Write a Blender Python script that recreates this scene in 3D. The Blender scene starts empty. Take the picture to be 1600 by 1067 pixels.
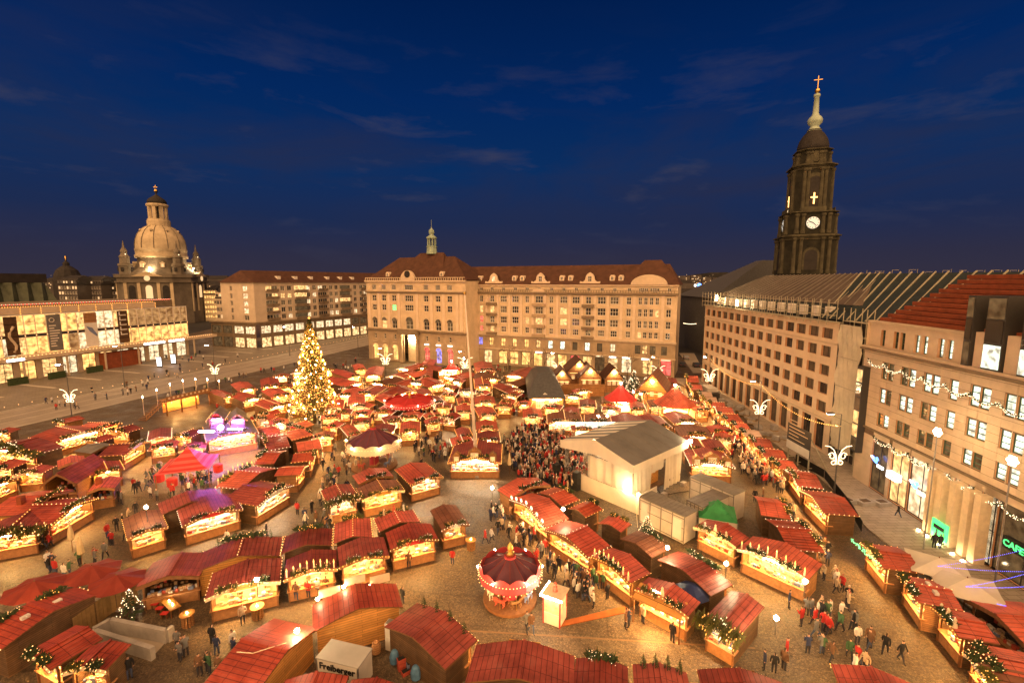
import bpy, math, random
from mathutils import Vector, Matrix
import numpy as np
random.seed(7)
R = math.radians
sc = bpy.context.scene
C = sc.collection
# ---------------------------------------------------------------- camera
FPX, CX, CY, HCAM = 720.0, 800.0, 533.5, 28.0
PITCH = math.atan((533.5-440.0)/FPX)
SP, CP = math.sin(PITCH), math.cos(PITCH)
cam = bpy.data.cameras.new('camera'); cam.sensor_width = 36.0; cam.lens = 36.0*FPX/1600.0
cam.clip_start = 0.5; cam.clip_end = 9000
cam_o = bpy.data.objects.new('camera', cam); C.objects.link(cam_o)
cam_o.location = (0, 0, HCAM); cam_o.rotation_euler = (math.pi/2-PITCH, 0, 0)
sc.camera = cam_o
# ---------------------------------------------------------------- sky
w = bpy.data.worlds.new('World'); sc.world = w; w.use_nodes = True
nt = w.node_tree; nt.nodes.clear()
def N(t, **k):
    n = nt.nodes.new(t)
    for a, b in k.items(): setattr(n, a, b)
    return n
tc = N('ShaderNodeTexCoord'); sep = N('ShaderNodeSeparateXYZ'); nt.links.new(tc.outputs['Generated'], sep.inputs[0])
ramp = N('ShaderNodeValToRGB'); el = ramp.color_ramp.elements
el[0].position = 0.0; el[0].color = (0.0120, 0.0100, 0.0165, 1)
el[1].position = 1.0; el[1].color = (0.0001, 0.0010, 0.0085, 1)
for p, c in ((0.05, (0.0092, 0.0090, 0.0190, 1)), (0.12, (0.0040, 0.0082, 0.0270, 1)), (0.22, (0.0011, 0.0090, 0.0380, 1)), (0.34, (0.0003, 0.0068, 0.0370, 1)), (0.50, (0.0001, 0.0040, 0.0240, 1))):
    e = el.new(p); e.color = c
nt.links.new(sep.outputs['Z'], ramp.inputs[0])
# thin streaky dusk clouds laid on a plane overhead
dv = N('ShaderNodeMath', operation='MAXIMUM'); dv.inputs[1].default_value = 0.03; nt.links.new(sep.outputs['Z'], dv.inputs[0])
qx = N('ShaderNodeMath', operation='DIVIDE'); nt.links.new(sep.outputs['X'], qx.inputs[0]); nt.links.new(dv.outputs[0], qx.inputs[1])
qy = N('ShaderNodeMath', operation='DIVIDE'); nt.links.new(sep.outputs['Y'], qy.inputs[0]); nt.links.new(dv.outputs[0], qy.inputs[1])
cv = N('ShaderNodeCombineXYZ'); nt.links.new(qx.outputs[0], cv.inputs[0]); nt.links.new(qy.outputs[0], cv.inputs[1])
mp = N('ShaderNodeMapping'); mp.inputs['Scale'].default_value = (1.9, 1.9, 7.5); mp.inputs['Location'].default_value = (3.1, 1.7, 0); mp.inputs['Rotation'].default_value = (0, 0.06, 0.35)
nt.links.new(tc.outputs['Generated'], mp.inputs[0])
nz = N('ShaderNodeTexNoise'); nz.inputs['Scale'].default_value = 1.0; nz.inputs['Detail'].default_value = 7; nz.inputs['Roughness'].default_value = 0.56; nz.inputs['Distortion'].default_value = 0.6
nt.links.new(mp.outputs[0], nz.inputs[0])
cr = N('ShaderNodeValToRGB'); cr.color_ramp.elements[0].position = 0.46; cr.color_ramp.elements[1].position = 0.80
nt.links.new(nz.outputs['Fac'], cr.inputs[0])
fade = N('ShaderNodeMapRange'); fade.inputs['From Min'].default_value = 0.02; fade.inputs['From Max'].default_value = 0.16; nt.links.new(sep.outputs['Z'], fade.inputs[0])
fd2 = N('ShaderNodeMapRange'); fd2.inputs['From Min'].default_value = 0.48; fd2.inputs['From Max'].default_value = 0.26; nt.links.new(sep.outputs['Z'], fd2.inputs[0])
m0 = N('ShaderNodeMath', operation='MULTIPLY'); nt.links.new(fade.outputs[0], m0.inputs[0]); nt.links.new(fd2.outputs[0], m0.inputs[1])
m1 = N('ShaderNodeMath', operation='MULTIPLY'); nt.links.new(cr.outputs[0], m1.inputs[0]); nt.links.new(m0.outputs[0], m1.inputs[1])
m2 = N('ShaderNodeMath', operation='MULTIPLY'); m2.inputs[1].default_value = 0.75; nt.links.new(m1.outputs[0], m2.inputs[0])
mx = N('ShaderNodeMixRGB'); mx.inputs[2].default_value = (0.0085, 0.0085, 0.0185, 1)
nt.links.new(m2.outputs[0], mx.inputs[0]); nt.links.new(ramp.outputs[0], mx.inputs[1])
mp2 = N('ShaderNodeMapping'); mp2.inputs['Scale'].default_value = (3.2, 3.2, 13); mp2.inputs['Location'].default_value = (1.3, 5.2, 0); mp2.inputs['Rotation'].default_value = (0, -0.05, 0.2)
nt.links.new(tc.outputs['Generated'], mp2.inputs[0])
nz2 = N('ShaderNodeTexNoise'); nz2.inputs['Scale'].default_value = 1.3; nz2.inputs['Detail'].default_value = 7; nz2.inputs['Roughness'].default_value = .58; nz2.inputs['Distortion'].default_value = .25; nt.links.new(mp2.outputs[0], nz2.inputs[0])
cr2 = N('ShaderNodeValToRGB'); cr2.color_ramp.elements[0].position = 0.56; cr2.color_ramp.elements[1].position = 0.86; nt.links.new(nz2.outputs['Fac'], cr2.inputs[0])
m3 = N('ShaderNodeMath', operation='MULTIPLY'); nt.links.new(cr2.outputs[0], m3.inputs[0]); nt.links.new(m0.outputs[0], m3.inputs[1])
mx2 = N('ShaderNodeMixRGB'); mx2.inputs[2].default_value = (0.018, 0.018, 0.031, 1); nt.links.new(m3.outputs[0], mx2.inputs[0]); nt.links.new(mx.outputs[0], mx2.inputs[1])
bg = N('ShaderNodeBackground'); bg.inputs[1].default_value = 1.5; nt.links.new(mx2.outputs[0], bg.inputs[0])
wo = N('ShaderNodeOutputWorld'); nt.links.new(bg.outputs[0], wo.inputs[0])
# ---------------------------------------------------------------- soft warm afterglow behind the camera, also standing in for the square's floodlights
sl = bpy.data.lights.new('sun', 'SUN'); sl.energy = 3.4; sl.angle = R(130); sl.color = (1.0, 0.57, 0.25)
so = bpy.data.objects.new('sun', sl); C.objects.link(so)
so.rotation_euler = Vector((0.12, 0.88, -0.46)).to_track_quat('-Z', 'Y').to_euler()
vs = sc.view_settings; vs.view_transform = 'Standard'; vs.look = 'None'; vs.gamma = 1.0; vs.exposure = 1.0; vs.use_curve_mapping = False
sc.cycles.use_denoising = True
sc.cycles.max_bounces = 5; sc.cycles.diffuse_bounces = 2; sc.cycles.glossy_bounces = 2; sc.cycles.transmission_bounces = 3
sc.cycles.sample_clamp_indirect = 3.0; sc.cycles.caustics_reflective = False; sc.cycles.caustics_refractive = False

# ---------------------------------------------------------------- projection of a photo pixel onto the place
def ray(x, y):
    u = (x-CX)/FPX; v = (CY-y)/FPX
    return Vector((u, CP+v*SP, -SP+v*CP))
def G(x, y, z=0.0):
    d = ray(x, y); t = (z-HCAM)/d.z
    return Vector((d.x*t, d.y*t, z))
def P(x, y, Y):
    d = ray(x, y); t = Y/d.y
    return Vector((d.x*t, Y, HCAM+d.z*t))
# ---------------------------------------------------------------- materials
M = {}
def mat(name, col, rough=0.8, var=0.25, scale=1.5, metal=0.0, bump=0.0, bscale=8.0, emit=None, estr=0.0, sample=False, kind=None, trans=0.0, col2=None, spec=0.3):
    m = bpy.data.materials.new(name); m.use_nodes = True; t = m.node_tree; b = t.nodes['Principled BSDF']
    b.inputs['Roughness'].default_value = rough; b.inputs['Metallic'].default_value = metal
    b.inputs['Specular IOR Level'].default_value = spec
    c = tuple(col)+(1,) if len(col) == 3 else col
    b.inputs['Base Color'].default_value = c
    L = t.links.new
    geo = t.nodes.new('ShaderNodeNewGeometry')
    src = geo.outputs['Position']
    if var > 0:
        n = t.nodes.new('ShaderNodeTexNoise'); n.inputs['Scale'].default_value = scale; n.inputs['Detail'].default_value = 5; n.inputs['Roughness'].default_value = .65
        L(src, n.inputs['Vector'])
        r = t.nodes.new('ShaderNodeValToRGB'); r.color_ramp.elements[0].position = .3; r.color_ramp.elements[1].position = .72
        lo = col2 if col2 else tuple(x*(1-var) for x in col[:3]); hi = tuple(min(1, x*(1+var*.7)) for x in col[:3])
        r.color_ramp.elements[0].color = tuple(lo)+(1,); r.color_ramp.elements[1].color = hi+(1,)
        L(n.outputs['Fac'], r.inputs[0]); out = r.outputs[0]
        if kind == 'cobble':
            v = t.nodes.new('ShaderNodeTexVoronoi'); v.inputs['Scale'].default_value = bscale; L(src, v.inputs['Vector'])
            v2 = t.nodes.new('ShaderNodeTexVoronoi'); v2.feature = 'DISTANCE_TO_EDGE'; v2.inputs['Scale'].default_value = bscale; L(src, v2.inputs['Vector'])
            q = t.nodes.new('ShaderNodeMixRGB'); q.blend_type = 'MULTIPLY'; q.inputs[0].default_value = .75
            cr_ = t.nodes.new('ShaderNodeValToRGB'); cr_.color_ramp.elements[0].color = (.35, .35, .35, 1); cr_.color_ramp.elements[1].color = (1.25, 1.25, 1.25, 1)
            sp = t.nodes.new('ShaderNodeSeparateColor'); L(v.outputs['Color'], sp.inputs[0]); L(sp.outputs[0], cr_.inputs[0])
            L(out, q.inputs[1]); L(cr_.outputs[0], q.inputs[2])
            q2 = t.nodes.new('ShaderNodeMixRGB'); q2.blend_type = 'MULTIPLY'; q2.inputs[0].default_value = 1
            c3 = t.nodes.new('ShaderNodeValToRGB'); c3.color_ramp.elements[0].color = (.3, .28, .26, 1); c3.color_ramp.elements[1].position = .12; c3.color_ramp.elements[1].color = (1, 1, 1, 1)
            bk = t.nodes.new('ShaderNodeTexBrick'); bk.offset = .5; bk.inputs['Scale'].default_value = 1; bk.inputs['Brick Width'].default_value = 7.3; bk.inputs['Row Height'].default_value = 3.4; bk.inputs['Mortar Size'].default_value = .13; bk.inputs['Mortar Smooth'].default_value = .6; bk.inputs['Color1'].default_value = (1, 1, 1, 1); bk.inputs['Color2'].default_value = (.80, .81, .83, 1); bk.inputs['Mortar'].default_value = (.62, .6, .58, 1)
            mpb = t.nodes.new('ShaderNodeMapping'); mpb.inputs['Rotation'].default_value = (0, 0, .12); L(src, mpb.inputs[0]); L(mpb.outputs[0], bk.inputs['Vector'])
            q3 = t.nodes.new('ShaderNodeMixRGB'); q3.blend_type = 'MULTIPLY'; q3.inputs[0].default_value = .8; L(q.outputs[0], q3.inputs[1]); L(bk.outputs['Color'], q3.inputs[2])
            rgh = t.nodes.new('ShaderNodeMapRange'); rgh.inputs['From Min'].default_value = .35; rgh.inputs['From Max'].default_value = .7; rgh.inputs['To Min'].default_value = .28; rgh.inputs['To Max'].default_value = .75; L(n.outputs['Fac'], rgh.inputs[0]); L(rgh.outputs[0], b.inputs['Roughness'])
            L(v2.outputs['Distance'], c3.inputs[0]); L(q3.outputs[0], q2.inputs[1]); L(c3.outputs[0], q2.inputs[2]); out = q2.outputs[0]
            bp = t.nodes.new('ShaderNodeBump'); bp.inputs['Strength'].default_value = .6; bp.inputs['Distance'].default_value = .03
            L(c3.outputs[0], bp.inputs['Height']); L(bp.outputs[0], b.inputs['Normal'])
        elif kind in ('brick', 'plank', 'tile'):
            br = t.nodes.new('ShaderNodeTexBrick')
            if kind == 'brick':
                br.inputs['Scale'].default_value = bscale; br.inputs['Mortar Size'].default_value = .012; br.inputs['Color1'].default_value = (1, 1, 1, 1); br.inputs['Color2'].default_value = (.82, .82, .82, 1); br.inputs['Mortar'].default_value = (.45, .43, .4, 1)
                L(src, br.inputs['Vector'])
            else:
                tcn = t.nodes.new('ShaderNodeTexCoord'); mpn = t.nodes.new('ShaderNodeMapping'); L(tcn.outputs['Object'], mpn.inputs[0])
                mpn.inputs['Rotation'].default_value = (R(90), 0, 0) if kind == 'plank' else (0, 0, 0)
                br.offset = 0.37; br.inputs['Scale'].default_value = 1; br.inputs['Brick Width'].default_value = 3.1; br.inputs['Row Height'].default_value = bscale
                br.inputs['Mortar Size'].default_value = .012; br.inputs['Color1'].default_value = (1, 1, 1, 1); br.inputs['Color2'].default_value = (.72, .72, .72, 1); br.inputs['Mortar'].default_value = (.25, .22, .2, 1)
                if kind == 'tile': br.offset = 0; br.inputs['Brick Width'].default_value = bscale; br.inputs['Row Height'].default_value = 1.15; br.inputs['Mortar Size'].default_value = .026; br.inputs['Mortar Smooth'].default_value = .4; br.inputs['Color2'].default_value = (.84, .84, .84, 1); br.inputs['Mortar'].default_value = (.30, .25, .25, 1)  # joint lines: dirt plus the lips' shade, painted into the tile colour
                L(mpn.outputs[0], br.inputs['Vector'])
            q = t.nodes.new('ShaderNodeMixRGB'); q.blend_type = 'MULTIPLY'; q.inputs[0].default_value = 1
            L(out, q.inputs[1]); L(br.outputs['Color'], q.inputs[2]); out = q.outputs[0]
            if kind != 'brick':       # each stall weathered a little differently
                oi = t.nodes.new('ShaderNodeObjectInfo'); vr = t.nodes.new('ShaderNodeMapRange'); vr.inputs['To Min'].default_value = .7; vr.inputs['To Max'].default_value = 1.25; L(oi.outputs['Random'], vr.inputs[0])
                hs = t.nodes.new('ShaderNodeHueSaturation'); hv = t.nodes.new('ShaderNodeMapRange'); hv.inputs['To Min'].default_value = 1.0; hv.inputs['To Max'].default_value = .93; L(oi.outputs['Random'], hv.inputs[0]); L(hv.outputs[0], hs.inputs['Saturation']); L(vr.outputs[0], hs.inputs['Value']); L(out, hs.inputs['Color']); out = hs.outputs[0]
                dn = t.nodes.new('ShaderNodeTexNoise'); dn.inputs['Scale'].default_value = .9; dn.inputs['Detail'].default_value = 6; L(src, dn.inputs['Vector']); dr = t.nodes.new('ShaderNodeMapRange'); dr.inputs['From Min'].default_value = .55; dr.inputs['From Max'].default_value = .75; dr.inputs['To Max'].default_value = .2; L(dn.outputs['Fac'], dr.inputs[0])
                dm = t.nodes.new('ShaderNodeMixRGB'); dm.inputs[2].default_value = (.22, .17, .14, 1); L(dr.outputs[0], dm.inputs[0]); L(out, dm.inputs[1]); out = dm.outputs[0]
        L(out, b.inputs['Base Color'])
    if bump > 0 and kind is None:
        n2 = t.nodes.new('ShaderNodeTexNoise'); n2.inputs['Scale'].default_value = bscale; n2.inputs['Detail'].default_value = 4; L(src, n2.inputs['Vector'])
        bp = t.nodes.new('ShaderNodeBump'); bp.inputs['Strength'].default_value = bump; bp.inputs['Distance'].default_value = .05
        L(n2.outputs['Fac'], bp.inputs['Height']); L(bp.outputs[0], b.inputs['Normal'])
    if emit:
        b.inputs['Emission Color'].default_value = tuple(emit)+(1,); b.inputs['Emission Strength'].default_value = estr
        if kind == 'room':    # a lit room seen through glass: furniture, curtains and ceiling lamps of differing brightness
            n3 = t.nodes.new('ShaderNodeTexNoise'); n3.inputs['Scale'].default_value = bscale; n3.inputs['Detail'].default_value = 3; L(src, n3.inputs['Vector'])
            r3 = t.nodes.new('ShaderNodeMapRange'); r3.inputs['From Min'].default_value = .32; r3.inputs['From Max'].default_value = .68; r3.inputs['To Min'].default_value = estr*.12; r3.inputs['To Max'].default_value = estr*1.3
            L(n3.outputs['Fac'], r3.inputs[0]); L(r3.outputs[0], b.inputs['Emission Strength'])
        m.cycles.emission_sampling = 'FRONT_BACK' if sample else 'NONE'
    if trans: b.inputs['Transmission Weight'].default_value = trans
    M[name] = m; return m
# surfaces
mat('city', (.035, .032, .03), .9, .4, .02)
mat('cobble', (.18, .125, .072), .55, .42, .3, kind='cobble', bscale=7.5, spec=.35)
mat('asphalt', (.33, .27, .21), .55, .22, .25, bump=.2, bscale=20)
mat('plaza', (.27, .22, .165), .6, .25, .2, kind='brick', bscale=.55)
mat('slab', (.42, .34, .26), .6, .18, .4, kind='brick', bscale=.42)
mat('kerb', (.5, .44, .36), .7, .2)
mat('rail', (.06, .05, .05), .35, 0, metal=.8)
mat('line', (.55, .47, .36), .7, .2)
mat('concrete', (.38, .34, .3), .8, .25, .8, bump=.2)
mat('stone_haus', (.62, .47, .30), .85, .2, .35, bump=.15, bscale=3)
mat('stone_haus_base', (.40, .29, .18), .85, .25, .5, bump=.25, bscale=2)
mat('plaster_pale', (.68, .53, .37), .85, .12, .4)
mat('trim', (.60, .46, .31), .8, .15, .6)
mat('trim_dark', (.22, .16, .10), .8, .3, .6)
mat('roof_brown', (.085, .036, .020), .85, .35, .6, bump=.3, bscale=6)
mat('roof_dark', (.03, .025, .022), .8, .4, .5)
mat('slate', (.085, .082, .08), .7, .3, 2.0, bump=.4, bscale=9)
mat('copper_dark', (.085, .095, .055), .55, .4, .5)
mat('copper_pale', (.36, .43, .33), .6, .25, .8)
mat('copper', (.30, .38, .28), .6, .3, 1.2)
mat('stone_tan', (.70, .54, .36), .75, .14, .5)
mat('stone_panel', (.68, .52, .35), .7, .13, .7, bump=.05)
mat('stone_joint', (.20, .13, .08), .9, .2)
mat('boarded', (.135, .10, .065), .7, .3, .8)
mat('reveal', (.62, .33, .17), .8, .15)
mat('terracotta', (.27, .068, .025), .7, .3, .9)
mat('tarp', (.64, .56, .40), .75, .22, .35, bump=.5, bscale=1.5)
mat('tarp_roof', (.12, .09, .07), .8, .3, .25, bump=.3, bscale=1)
mat('rafter', (.42, .37, .26), .7, .2)
mat('deck_dark', (.03, .04, .04), .6, .3)
mat('sandstone_dark', (.030, .027, .016), .9, .55, .35, bump=.6, bscale=1.2, col2=(.009, .0085, .006))  # dark stone, deepened in colour so the unlit tower stays dim
mat('sandstone_mid', (.075, .066, .040), .9, .5, .5, bump=.4, bscale=1.5)  # mouldings in a lighter tone, highlights put into the colour
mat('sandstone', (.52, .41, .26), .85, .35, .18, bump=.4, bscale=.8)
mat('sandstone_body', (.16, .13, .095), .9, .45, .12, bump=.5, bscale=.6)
mat('plaster_grey', (.58, .46, .33), .85, .15, .3)
mat('dark_wall', (.09, .075, .065), .9, .35, .1)
mat('white_frame', (.75, .66, .54), .6, .05)
mat('dark_frame', (.05, .045, .04), .5, .1)
mat('green_frame', (.05, .10, .06), .5, .1)
mat('gold', (.8, .5, .15), .3, .1, metal=1)
mat('steel', (.35, .34, .32), .4, .2, metal=.8)
mat('post', (.10, .09, .08), .5, .2)
mat('pole', (.72, .58, .45), .5, .15)
# glazing
mat('glass_dark', (.035, .032, .03), .08, 0, spec=.5)
mat('glass_dim', (.06, .045, .03), .12, .3, 1, emit=(1, .6, .25), estr=0.06, kind='room', bscale=1.2)
mat('win_warm', (.3, .2, .1), .3, 0, emit=(1, .56, .2), estr=0.75, kind='room', bscale=1.4)
mat('win_cream', (.3, .2, .1), .3, 0, emit=(1, .76, .44), estr=0.72, kind='room', bscale=1.1)
mat('win_white', (.3, .3, .3), .3, 0, emit=(.86, 1, .78), estr=0.95, kind='room', bscale=1.6)
mat('win_gold', (.3, .2, .1), .3, 0, emit=(1, .50, .14), estr=1.05, sample=True, kind='room', bscale=.7)
mat('win_bronze', (.2, .12, .06), .3, 0, emit=(1, .55, .2), estr=.22, kind='room', bscale=.8)
mat('win_shop', (.3, .2, .1), .3, 0, emit=(1, .64, .28), estr=0.8, sample=True, kind='room', bscale=1.0)
mat('win_green', (.1, .3, .1), .3, 0, emit=(.2, 1, .25), estr=0.9)
mat('win_blue', (.1, .1, .3), .3, 0, emit=(.35, .3, 1), estr=0.8, kind='room', bscale=1.0)
mat('win_red', (.3, .1, .1), .3, 0, emit=(1, .12, .1), estr=0.7, kind='room', bscale=1.0)
mat('win_far', (.3, .2, .1), .3, 0, emit=(1, .62, .3), estr=0.5)
# market
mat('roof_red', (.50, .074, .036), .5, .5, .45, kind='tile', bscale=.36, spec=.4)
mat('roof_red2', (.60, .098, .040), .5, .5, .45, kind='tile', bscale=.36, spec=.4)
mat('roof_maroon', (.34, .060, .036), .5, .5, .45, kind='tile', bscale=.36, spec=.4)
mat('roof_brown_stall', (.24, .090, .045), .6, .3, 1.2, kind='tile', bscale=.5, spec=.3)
mat('roof_pale', (.55, .36, .26), .5, .2, 1)
mat('roof_grey', (.20, .17, .14), .5, .3, 1)
mat('timber', (.46, .21, .065), .7, .25, 1.5, kind='plank', bscale=.16)
mat('timber_dark', (.16, .085, .035), .75, .3, 1.5, kind='plank', bscale=.16)
mat('timber_gold', (.70, .31, .05), .65, .18, 1.0, kind='plank', bscale=.2)  # orange includes the yard lamp's glow, put into the plank colour
mat('beam', (.22, .10, .04), .75, .3, 3)
mat('counter', (.42, .20, .08), .6, .3, 3)
mat('cream', (.78, .62, .40), .7, .15, 1.5)
mat('canvas', (.66, .57, .44), .8, .12, .5, bump=.25, bscale=1.2)
mat('canvas_grey', (.16, .15, .135), .75, .2, .4, bump=.2, bscale=.8)
mat('canvas_red', (.50, .035, .03), .7, .12, 1)
mat('canvas_stripe', (.70, .10, .09), .7, .1, 1)
mat('umbrella_red', (.24, .035, .02), .75, .18, 1)
mat('umbrella_cream', (.66, .50, .27), .8, .1, 1)
mat('green_canvas', (.03, .22, .06), .6, .3, .8, bump=.3, bscale=2)
mat('blue_canvas', (.02, .03, .10), .6, .2, 1)
mat('fir', (.045, .065, .022), .85, .45, 3)
mat('fir_lit', (.12, .12, .03), .85, .4, 3)  # lighter golden needles, the bulbs' glow put into the colour
mat('bark', (.12, .08, .05), .9, .3)
mat('goods', (.55, .36, .2), .7, .55, 9)
mat('goods_red', (.55, .10, .06), .6, .3, 5)
mat('goods_blue', (.18, .22, .34), .6, .3, 5)
mat('goods_white', (.78, .7, .58), .6, .15, 5)
mat('purple_canvas', (.11, .035, .048), .6, .2, 1)
mat('pink_panel', (.55, .06, .07), .6, .2, 2)
mat('container', (.58, .50, .40), .6, .2, .6)
mat('container_dark', (.22, .19, .15), .6, .3, .6)
mat('van_grey', (.46, .43, .37), .55, .12, .6)
mat('white_paint', (.74, .68, .58), .5, .1, 1)
mat('ink', (.02, .018, .015), .7, 0)
mat('rubber', (.03, .03, .03), .8, 0)
mat('fence_wood', (.33, .20, .075), .8, .25, 2)
mat('carpet', (.36, .11, .03), .9, .2, 2)
# light sources
mat('strip', (1, .8, .5), .5, 0, emit=(1.0, .54, .17), estr=165, sample=True)
mat('strip_white', (1, 1, 1), .5, 0, emit=(1.0, .72, .42), estr=140, sample=True)
mat('bulb', (1, .8, .5), .5, 0, emit=(1.0, .46, .15), estr=1.7)
mat('bulb_tree', (1, .8, .4), .5, 0, emit=(1.0, .36, .05), estr=1.35)
mat('bulb_white', (1, .9, .8), .5, 0, emit=(1.0, .72, .42), estr=1.6)
mat('bulb_blue', (.2, .2, 1), .5, 0, emit=(.10, .12, 1.0), estr=1.3)
mat('bulb_green', (.2, 1, .3), .5, 0, emit=(.15, 1.0, .3), estr=1.6)
mat('bulb_red', (1, .1, .1), .5, 0, emit=(1, .08, .05), estr=2.5)
mat('lamp', (1, .9, .7), .5, 0, emit=(1.0, .76, .42), estr=240, sample=True)
mat('lamp_tree', (1, .7, .3), .5, 0, emit=(1.0, .46, .10), estr=260, sample=True)
mat('lamp_soft', (1, .9, .7), .5, 0, emit=(1.0, .74, .40), estr=60, sample=True)
mat('ornament', (1, .9, .7), .5, 0, emit=(1.0, .74, .42), estr=1.4)
mat('purple_light', (.6, .3, 1), .5, 0, emit=(.42, .16, 1.0), estr=150, sample=True)
mat('sign_blue', (.1, .2, 1), .5, 0, emit=(.10, .26, 1.0), estr=2.2)
mat('sign_white', (1, 1, 1), .5, 0, emit=(.92, .96, 1.0), estr=2.0)
mat('sign_green', (.1, 1, .3), .5, 0, emit=(.06, 1.0, .22), estr=0.8)
mat('sign_red', (1, .2, .2), .5, 0, emit=(1, .2, .12), estr=2.0)
mat('floodlamp', (1, .9, .7), .5, 0, emit=(1.0, .74, .42), estr=700, sample=True)
mat('glow_cross', (1, .7, .4), .5, 0, emit=(1.0, .46, .14), estr=1.6)
mat('clock', (.8, .85, .8), .5, 0, emit=(.7, .82, .8), estr=0.2)
mat('tube_white', (1, 1, 1), .5, 0, emit=(1, .92, .75), estr=3)

# ---------------------------------------------------------------- mesh builder
class MB:
    def __init__(s): s.v = []; s.f = []; s.m = []
    def add(s, vs_, fs, mi=0):
        o = len(s.v); s.v.extend([tuple(a) for a in vs_]); s.f.extend([tuple(i+o for i in f) for f in fs]); s.m.extend([mi]*len(fs)); return s
    def box(s, x0, x1, y0, y1, z0, z1, mi=0):
        return s.add([(x0, y0, z0), (x1, y0, z0), (x1, y1, z0), (x0, y1, z0), (x0, y0, z1), (x1, y0, z1), (x1, y1, z1), (x0, y1, z1)],
                     [(0, 3, 2, 1), (4, 5, 6, 7), (0, 1, 5, 4), (1, 2, 6, 5), (2, 3, 7, 6), (3, 0, 4, 7)], mi)
    def quad(s, a, b, c, d, mi=0): return s.add([a, b, c, d], [(0, 1, 2, 3)], mi)
    def bar(s, a, b, wd=.1, ht=None, mi=0):
        a = Vector(a); b = Vector(b); d = (b-a); ht = ht or wd
        if d.length < 1e-6: return s
        d.normalize(); up = Vector((0, 0, 1)) if abs(d.z) < .95 else Vector((1, 0, 0))
        sx = d.cross(up).normalized(); sy = sx.cross(d)
        vs_ = [p+sx*i*wd/2+sy*j*ht/2 for p in (a, b) for i, j in ((-1, -1), (1, -1), (1, 1), (-1, 1))]
        return s.add(vs_, [(0, 1, 2, 3), (7, 6, 5, 4), (0, 4, 5, 1), (1, 5, 6, 2), (2, 6, 7, 3), (3, 7, 4, 0)], mi)
    def tube(s, pts, r, n=6, mi=0, r2=None):
        k = len(pts); rings = []; pts = [Vector(p) for p in pts]
        for i, p in enumerate(pts):
            d = (pts[min(i+1, k-1)]-pts[max(i-1, 0)]).normalized()
            up = Vector((0, 0, 1)) if abs(d.z) < .9 else Vector((1, 0, 0))
            a = d.cross(up).normalized(); b = a.cross(d); rr = r+(r2-r)*i/(k-1) if r2 is not None else r
            rings.append([p+a*math.cos(t*2*math.pi/n)*rr+b*math.sin(t*2*math.pi/n)*rr for t in range(n)])
        vs_ = [q for g in rings for q in g]; fs = []
        for i in range(k-1):
            for j in range(n): fs.append((i*n+j, i*n+(j+1) % n, (i+1)*n+(j+1) % n, (i+1)*n+j))
        fs.append(tuple(range(n))[::-1]); fs.append(tuple((k-1)*n+j for j in range(n)))
        return s.add(vs_, fs, mi)
    def lathe(s, prof, n=16, c=(0, 0, 0), ph=0.0, mi=0, sx=1.0, sy=1.0):
        vs_ = []
        for r, z in prof:
            for j in range(n):
                a = ph+j*2*math.pi/n; vs_.append((c[0]+r*sx*math.cos(a), c[1]+r*sy*math.sin(a), c[2]+z))
        fs = []
        for i in range(len(prof)-1):
            for j in range(n): fs.append((i*n+j, i*n+(j+1) % n, (i+1)*n+(j+1) % n, (i+1)*n+j))
        fs.append(tuple(range(n))[::-1]); fs.append(tuple((len(prof)-1)*n+j for j in range(n)))
        return s.add(vs_, fs, mi)
    def prism(s, poly, y0, y1, mi=0):      # polygon in x,z (counter-clockwise seen from -y) pushed along y
        n = len(poly)
        vs_ = [(x, y0, z) for x, z in poly]+[(x, y1, z) for x, z in poly]
        fs = [tuple(range(n)), tuple(range(2*n-1, n-1, -1))]+[(i, i+n, (i+1) % n+n, (i+1) % n) for i in range(n)]
        return s.add(vs_, fs, mi)
    def slab(s, poly, z0, z1, mi=0):       # polygon in x,y
        n = len(poly)
        vs_ = [(p[0], p[1], z0) for p in poly]+[(p[0], p[1], z1) for p in poly]
        fs = [tuple(range(n))[::-1], tuple(range(n, 2*n))]+[(i, (i+1) % n, (i+1) % n+n, i+n) for i in range(n)]
        return s.add(vs_, fs, mi)
    def ball(s, c, r, mi=0):
        c = Vector(c)
        return s.add([c+Vector(d)*r for d in ((1, 0, 0), (-1, 0, 0), (0, 1, 0), (0, -1, 0), (0, 0, 1), (0, 0, -1))],
                     [(0, 2, 4), (2, 1, 4), (1, 3, 4), (3, 0, 4), (2, 0, 5), (1, 2, 5), (3, 1, 5), (0, 3, 5)], mi)
    def sphere(s, c, r, mi=0, n=10):
        return s.lathe([(max(.001, r*math.sin(math.pi*i/(n//2+2))), -r*math.cos(math.pi*i/(n//2+2))) for i in range(n//2+3)], n, c, mi=mi)
    def mesh(s, name, mats):
        me = bpy.data.meshes.new(name); me.from_pydata(s.v, [], s.f)
        for m_ in (mats if isinstance(mats, (list, tuple)) else [mats]): me.materials.append(M[m_] if isinstance(m_, str) else m_)
        if any(s.m): me.polygons.foreach_set('material_index', s.m)
        me.update(); return me
    def build(s, name, mats, parent=None, loc=None, kind=None, smooth=False):
        me = s.mesh(name, mats)
        if smooth: me.polygons.foreach_set('use_smooth', [True]*len(me.polygons))
        return put(name, me, parent, loc, kind=kind)
def put(name, me, parent=None, loc=None, rz=0.0, scl=None, kind=None):
    o = bpy.data.objects.new(name, me); C.objects.link(o)
    if parent: o.parent = parent
    if loc is not None: o.location = loc
    if rz: o.rotation_euler = (0, 0, rz)
    if scl is not None: o.scale = scl
    if kind: o['kind'] = kind
    return o
def tag(o, label, cat, group=None):
    o['label'] = label; o['category'] = cat
    if group: o['group'] = group
    return o
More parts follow.
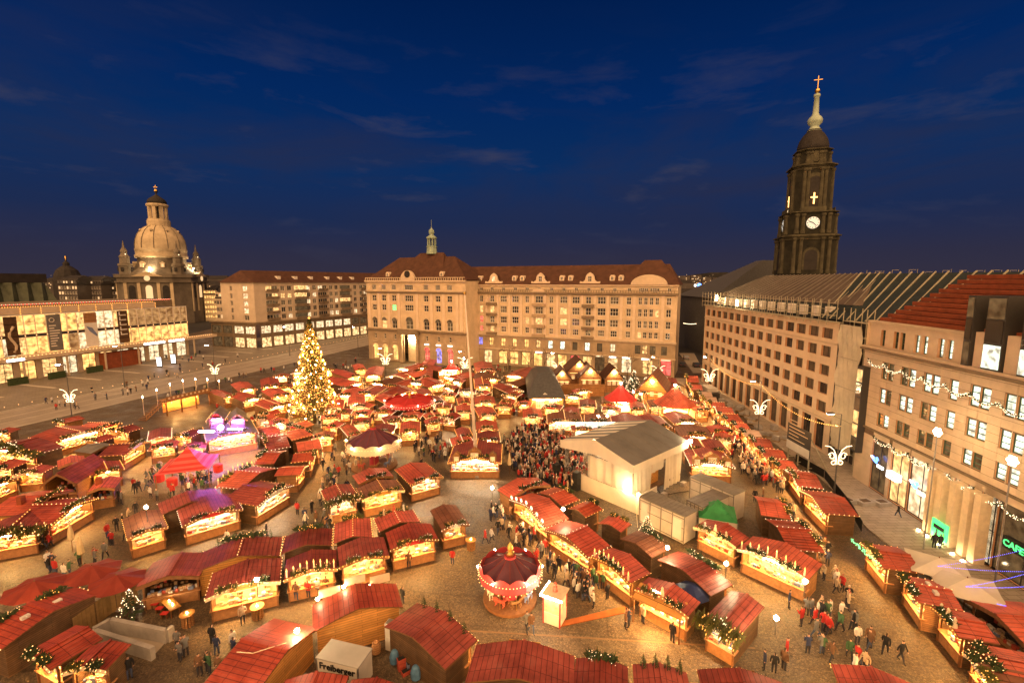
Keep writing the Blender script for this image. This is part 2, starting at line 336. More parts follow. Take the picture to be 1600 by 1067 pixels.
def thing(name, label, cat, loc=(0, 0, 0), rz=0.0, group=None):
    o = bpy.data.objects.new(name, None); C.objects.link(o); o.empty_display_size = .2
    o.location = loc; o.rotation_euler = (0, 0, rz)
    return tag(o, label, cat, group)
_O = ['first', 'second', 'third', 'fourth', 'fifth', 'sixth', 'seventh', 'eighth', 'ninth', 'tenth', 'eleventh', 'twelfth', 'thirteenth', 'fourteenth', 'fifteenth', 'sixteenth', 'seventeenth', 'eighteenth', 'nineteenth', 'twentieth']
def ordn(i):
    if i < 20: return _O[i]
    t_, u_ = divmod(i+1, 10)
    return ({2: 'twenti', 3: 'thirti', 4: 'forti', 5: 'fifti', 6: 'sixti', 7: 'seventi'}[t_]+'eth') if u_ == 0 else {2: 'twenty', 3: 'thirty', 4: 'forty', 5: 'fifty', 6: 'sixty', 7: 'seventy'}[t_]+'-'+_O[u_-1]
BOX = {}
def ubox(m_):      # shared unit cube per material
    if m_ not in BOX: BOX[m_] = MB().box(0, 1, 0, 1, 0, 1).mesh('piece', m_)
    return BOX[m_]
def piece(name, m_, parent, x0, x1, y0, y1, z0, z1):
    return put(name, ubox(m_), parent, (x0, y0, z0), scl=(x1-x0, y1-y0, z1-z0))
# ---------------------------------------------------------------- facades: local x along the wall, -y outwards, z up
class Fac:
    def __init__(s, p0, p1):
        s.p0 = Vector((p0[0], p0[1], 0)); d = Vector((p1[0]-p0[0], p1[1]-p0[1], 0)); s.L = d.length; s.d = d.normalized()
        s.rz = math.atan2(d.y, d.x); s.n = Vector((s.d.y, -s.d.x, 0))
    def uz(s, px, py, off=0.0):
        r = ray(px, py); o = s.p0+s.n*off
        t = (o.x*s.n.x+o.y*s.n.y)/(r.x*s.n.x+r.y*s.n.y)
        p = r*t; p.z += HCAM
        return (p-o).dot(s.d), p.z
    def w(s, u, off=0.0, z=0.0): q = s.p0+s.d*u+s.n*off; return Vector((q.x, q.y, z))
WIN = {}
def window(parent, x0, x1, z0, z1, glass, frame='white_frame', nx=2, nz=2, depth=.28, arch=False, name='window', fr=.09):
    wd, ht = round(x1-x0, 2), round(z1-z0, 2)
    k = (wd, ht, frame, nx, nz, arch, fr)
    if k not in WIN:
        b = MB(); f = fr
        b.box(0, wd, -.05, .05, 0, f); b.box(0, wd, -.05, .05, ht-f, ht); b.box(0, f, -.05, .05, f, ht-f); b.box(wd-f, wd, -.05, .05, f, ht-f)
        for i in range(1, nx): x = wd*i/nx; b.box(x-f*.4, x+f*.4, -.045, .04, f, ht-f)
        for i in range(1, nz): z = ht*i/nz; b.box(f, wd-f, -.04, .035, z-f*.4, z+f*.4)
        if arch:
            n = 8; r = wd/2; pts = [(r+r*math.cos(math.pi*i/n), ht+r*math.sin(math.pi*i/n)) for i in range(n+1)]
            for i in range(n): b.bar((pts[i][0], 0, pts[i][1]), (pts[i+1][0], 0, pts[i+1][1]), .1, f)
            b.bar((r, 0, ht), (r, 0, ht+r), .08, f*.8); b.bar((r, 0, ht), (r+r*.7, 0, ht+r*.7), .06, f*.6); b.bar((r, 0, ht), (r-r*.7, 0, ht+r*.7), .06, f*.6)
        me = b.mesh('window', frame)
        q = MB(); q.quad((0, .012, 0), (wd, .012, 0), (wd, .012, ht), (0, .012, ht))
        if arch: q.add([(r, .012, ht)]+[(x, .012, z) for x, z in pts], [(0, i, i+1) for i in range(1, n+1)])
        WIN[k] = (me, q, {})
    me, q, panes = WIN[k]
    if glass not in panes: panes[glass] = q.mesh('pane', glass)
    o = put(name, me, parent, (x0, depth, z0)); put('pane', panes[glass], o)
    return o
def wall_mesh(L, z0, z1, openings, depth=.3, arches=(), y=0.0):
    """wall face at y with rectangular openings cut out, reveals going back; material 0 wall, 1 reveal"""
    xs = sorted(set([0, round(L, 3)]+[round(v, 3) for o in openings for v in o[:2]])); zs = sorted(set([z0, z1]+[round(v, 3) for o in openings for v in o[2:4]]))
    xs = [x for x in xs if 0 <= x <= L+2e-3]; zs = [z for z in zs if z0-2e-3 <= z <= z1+2e-3]
    b = MB(); ops = [tuple(round(v, 3) for v in o[:4]) for o in openings]
    for j in range(len(zs)-1):
        zc = (zs[j]+zs[j+1])/2; act = [o for o in ops if o[2] < zc < o[3]]
        run = None
        for i in range(len(xs)-1):
            xc = (xs[i]+xs[i+1])/2; solid = not any(o[0] < xc < o[1] for o in act)
            if solid and run is None: run = xs[i]
            if not solid and run is not None: b.quad((run, y, zs[j]), (xs[i], y, zs[j]), (xs[i], y, zs[j+1]), (run, y, zs[j+1])); run = None
        if run is not None: b.quad((run, y, zs[j]), (xs[-1], y, zs[j]), (xs[-1], y, zs[j+1]), (run, y, zs[j+1]))
    for x0, x1, a, c in ops:
        e = y+depth
        b.quad((x0, y, a), (x0, y, c), (x0, e, c), (x0, e, a), 1); b.quad((x1, y, a), (x1, e, a), (x1, e, c), (x1, y, c), 1)
        b.quad((x0, y, c), (x1, y, c), (x1, e, c), (x0, e, c), 1); b.quad((x0, y, a), (x0, e, a), (x1, e, a), (x1, y, a), 1)
    return b
def bulbs(pts, r=.06, m_='bulb', name='bulbs', parent=None, kind='stuff'):
    b = MB()
    for p in pts: b.ball(p, r)
    return b.build(name, m_, parent, kind=kind)
def sag(a, b, n=12, dip=.5):
    a = Vector(a); b = Vector(b)
    return [a.lerp(b, i/n)-Vector((0, 0, dip*4*(i/n)*(1-i/n))) for i in range(n+1)]
# ================================================================ THE SETTING
def sheet(name, pts, z, m_, kind='structure', th=0.0):
    b = MB()
    if th: b.slab([(p[0], p[1]) for p in pts], z-th, z)
    else: b.add([(p[0], p[1], z) for p in pts], [tuple(range(len(pts)))])
    o = b.build(name, m_); o['kind'] = kind; return o
sheet('ground', [(-5000, -300), (5000, -300), (5000, 8000), (-5000, 8000)], -.03, 'city')
sheet('market_square', [(-110, 4), (62, 4), (66, 135), (60, 215), (-190, 330), (-150, 120)], 0, 'cobble')
kd0, kd1 = G(0, 602), G(214, 568)
kdir = (kd1-kd0).normalized(); kn = Vector((kdir.y, -kdir.x, 0))
A0, A1 = G(0, 644), G(397, 563)
ad = (A1-A0).normalized(); an = Vector((ad.y, -ad.x, 0))
A0e, A1e = A0-ad*40, A1+ad*130
RW = 17.0
sheet('tram_road', [A0e, A0e+an*RW, A1e+an*RW, A1e], .006, 'asphalt')
pb0, pb1 = kd0-kdir*45, kd1+kdir*95
sheet('kulturpalast_forecourt', [pb0-kn*14, A0e-ad*4, A1e, pb1-kn*20], .12, 'plaza', th=.12)
b = MB(); b.slab([A0e, A0e+an*.35, A1e+an*.35, A1e], .0, .135); b.build('kerb', 'kerb')['kind'] = 'structure'
b = MB()
for off in (3.2, 4.7, 8.0, 9.5): b.slab([A0e+an*off, A0e+an*(off+.14), A1e+an*(off+.14), A1e+an*off], .004, .014)
b.build('tram_rails', 'rail')['kind'] = 'structure'
b = MB()
for off in (1.0, 6.3, 11.2, 16.2):
    b.slab([A0e+an*off, A0e+an*(off+.22), A1e+an*(off+.22), A1e+an*off], .005, .012)
b.build('road_markings', 'line')['kind'] = 'structure'
b = MB()
for i in range(14):
    q = kd0+kdir*(-30+i*10.5)
    b.slab([q+kn*1.0, q+kdir*.9+kn*1.0, q+kdir*.9+kn*19, q+kn*19], .121, .128)
b.build('forecourt_paving_bands', 'line')['kind'] = 'structure'
for i, (a, c_) in enumerate((((735, 985), (1180, 1012)), ((560, 830), (700, 800)), ((1225, 905), (1300, 960)), ((1290, 905), (1330, 912)))):
    p_, q_ = G(*a), G(*c_); n_ = Vector((p_.y-q_.y, q_.x-p_.x, 0)).normalized()*.09; b = MB(); b.slab([p_-n_, q_-n_, q_+n_, p_+n_], .001, .007); b.build('drain_channel', 'stone_joint')['kind'] = 'structure'
# pavement along the south side
sheet('south_pavement', [(45.2, 132)]+[(G(*q).x, G(*q).y) for q in ((1150, 640), (1205, 690), (1262, 730), (1312, 775), (1355, 826), (1440, 892), (1530, 962), (1640, 1050))]+[(30, 4), (58, 4), (60, 132)], .12, 'slab', th=.12)
b = MB()
for i in range(5):
    y = 140+i*40; b.slab([(56, y), (59.5, y), (72, y+40), (66, y+40)], 0, .006)
b.build('side_street', 'asphalt')['kind'] = 'structure'

def roof_hip(b, L, D, z0, z1, in_l, in_r, in_d=None, ov=.6, mi=0, y0=0.0):
    """hipped roof over 0..L x y0..y0+D"""
    m_ = y0+D/2
    v = [(-ov, y0-ov, z0), (L+ov, y0-ov, z0), (L+ov, y0+D+ov, z0), (-ov, y0+D+ov, z0), (in_l, m_, z1), (L-in_r, m_, z1)]
    b.add(v, [(0, 1, 5, 4), (1, 2, 5), (2, 3, 4, 5), (3, 0, 4), (3, 2, 1, 0)], mi)
def cols_u(F, xs, y, sx, sy, ox, oy): return [F.uz(ox+x/sx, oy+y/sy)[0] for x in xs]

# ---------------------------------------------------------------- long arcade house across the square
HL = Fac(G(728, 566), G(1053, 591.5)); H = thing('arcade_house', 'long warm-lit stone house with brown hipped roof and lit shop arcade across the square', 'building', HL.p0, HL.rz)
ZX = lambda x: 680+x/3.636
ZY = lambda y: 340+y/3.636
L = HL.L
cols = [(203, 1.3), (262, 1.3), (323, 1.6), (388, 2.3), (455, 2.3), (522, 1.3), (590, 2.6), (659, 1.3), (729, 2.4), (799, 2.4), (870, 1.7), (945, 2.5), (1017, 2.5), (1099, 1.4), (1163, 1.1), (1195, 1.1), (1227, 1.1), (1259, 1.1), (1326, 1.4)]
cu = [(HL.uz(ZX(x), ZY(480+.05*(x-388)))[0], wd) for x, wd in cols]
ZC1, ZC2, ZE = 10.4, 24.4, 26.9
rows = [(11.3, 13.2), (14.3, 16.5), (17.7, 20.0), (21.2, 23.4)]
ops = []; wins = []
for i, (u, wd) in enumerate(cu):
    for r, (a, c) in enumerate(rows):
        k = random.random()
        g = 'glass_dark'
        if r < 3 and k < .12: g = 'win_warm'
        elif k < .45: g = 'glass_dim'
        if i == 1 and r < 2: g = 'win_red'
        ww = wd*(.8 if r == 0 and wd > 2 else 1)
        ops.append((u-ww/2, u+ww/2, a, c)); wins.append((u-ww/2, u+ww/2, a, c, g, 3 if wd > 1.9 else 2, 2))
    ops.append((u-.55, u+.55, 25.0, 26.1)); wins.append((u-.55, u+.55, 25.0, 26.1, 'glass_dark', 2, 1))
mezz = [(258, 'win_blue'), (318, 'win_gold'), (386, 'win_gold'), (450, 'win_gold'), (518, 'win_gold'), (585, 'win_warm'), (654, 'win_white'), (722, 'win_white'), (794, 'glass_dim'), (863, 'win_white'), (934, 'glass_dim'), (1008, 'win_cream'), (1150, 'glass_dim'), (1190, 'win_warm'), (1235, 'glass_dim'), (1300, 'glass_dim')]
for x, g in mezz:
    u = HL.uz(ZX(x), ZY(700+.06*(x-388)))[0]
    ops.append((u-.8, u+.8, 6.6, 9.2)); wins.append((u-.8, u+.8, 6.6, 9.2, g, 2, 2))
shops = [(225, 'win_shop'), (300, 'win_shop'), (384, 'win_gold'), (447, 'win_gold'), (513, 'win_gold'), (583, 'win_gold'), (655, 'win_shop'), (720, 'win_gold'), (793, 'win_red'), (862, 'win_warm'), (934, 'glass_dim'), (1008, 'win_shop'), (1085, 'win_cream'), (1205, 'win_warm'), (1310, 'win_red')]
for x, g in shops:
    u = HL.uz(ZX(x), ZY(800+.06*(x-388)))[0]
    ops.append((u-1.5, u+1.5, .6, 4.9)); wins.append((u-1.5, u+1.5, .6, 4.9, g, 2, 2))
up = [o for o in ops if o[2] > ZC1]; lo = [o for o in ops if o[2] < ZC1]
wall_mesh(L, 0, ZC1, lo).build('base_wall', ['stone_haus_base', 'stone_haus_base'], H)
wall_mesh(L, ZC1, ZE, up).build('wall', ['stone_haus', 'trim'], H)
b = MB(); b.quad((L, 0, 0), (L, 14, 0), (L, 14, ZE), (L, 0, ZE)); b.quad((0, 14, 0), (0, 0, 0), (0, 0, ZE), (0, 14, ZE)); b.quad((L, 14, 0), (0, 14, 0), (0, 14, ZE), (L, 14, ZE)); b.build('side_wall', 'stone_haus', H)
for x0, x1, a, c, g, nx, nz_ in wins: window(H, x0, x1, a, c, g, 'white_frame' if a > 10 else 'dark_frame', nx, nz_, fr=.13 if a > 10 else .12)
for z, p, t in ((ZC1, .5, .45), (ZC2, .75, .5), (ZE, .55, .35), (5.6, .35, .25)):
    b = MB(); b.box(-.1, L+.3, -p, .02, z-t/2, z+t/2); b.box(-.1, L+.2, -p*.6, .02, z-t, z-t/2-.002); b.build('cornice', 'trim_dark' if z > 24 and z < 26 else 'trim', H)
b = MB(); b.box(0, L, -.7, -.6, ZC2+.9, ZC2+1.05)
for i in range(int(L/.8)): b.box(i*.8, i*.8+.16, -.7, -.6, ZC2+.26, ZC2+.9)
b.build('balustrade', 'trim_dark', H)
for i in range(len(cu)-1):                       # flat pilasters between the bays
    u = (cu[i][0]+cu[i+1][0])/2
    if cu[i+1][0]-cu[i][0] > 2.9: piece('pilaster', 'plaster_pale', H, u-.42, u+.42, -.16, .0, ZC1+.25, ZC2-.5)
for i in (2, 6, 10):                             # stacked bays and balconies
    u = cu[i][0]; wd = 2.2 if i == 6 else 1.9
    for (a, c) in rows: 
        b = MB(); b.box(u-wd, u+wd, -.95, -.0, a-1.05, a-.85); b.box(u-wd, u+wd, -.95, -.88, a-.85, a-.15); b.box(u-wd, u-wd+.08, -.88, -.01, a-.85, a-.15); b.box(u+wd-.08, u+wd, -.88, -.01, a-.85, a-.15)
        b.build('balcony', 'trim_dark' if i != 6 else 'stone_haus_base', H)
u = cu[6][0]; b = MB(); n = 10; b.prism([(u-2.3, ZC2+.3)]+[(u+2.3*math.cos(math.pi-math.pi*k/n)*-1*-1, ZC2+.3+1.1*math.sin(math.pi*k/n)) for k in range(1, n)]+[(u+2.3, ZC2+.3)][::1], -.9, -.3); b.build('arched_pediment', 'trim', H)
b = MB(); roof_hip(b, L, 14, ZE+.15, 33.2, -3, 3); b.build('roof', 'roof_brown', H)
ub = HL.uz(ZX(1215), ZY(380))[0]                 # cross roof with segmental gable at the right end
b = MB(); v = [(ub-9.2, .6, ZE+.2), (L+.6, -.6, ZE+.2), (L+.6, 14.6, ZE+.2), (ub-9.2, 14.6, ZE+.2), (ub-2.2, 6, 34.4), (ub+2.6, 6, 34.4)]
b.add(v, [(0, 1, 5, 4), (1, 2, 5), (2, 3, 4, 5), (3, 0, 4)]); b.build('cross_roof', 'roof_brown', H)
n = 14; poly = [(ub-5.2, ZE+.1), (ub+5.2, ZE+.1)]+[(ub+5.2*math.cos(math.pi*k/n), ZE+.1+3.0*math.sin(math.pi*k/n)) for k in range(1, n)]
b = MB(); b.prism(poly, -.5, .3); b.build('segmental_gable', 'trim', H)
for dx in (-1.7, 1.7): window(H, ub+dx-.6, ub+dx+.6, 25.0, 26.1, 'glass_dark', depth=-.55)
def small_dormer(par, u, z, y, m_='plaster_pale', name='dormer'):
    b = MB(); b.prism([(u-.75, z), (u+.75, z), (u+.75, z+1.3), (u+.4, z+1.75), (u-.4, z+1.75), (u-.75, z+1.3)], y, y+2.2); o = b.build(name, m_, par)
    window(o, u-.42, u+.42, z+.25, z+1.3, 'glass_dark', depth=y-.03, fr=.07); return o
for x in (245, 442, 487, 714, 763, 1002, 1052): small_dormer(H, HL.uz(ZX(x), ZY(350))[0], 28.2, .9)
for x in (332, 598, 879):                        # scrolled dormers
    u = HL.uz(ZX(x), ZY(360))[0]; z = ZE+.3
    poly = [(u-3.2, z), (u+3.2, z), (u+3.1, z+.9), (u+2.2, z+.7), (u+1.5, z+1.3), (u+1.25, z+2.5), (u+.8, z+3.1), (u, z+3.6), (u-.8, z+3.1), (u-1.25, z+2.5), (u-1.5, z+1.3), (u-2.2, z+.7), (u-3.1, z+.9)]
    b = MB(); b.prism(poly, -.1, .5); o = b.build('scroll_dormer', 'plaster_pale', H)
    b = MB(); b.prism([(u-1.4, z), (u+1.4, z), (u+1.2, z+2.5), (u, z+3.3), (u-1.2, z+2.5)], .5, 4.5); b.build('dormer_roof', 'roof_brown', o)
    window(o, u-.6, u+.6, z+.8, z+2.5, 'win_cream' if x == 332 else 'glass_dark', depth=-.14)
# awnings and lit names above the shops
for x, wd, g in ((590, 2.2, 'sign_white'), (934, 2.2, 'win_cream'), (1008, 2, 'sign_white'), (1085, 2.2, 'tube_white'), (1195, 2.2, 'tube_white'), (1310, 2.6, 'sign_red')):
    u = HL.uz(ZX(x), ZY(760+.06*(x-388)))[0]; piece('shop_sign', g, H, u-wd/2, u+wd/2, -.4, -.15, 5.05, 5.38)
# ---------------------------------------------------------------- left wing with the lantern turret
WL = Fac(G(577, 560), G(729, 574)); W = thing('corner_wing_house', 'tall floodlit stone wing with arched windows and copper roof turret', 'building', WL.p0, WL.rz)
L = WL.L; WX = lambda x: (x-35)/905*L; WZ = lambda y: (990-y)*.0368
bx = [110, 205, 303, 445, 600, 705, 805]; ops = []; wins = []
for x in bx:
    u = WX(x); k = 1.75 if x == 445 else .95; ctr = x == 445
    for a, c, g in ((25.1, 26.9, 'glass_dark'), (21.2, 23.3, 'glass_dark'), (17.9, 20.0, 'win_green' if x in (303,) else 'glass_dark')):
        ops.append((u-k, u+k, a, c)); wins.append((u-k, u+k, a, c, g, 4 if ctr or a > 24 else 2, 1 if a > 24 else 2, False))
    ops.append((u-1.1-.4*ctr, u+1.1+.4*ctr, 11.6, 14.4)); wins.append((u-1.1-.4*ctr, u+1.1+.4*ctr, 11.6, 14.4, random.choice(['glass_dim', 'glass_dark', 'win_warm']), 2, 2, False))
    if not ctr:
        ops.append((u-.5, u+.5, 7.8, 9.6)); wins.append((u-.5, u+.5, 7.8, 9.6, 'glass_dim', 1, 2, False))
        ops.append((u-1.1, u+1.1, .5, 4.7)); wins.append((u-1.1, u+1.1, .5, 4.7, {110: 'win_gold', 205: 'win_gold', 303: 'win_gold'}.get(x, 'win_red' if x != 705 else 'win_blue'), 2, 2, False))
u0 = WX(445); ops.append((u0-2.6, u0+2.6, .0, 9.6))
wall_mesh(L, 0, 11.1, [o for o in ops if o[2] < 11]).build('base_wall', ['stone_haus_base', 'stone_haus_base'], W)
wall_mesh(L, 11.1, 28.2, [o for o in ops if o[2] > 11]).build('wall', ['stone_haus', 'trim'], W)
for q in wins: window(W, *q[:5], 'white_frame', q[5], q[6], fr=.12)
for x in bx:                                     # round heads over the tall windows and the shop doors
    u = WX(x); k = 1.1+.4*(x == 445)
    for z, on in ((14.4, True), (4.7, x != 445)):
        if not on: continue
        n = 10; b = MB(); b.prism([(u-k-.25, z)]+[(u-(k+.25)*math.cos(math.pi*i/n), z+(k+.25)*math.sin(math.pi*i/n)) for i in range(1, n)]+[(u+k+.25, z)], -.14, -.002); o = b.build('arch_head', 'trim', W)
        b = MB(); b.prism([(u-k, z)]+[(u-k*math.cos(math.pi*i/n), z+k*math.sin(math.pi*i/n)) for i in range(1, n)]+[(u+k, z)], -.17, -.142); b.build('fanlight', 'glass_dim' if z > 10 else ('win_gold' if x < 400 else 'win_red' if x != 705 else 'win_blue'), o)
        if z < 10: piece('keystone', 'tube_white' if x >= 600 else 'trim', W, u-.9, u+.9, -.3, -.18, 6.6, 6.85)
b = MB(); b.box(u0-2.6, u0+2.6, 2.2, 2.3, 0, 9.6); b.build('portal_back', 'cream', W)
piece('portal_lamp', 'lamp_soft', W, u0-1.6, u0+1.6, 1.2, 1.5, 7.6, 8.9)
for s in (-1, 1): 
    b = MB(); b.lathe([(.75, 0), (.75, .5), (.55, .6), (.5, 9), (.75, 9.3), (.75, 9.8)], 12, (u0+s*3.4, -.6, 0)); b.build('portal_column', 'stone_haus_base', W)
b = MB(); b.box(u0-4.4, u0+4.4, -1.5, 0, 9.85, 10.6); b.box(u0-4.4, u0+4.4, -1.5, -1.35, 10.6, 11.7); b.build('portal_balcony', 'trim_dark', W)
b = MB(); b.quad((L, 0, 0), (L, 16, 0), (L, 16, 28.2), (L, 0, 28.2)); b.quad((0, 16, 0), (0, 0, 0), (0, 0, 28.2), (0, 16, 28.2)); b.quad((L, 16, 0), (0, 16, 0), (0, 16, 28.2), (L, 16, 28.2)); b.build('side_wall', 'stone_haus', W)
for z, p, t in ((11.1, .7, .5), (24.4, .6, .45), (28.2, .7, .5)):
    b = MB(); b.box(-.3, L+.3, -p, .02, z-t/2, z+t/2); b.box(-.2, L+.2, -p*.6, .02, z-t, z-t/2-.002); b.build('cornice', 'trim_dark' if z < 28 else 'trim', W)
for x in (60, 157, 255, 350, 520, 650, 755, 870, 905): piece('pilaster', 'plaster_pale', W, WX(x)-.55, WX(x)+.55, -.2, 0, 11.6, 23.9)
b = MB(); b.box(0, L, -.5, -.35, 29.2, 29.4)
for i in range(int(L/.9)): b.box(i*.9, i*.9+.2, -.5, -.35, 28.46, 29.2)
b.build('balustrade', 'trim', W)
n = 12; uc = WX(445); b = MB(); b.prism([(uc-3, 28.4)]+[(uc-3*math.cos(math.pi*i/n), 28.4+3.4*math.sin(math.pi*i/n)) for i in range(1, n)]+[(uc+3, 28.4)], -.6, .3); o = b.build('round_gable', 'trim', W)
b = MB(); b.lathe([(1.2, -.08), (1.2, .08)], 14, (0, 0, 0)); me = b.mesh('oculus', 'roof_dark'); q = put('oculus', me, o, (uc, -.62, 30.5)); q.rotation_euler = (R(90), 0, 0)
b = MB(); v = [(-.5, -.3, 28.5), (L+.5, -.3, 28.5), (L+.5, 18, 28.5), (-.5, 18, 28.5), (9, 8, 36.6), (L-9, 8, 36.6)]
b.add(v, [(0, 1, 5, 4), (1, 2, 5), (2, 3, 4, 5), (3, 0, 4)]); b.build('roof', 'roof_brown', W)
uc2 = WX(540); b = MB(); v = [(uc2-15, 1.0, 28.6), (uc2+9, 1.0, 28.6), (uc2+8, 16, 28.6), (uc2-14, 16, 28.6), (uc2-5, 8, 38.0), (uc2+5, 8, 38.0)]
b.add(v, [(0, 1, 5, 4), (1, 2, 5), (2, 3, 4, 5), (3, 0, 4)]); b.build('hipped_centre_roof', 'roof_brown', W)
for x in (230, 725): small_dormer(W, WX(x), 29.6, 1.0)
tz = 37.6; b = MB(); b.lathe([(1.9, 0), (1.7, 2.2), (1.9, 2.3), (1.9, 2.6), (1.2, 2.7)], 8, (uc2, 8, tz)); t = b.build('roof_turret', 'copper', W)
for k in range(8):
    a = k*math.pi/4; piece('turret_post', 'copper', t, uc2+1.4*math.cos(a)-.14, uc2+1.4*math.cos(a)+.14, 8+1.4*math.sin(a)-.14, 8+1.4*math.sin(a)+.14, tz+2.6, tz+5.4)
b = MB(); b.lathe([(1.9, 5.3), (1.9, 5.6), (1.1, 6.2), (.7, 6.5), (1.0, 7.3), (.9, 8.1), (.3, 8.7), (.08, 9.2), (.05, 11.6)], 8, (uc2, 8, tz)); b.build('turret_cap', 'copper', t)
# ---------------------------------------------------------------- post-war flats with a shop podium
def flats():
    pc = G(403, 544); pr = G(575, 521); pl = G(341, 540)
    F1 = Fac(pc, pr); F0 = Fac(pl, pc); hz, pz = 27.6, 10.6
    T_ = thing('flats_block', 'pale plain flats with lit windows and balconies above a glazed shop podium', 'building', F1.p0, F1.rz)
    d = F1.d; Lr = F1.L+25
    Zx = lambda x: 300+x/4
    Zy = lambda y: 340+y/4
    cols = [(483, 1), (520, 1), (570, .7), (612, .7), (730, .7), (768, .7), (805, .9), (832, .9), (872, .7), (905, .7), (1022, .7), (1060, .8), (1085, .8)]
    rws = [(24.0, 26.2), (20.8, 23.0), (17.7, 19.9), (14.6, 16.8), (11.6, 13.8)]
    ops = []; ws = []
    for x, k in cols:
        u = F1.uz(Zx(x), Zy(500))[0]
        for r, (a, c) in enumerate(rws):
            q = random.random(); g = 'win_cream' if q < .2 else 'glass_dim' if q < .55 else 'glass_dark'
            if (x, r) in ((483, 0), (520, 1), (570, 1), (520, 3), (612, 1)): g = 'win_warm'
            kk = k*1.5; ops.append((u-kk, u+kk, a, c)); ws.append((u-kk, u+kk, a, c, g))
    wall_mesh(Lr, pz, hz, ops).build('wall', ['plaster_grey', 'trim'], T_)
    for q in ws: window(T_, *q, 'white_frame', 2, 1, fr=.14)
    for x in (680, 957):                          # glazed balcony stacks
        u = F1.uz(Zx(x), Zy(500))[0]
        for a, c in rws:
            b = MB(); b.box(u-3.4, u+3.4, -1.2, -.003, a-.9, a-.7); b.box(u-3.4, u+3.4, -1.2, -1.12, a-.7, a+.35); o = b.build('balcony', 'trim_dark', T_)
            b = MB(); b.quad((u-3.3, -.05, a+.36), (u+3.3, -.05, a+.36), (u+3.3, -.05, c), (u-3.3, -.05, c)); b.build('balcony_glazing', 'win_warm' if random.random() < .35 else 'glass_dim', o)
    for x in (483, 520, 805, 832, 1070):
        u = F1.uz(Zx(x), Zy(500))[0]
        for a, c in rws:
            b = MB(); b.box(u-1.6, u+1.6, -.8, -.002, a-.25, a-.12); b.box(u-1.6, u+1.6, -.8, -.74, a-.12, a+.8); b.build('balcony', 'trim_dark', T_)
    # left end wall, in its own frame
    e = bpy.data.objects.new('end_wall', None); C.objects.link(e); e.parent = T_; e.location = F1_local(F1, F0.w(F0.L-19)); e.rotation_euler = (0, 0, F0.rz-F1.rz)
    ops = []; ws = []
    for r, (a, c) in enumerate(rws):
        ops.append((5.2, 6.6, a, c)); ws.append((5.2, 6.6, a, c, 'glass_dark')); g = 'win_cream' if r in (0, 1, 2, 3) else 'glass_dim'
        ops.append((12.5, 15.3, a, c)); ws.append((12.5, 15.3, a, c, g))
    wall_mesh(19, pz, hz, ops).build('wall', ['plaster_grey', 'trim'], e)
    for q in ws: window(e, *q, 'white_frame', 2, 1, fr=.14)
    # roof
    Dp = 13.0; b = MB(); ov = .8
    q0 = F1_local(F1, F0.w(F0.L-19)); 
    b.add([(-ov, -ov, hz), (Lr, -ov, hz), (Lr, Dp+6, hz), (q0.x-ov, q0.y+.0, hz), (6.5, 8, 32.8), (Lr, 8, 32.8), (1.5, 10.5, 32.8)], [(0, 1, 5, 4), (3, 0, 4, 6), (1, 2, 5), (2, 3, 6, 4, 5)]); b.build('roof', 'roof_brown', T_)
    for x in (560, 665, 762, 865, 945, 1020):
        u = F1.uz(Zx(x), Zy(388))[0]; b = MB(); b.box(u-.8, u+.8, 1.6, 3.6, 28.4, 30.4); b.build('dormer', 'white_frame', T_)
    # podium: two glazed shop storeys round the corner
    for F, par, nm, ext in ((F1, T_, 'podium', 25), (F0, None, 'podium_end', 0)):
        if par is None:
            par = bpy.data.objects.new('podium_end', None); C.objects.link(par); par.parent = T_; par.location = F1_local(F1, F.p0+F.n*2.5); par.rotation_euler = (0, 0, F.rz-F1.rz); y = 0
        else: y = -2.5
        Lp = F.L+ext+(2.5 if par is not T_ else 0); nb = int(Lp/5.2); ops = []
        for i in range(nb):
            x0 = i*Lp/nb+.5; x1 = (i+1)*Lp/nb-.5
            ops += [(x0, x1, .4, 4.6), (x0, x1, 6.2, 9.4)]
        bm_ = wall_mesh(Lp, 0, pz, ops, y=y); bm_.box(-.3, Lp, y-.5, 2.6+y, pz-.02, pz+.35); bm_.build('podium_wall', ['trim_dark', 'trim_dark'], par)
        for k, o in enumerate(ops):
            lowrow = k % 2 == 0; i = k//2
            g = 'win_shop' if lowrow else ('win_cream' if (i < 9 or random.random() < .4) else 'glass_dim')
            if par is not T_ and i < nb*.35: g = 'glass_dim'
            window(par, *o, g, 'dark_frame', 2 if lowrow else 3, 1, depth=y+.25, fr=.12, name='shop_window')
    return T_
def F1_local(F, p):
    q = Vector((p.x, p.y, 0))-F.p0; return Vector((q.dot(F.d), q.dot(Vector((-F.d.y, F.d.x, 0))), 0))
flats()
# ---------------------------------------------------------------- cultural palace: glass hall on the north side
KF = Fac(kd0-kdir*26, kd0); ue = KF.uz(290, 478)[0]; KF.L = ue
K = thing('glass_culture_hall', 'low glass-fronted hall outlined in strings of light with banners on its front', 'building', KF.p0, KF.rz)
ug = KF.uz(242, 473)[0]; nb = int(ue/2.45); dx = ue/nb
KX = lambda x, y=500: KF.uz(x/4.85, 400+(y-400)/4.85 if False else y)[0]
for i in range(nb):
    right = (i+.5)*dx > KF.uz(200, 500)[0]
    for a, c, lowr in ((7.45, 12.3, 1), (13.3, 18.6, 0)):
        g = ('win_gold' if lowr else 'win_bronze') if right else random.choice(['win_gold', 'win_gold', 'win_warm', 'win_cream', 'win_bronze'] if lowr else ['win_gold', 'win_cream', 'win_warm', 'win_gold'])
        put('pane', ubox(g), K, (i*dx+.08, .1, a), scl=(dx-.16, .05, c-a))
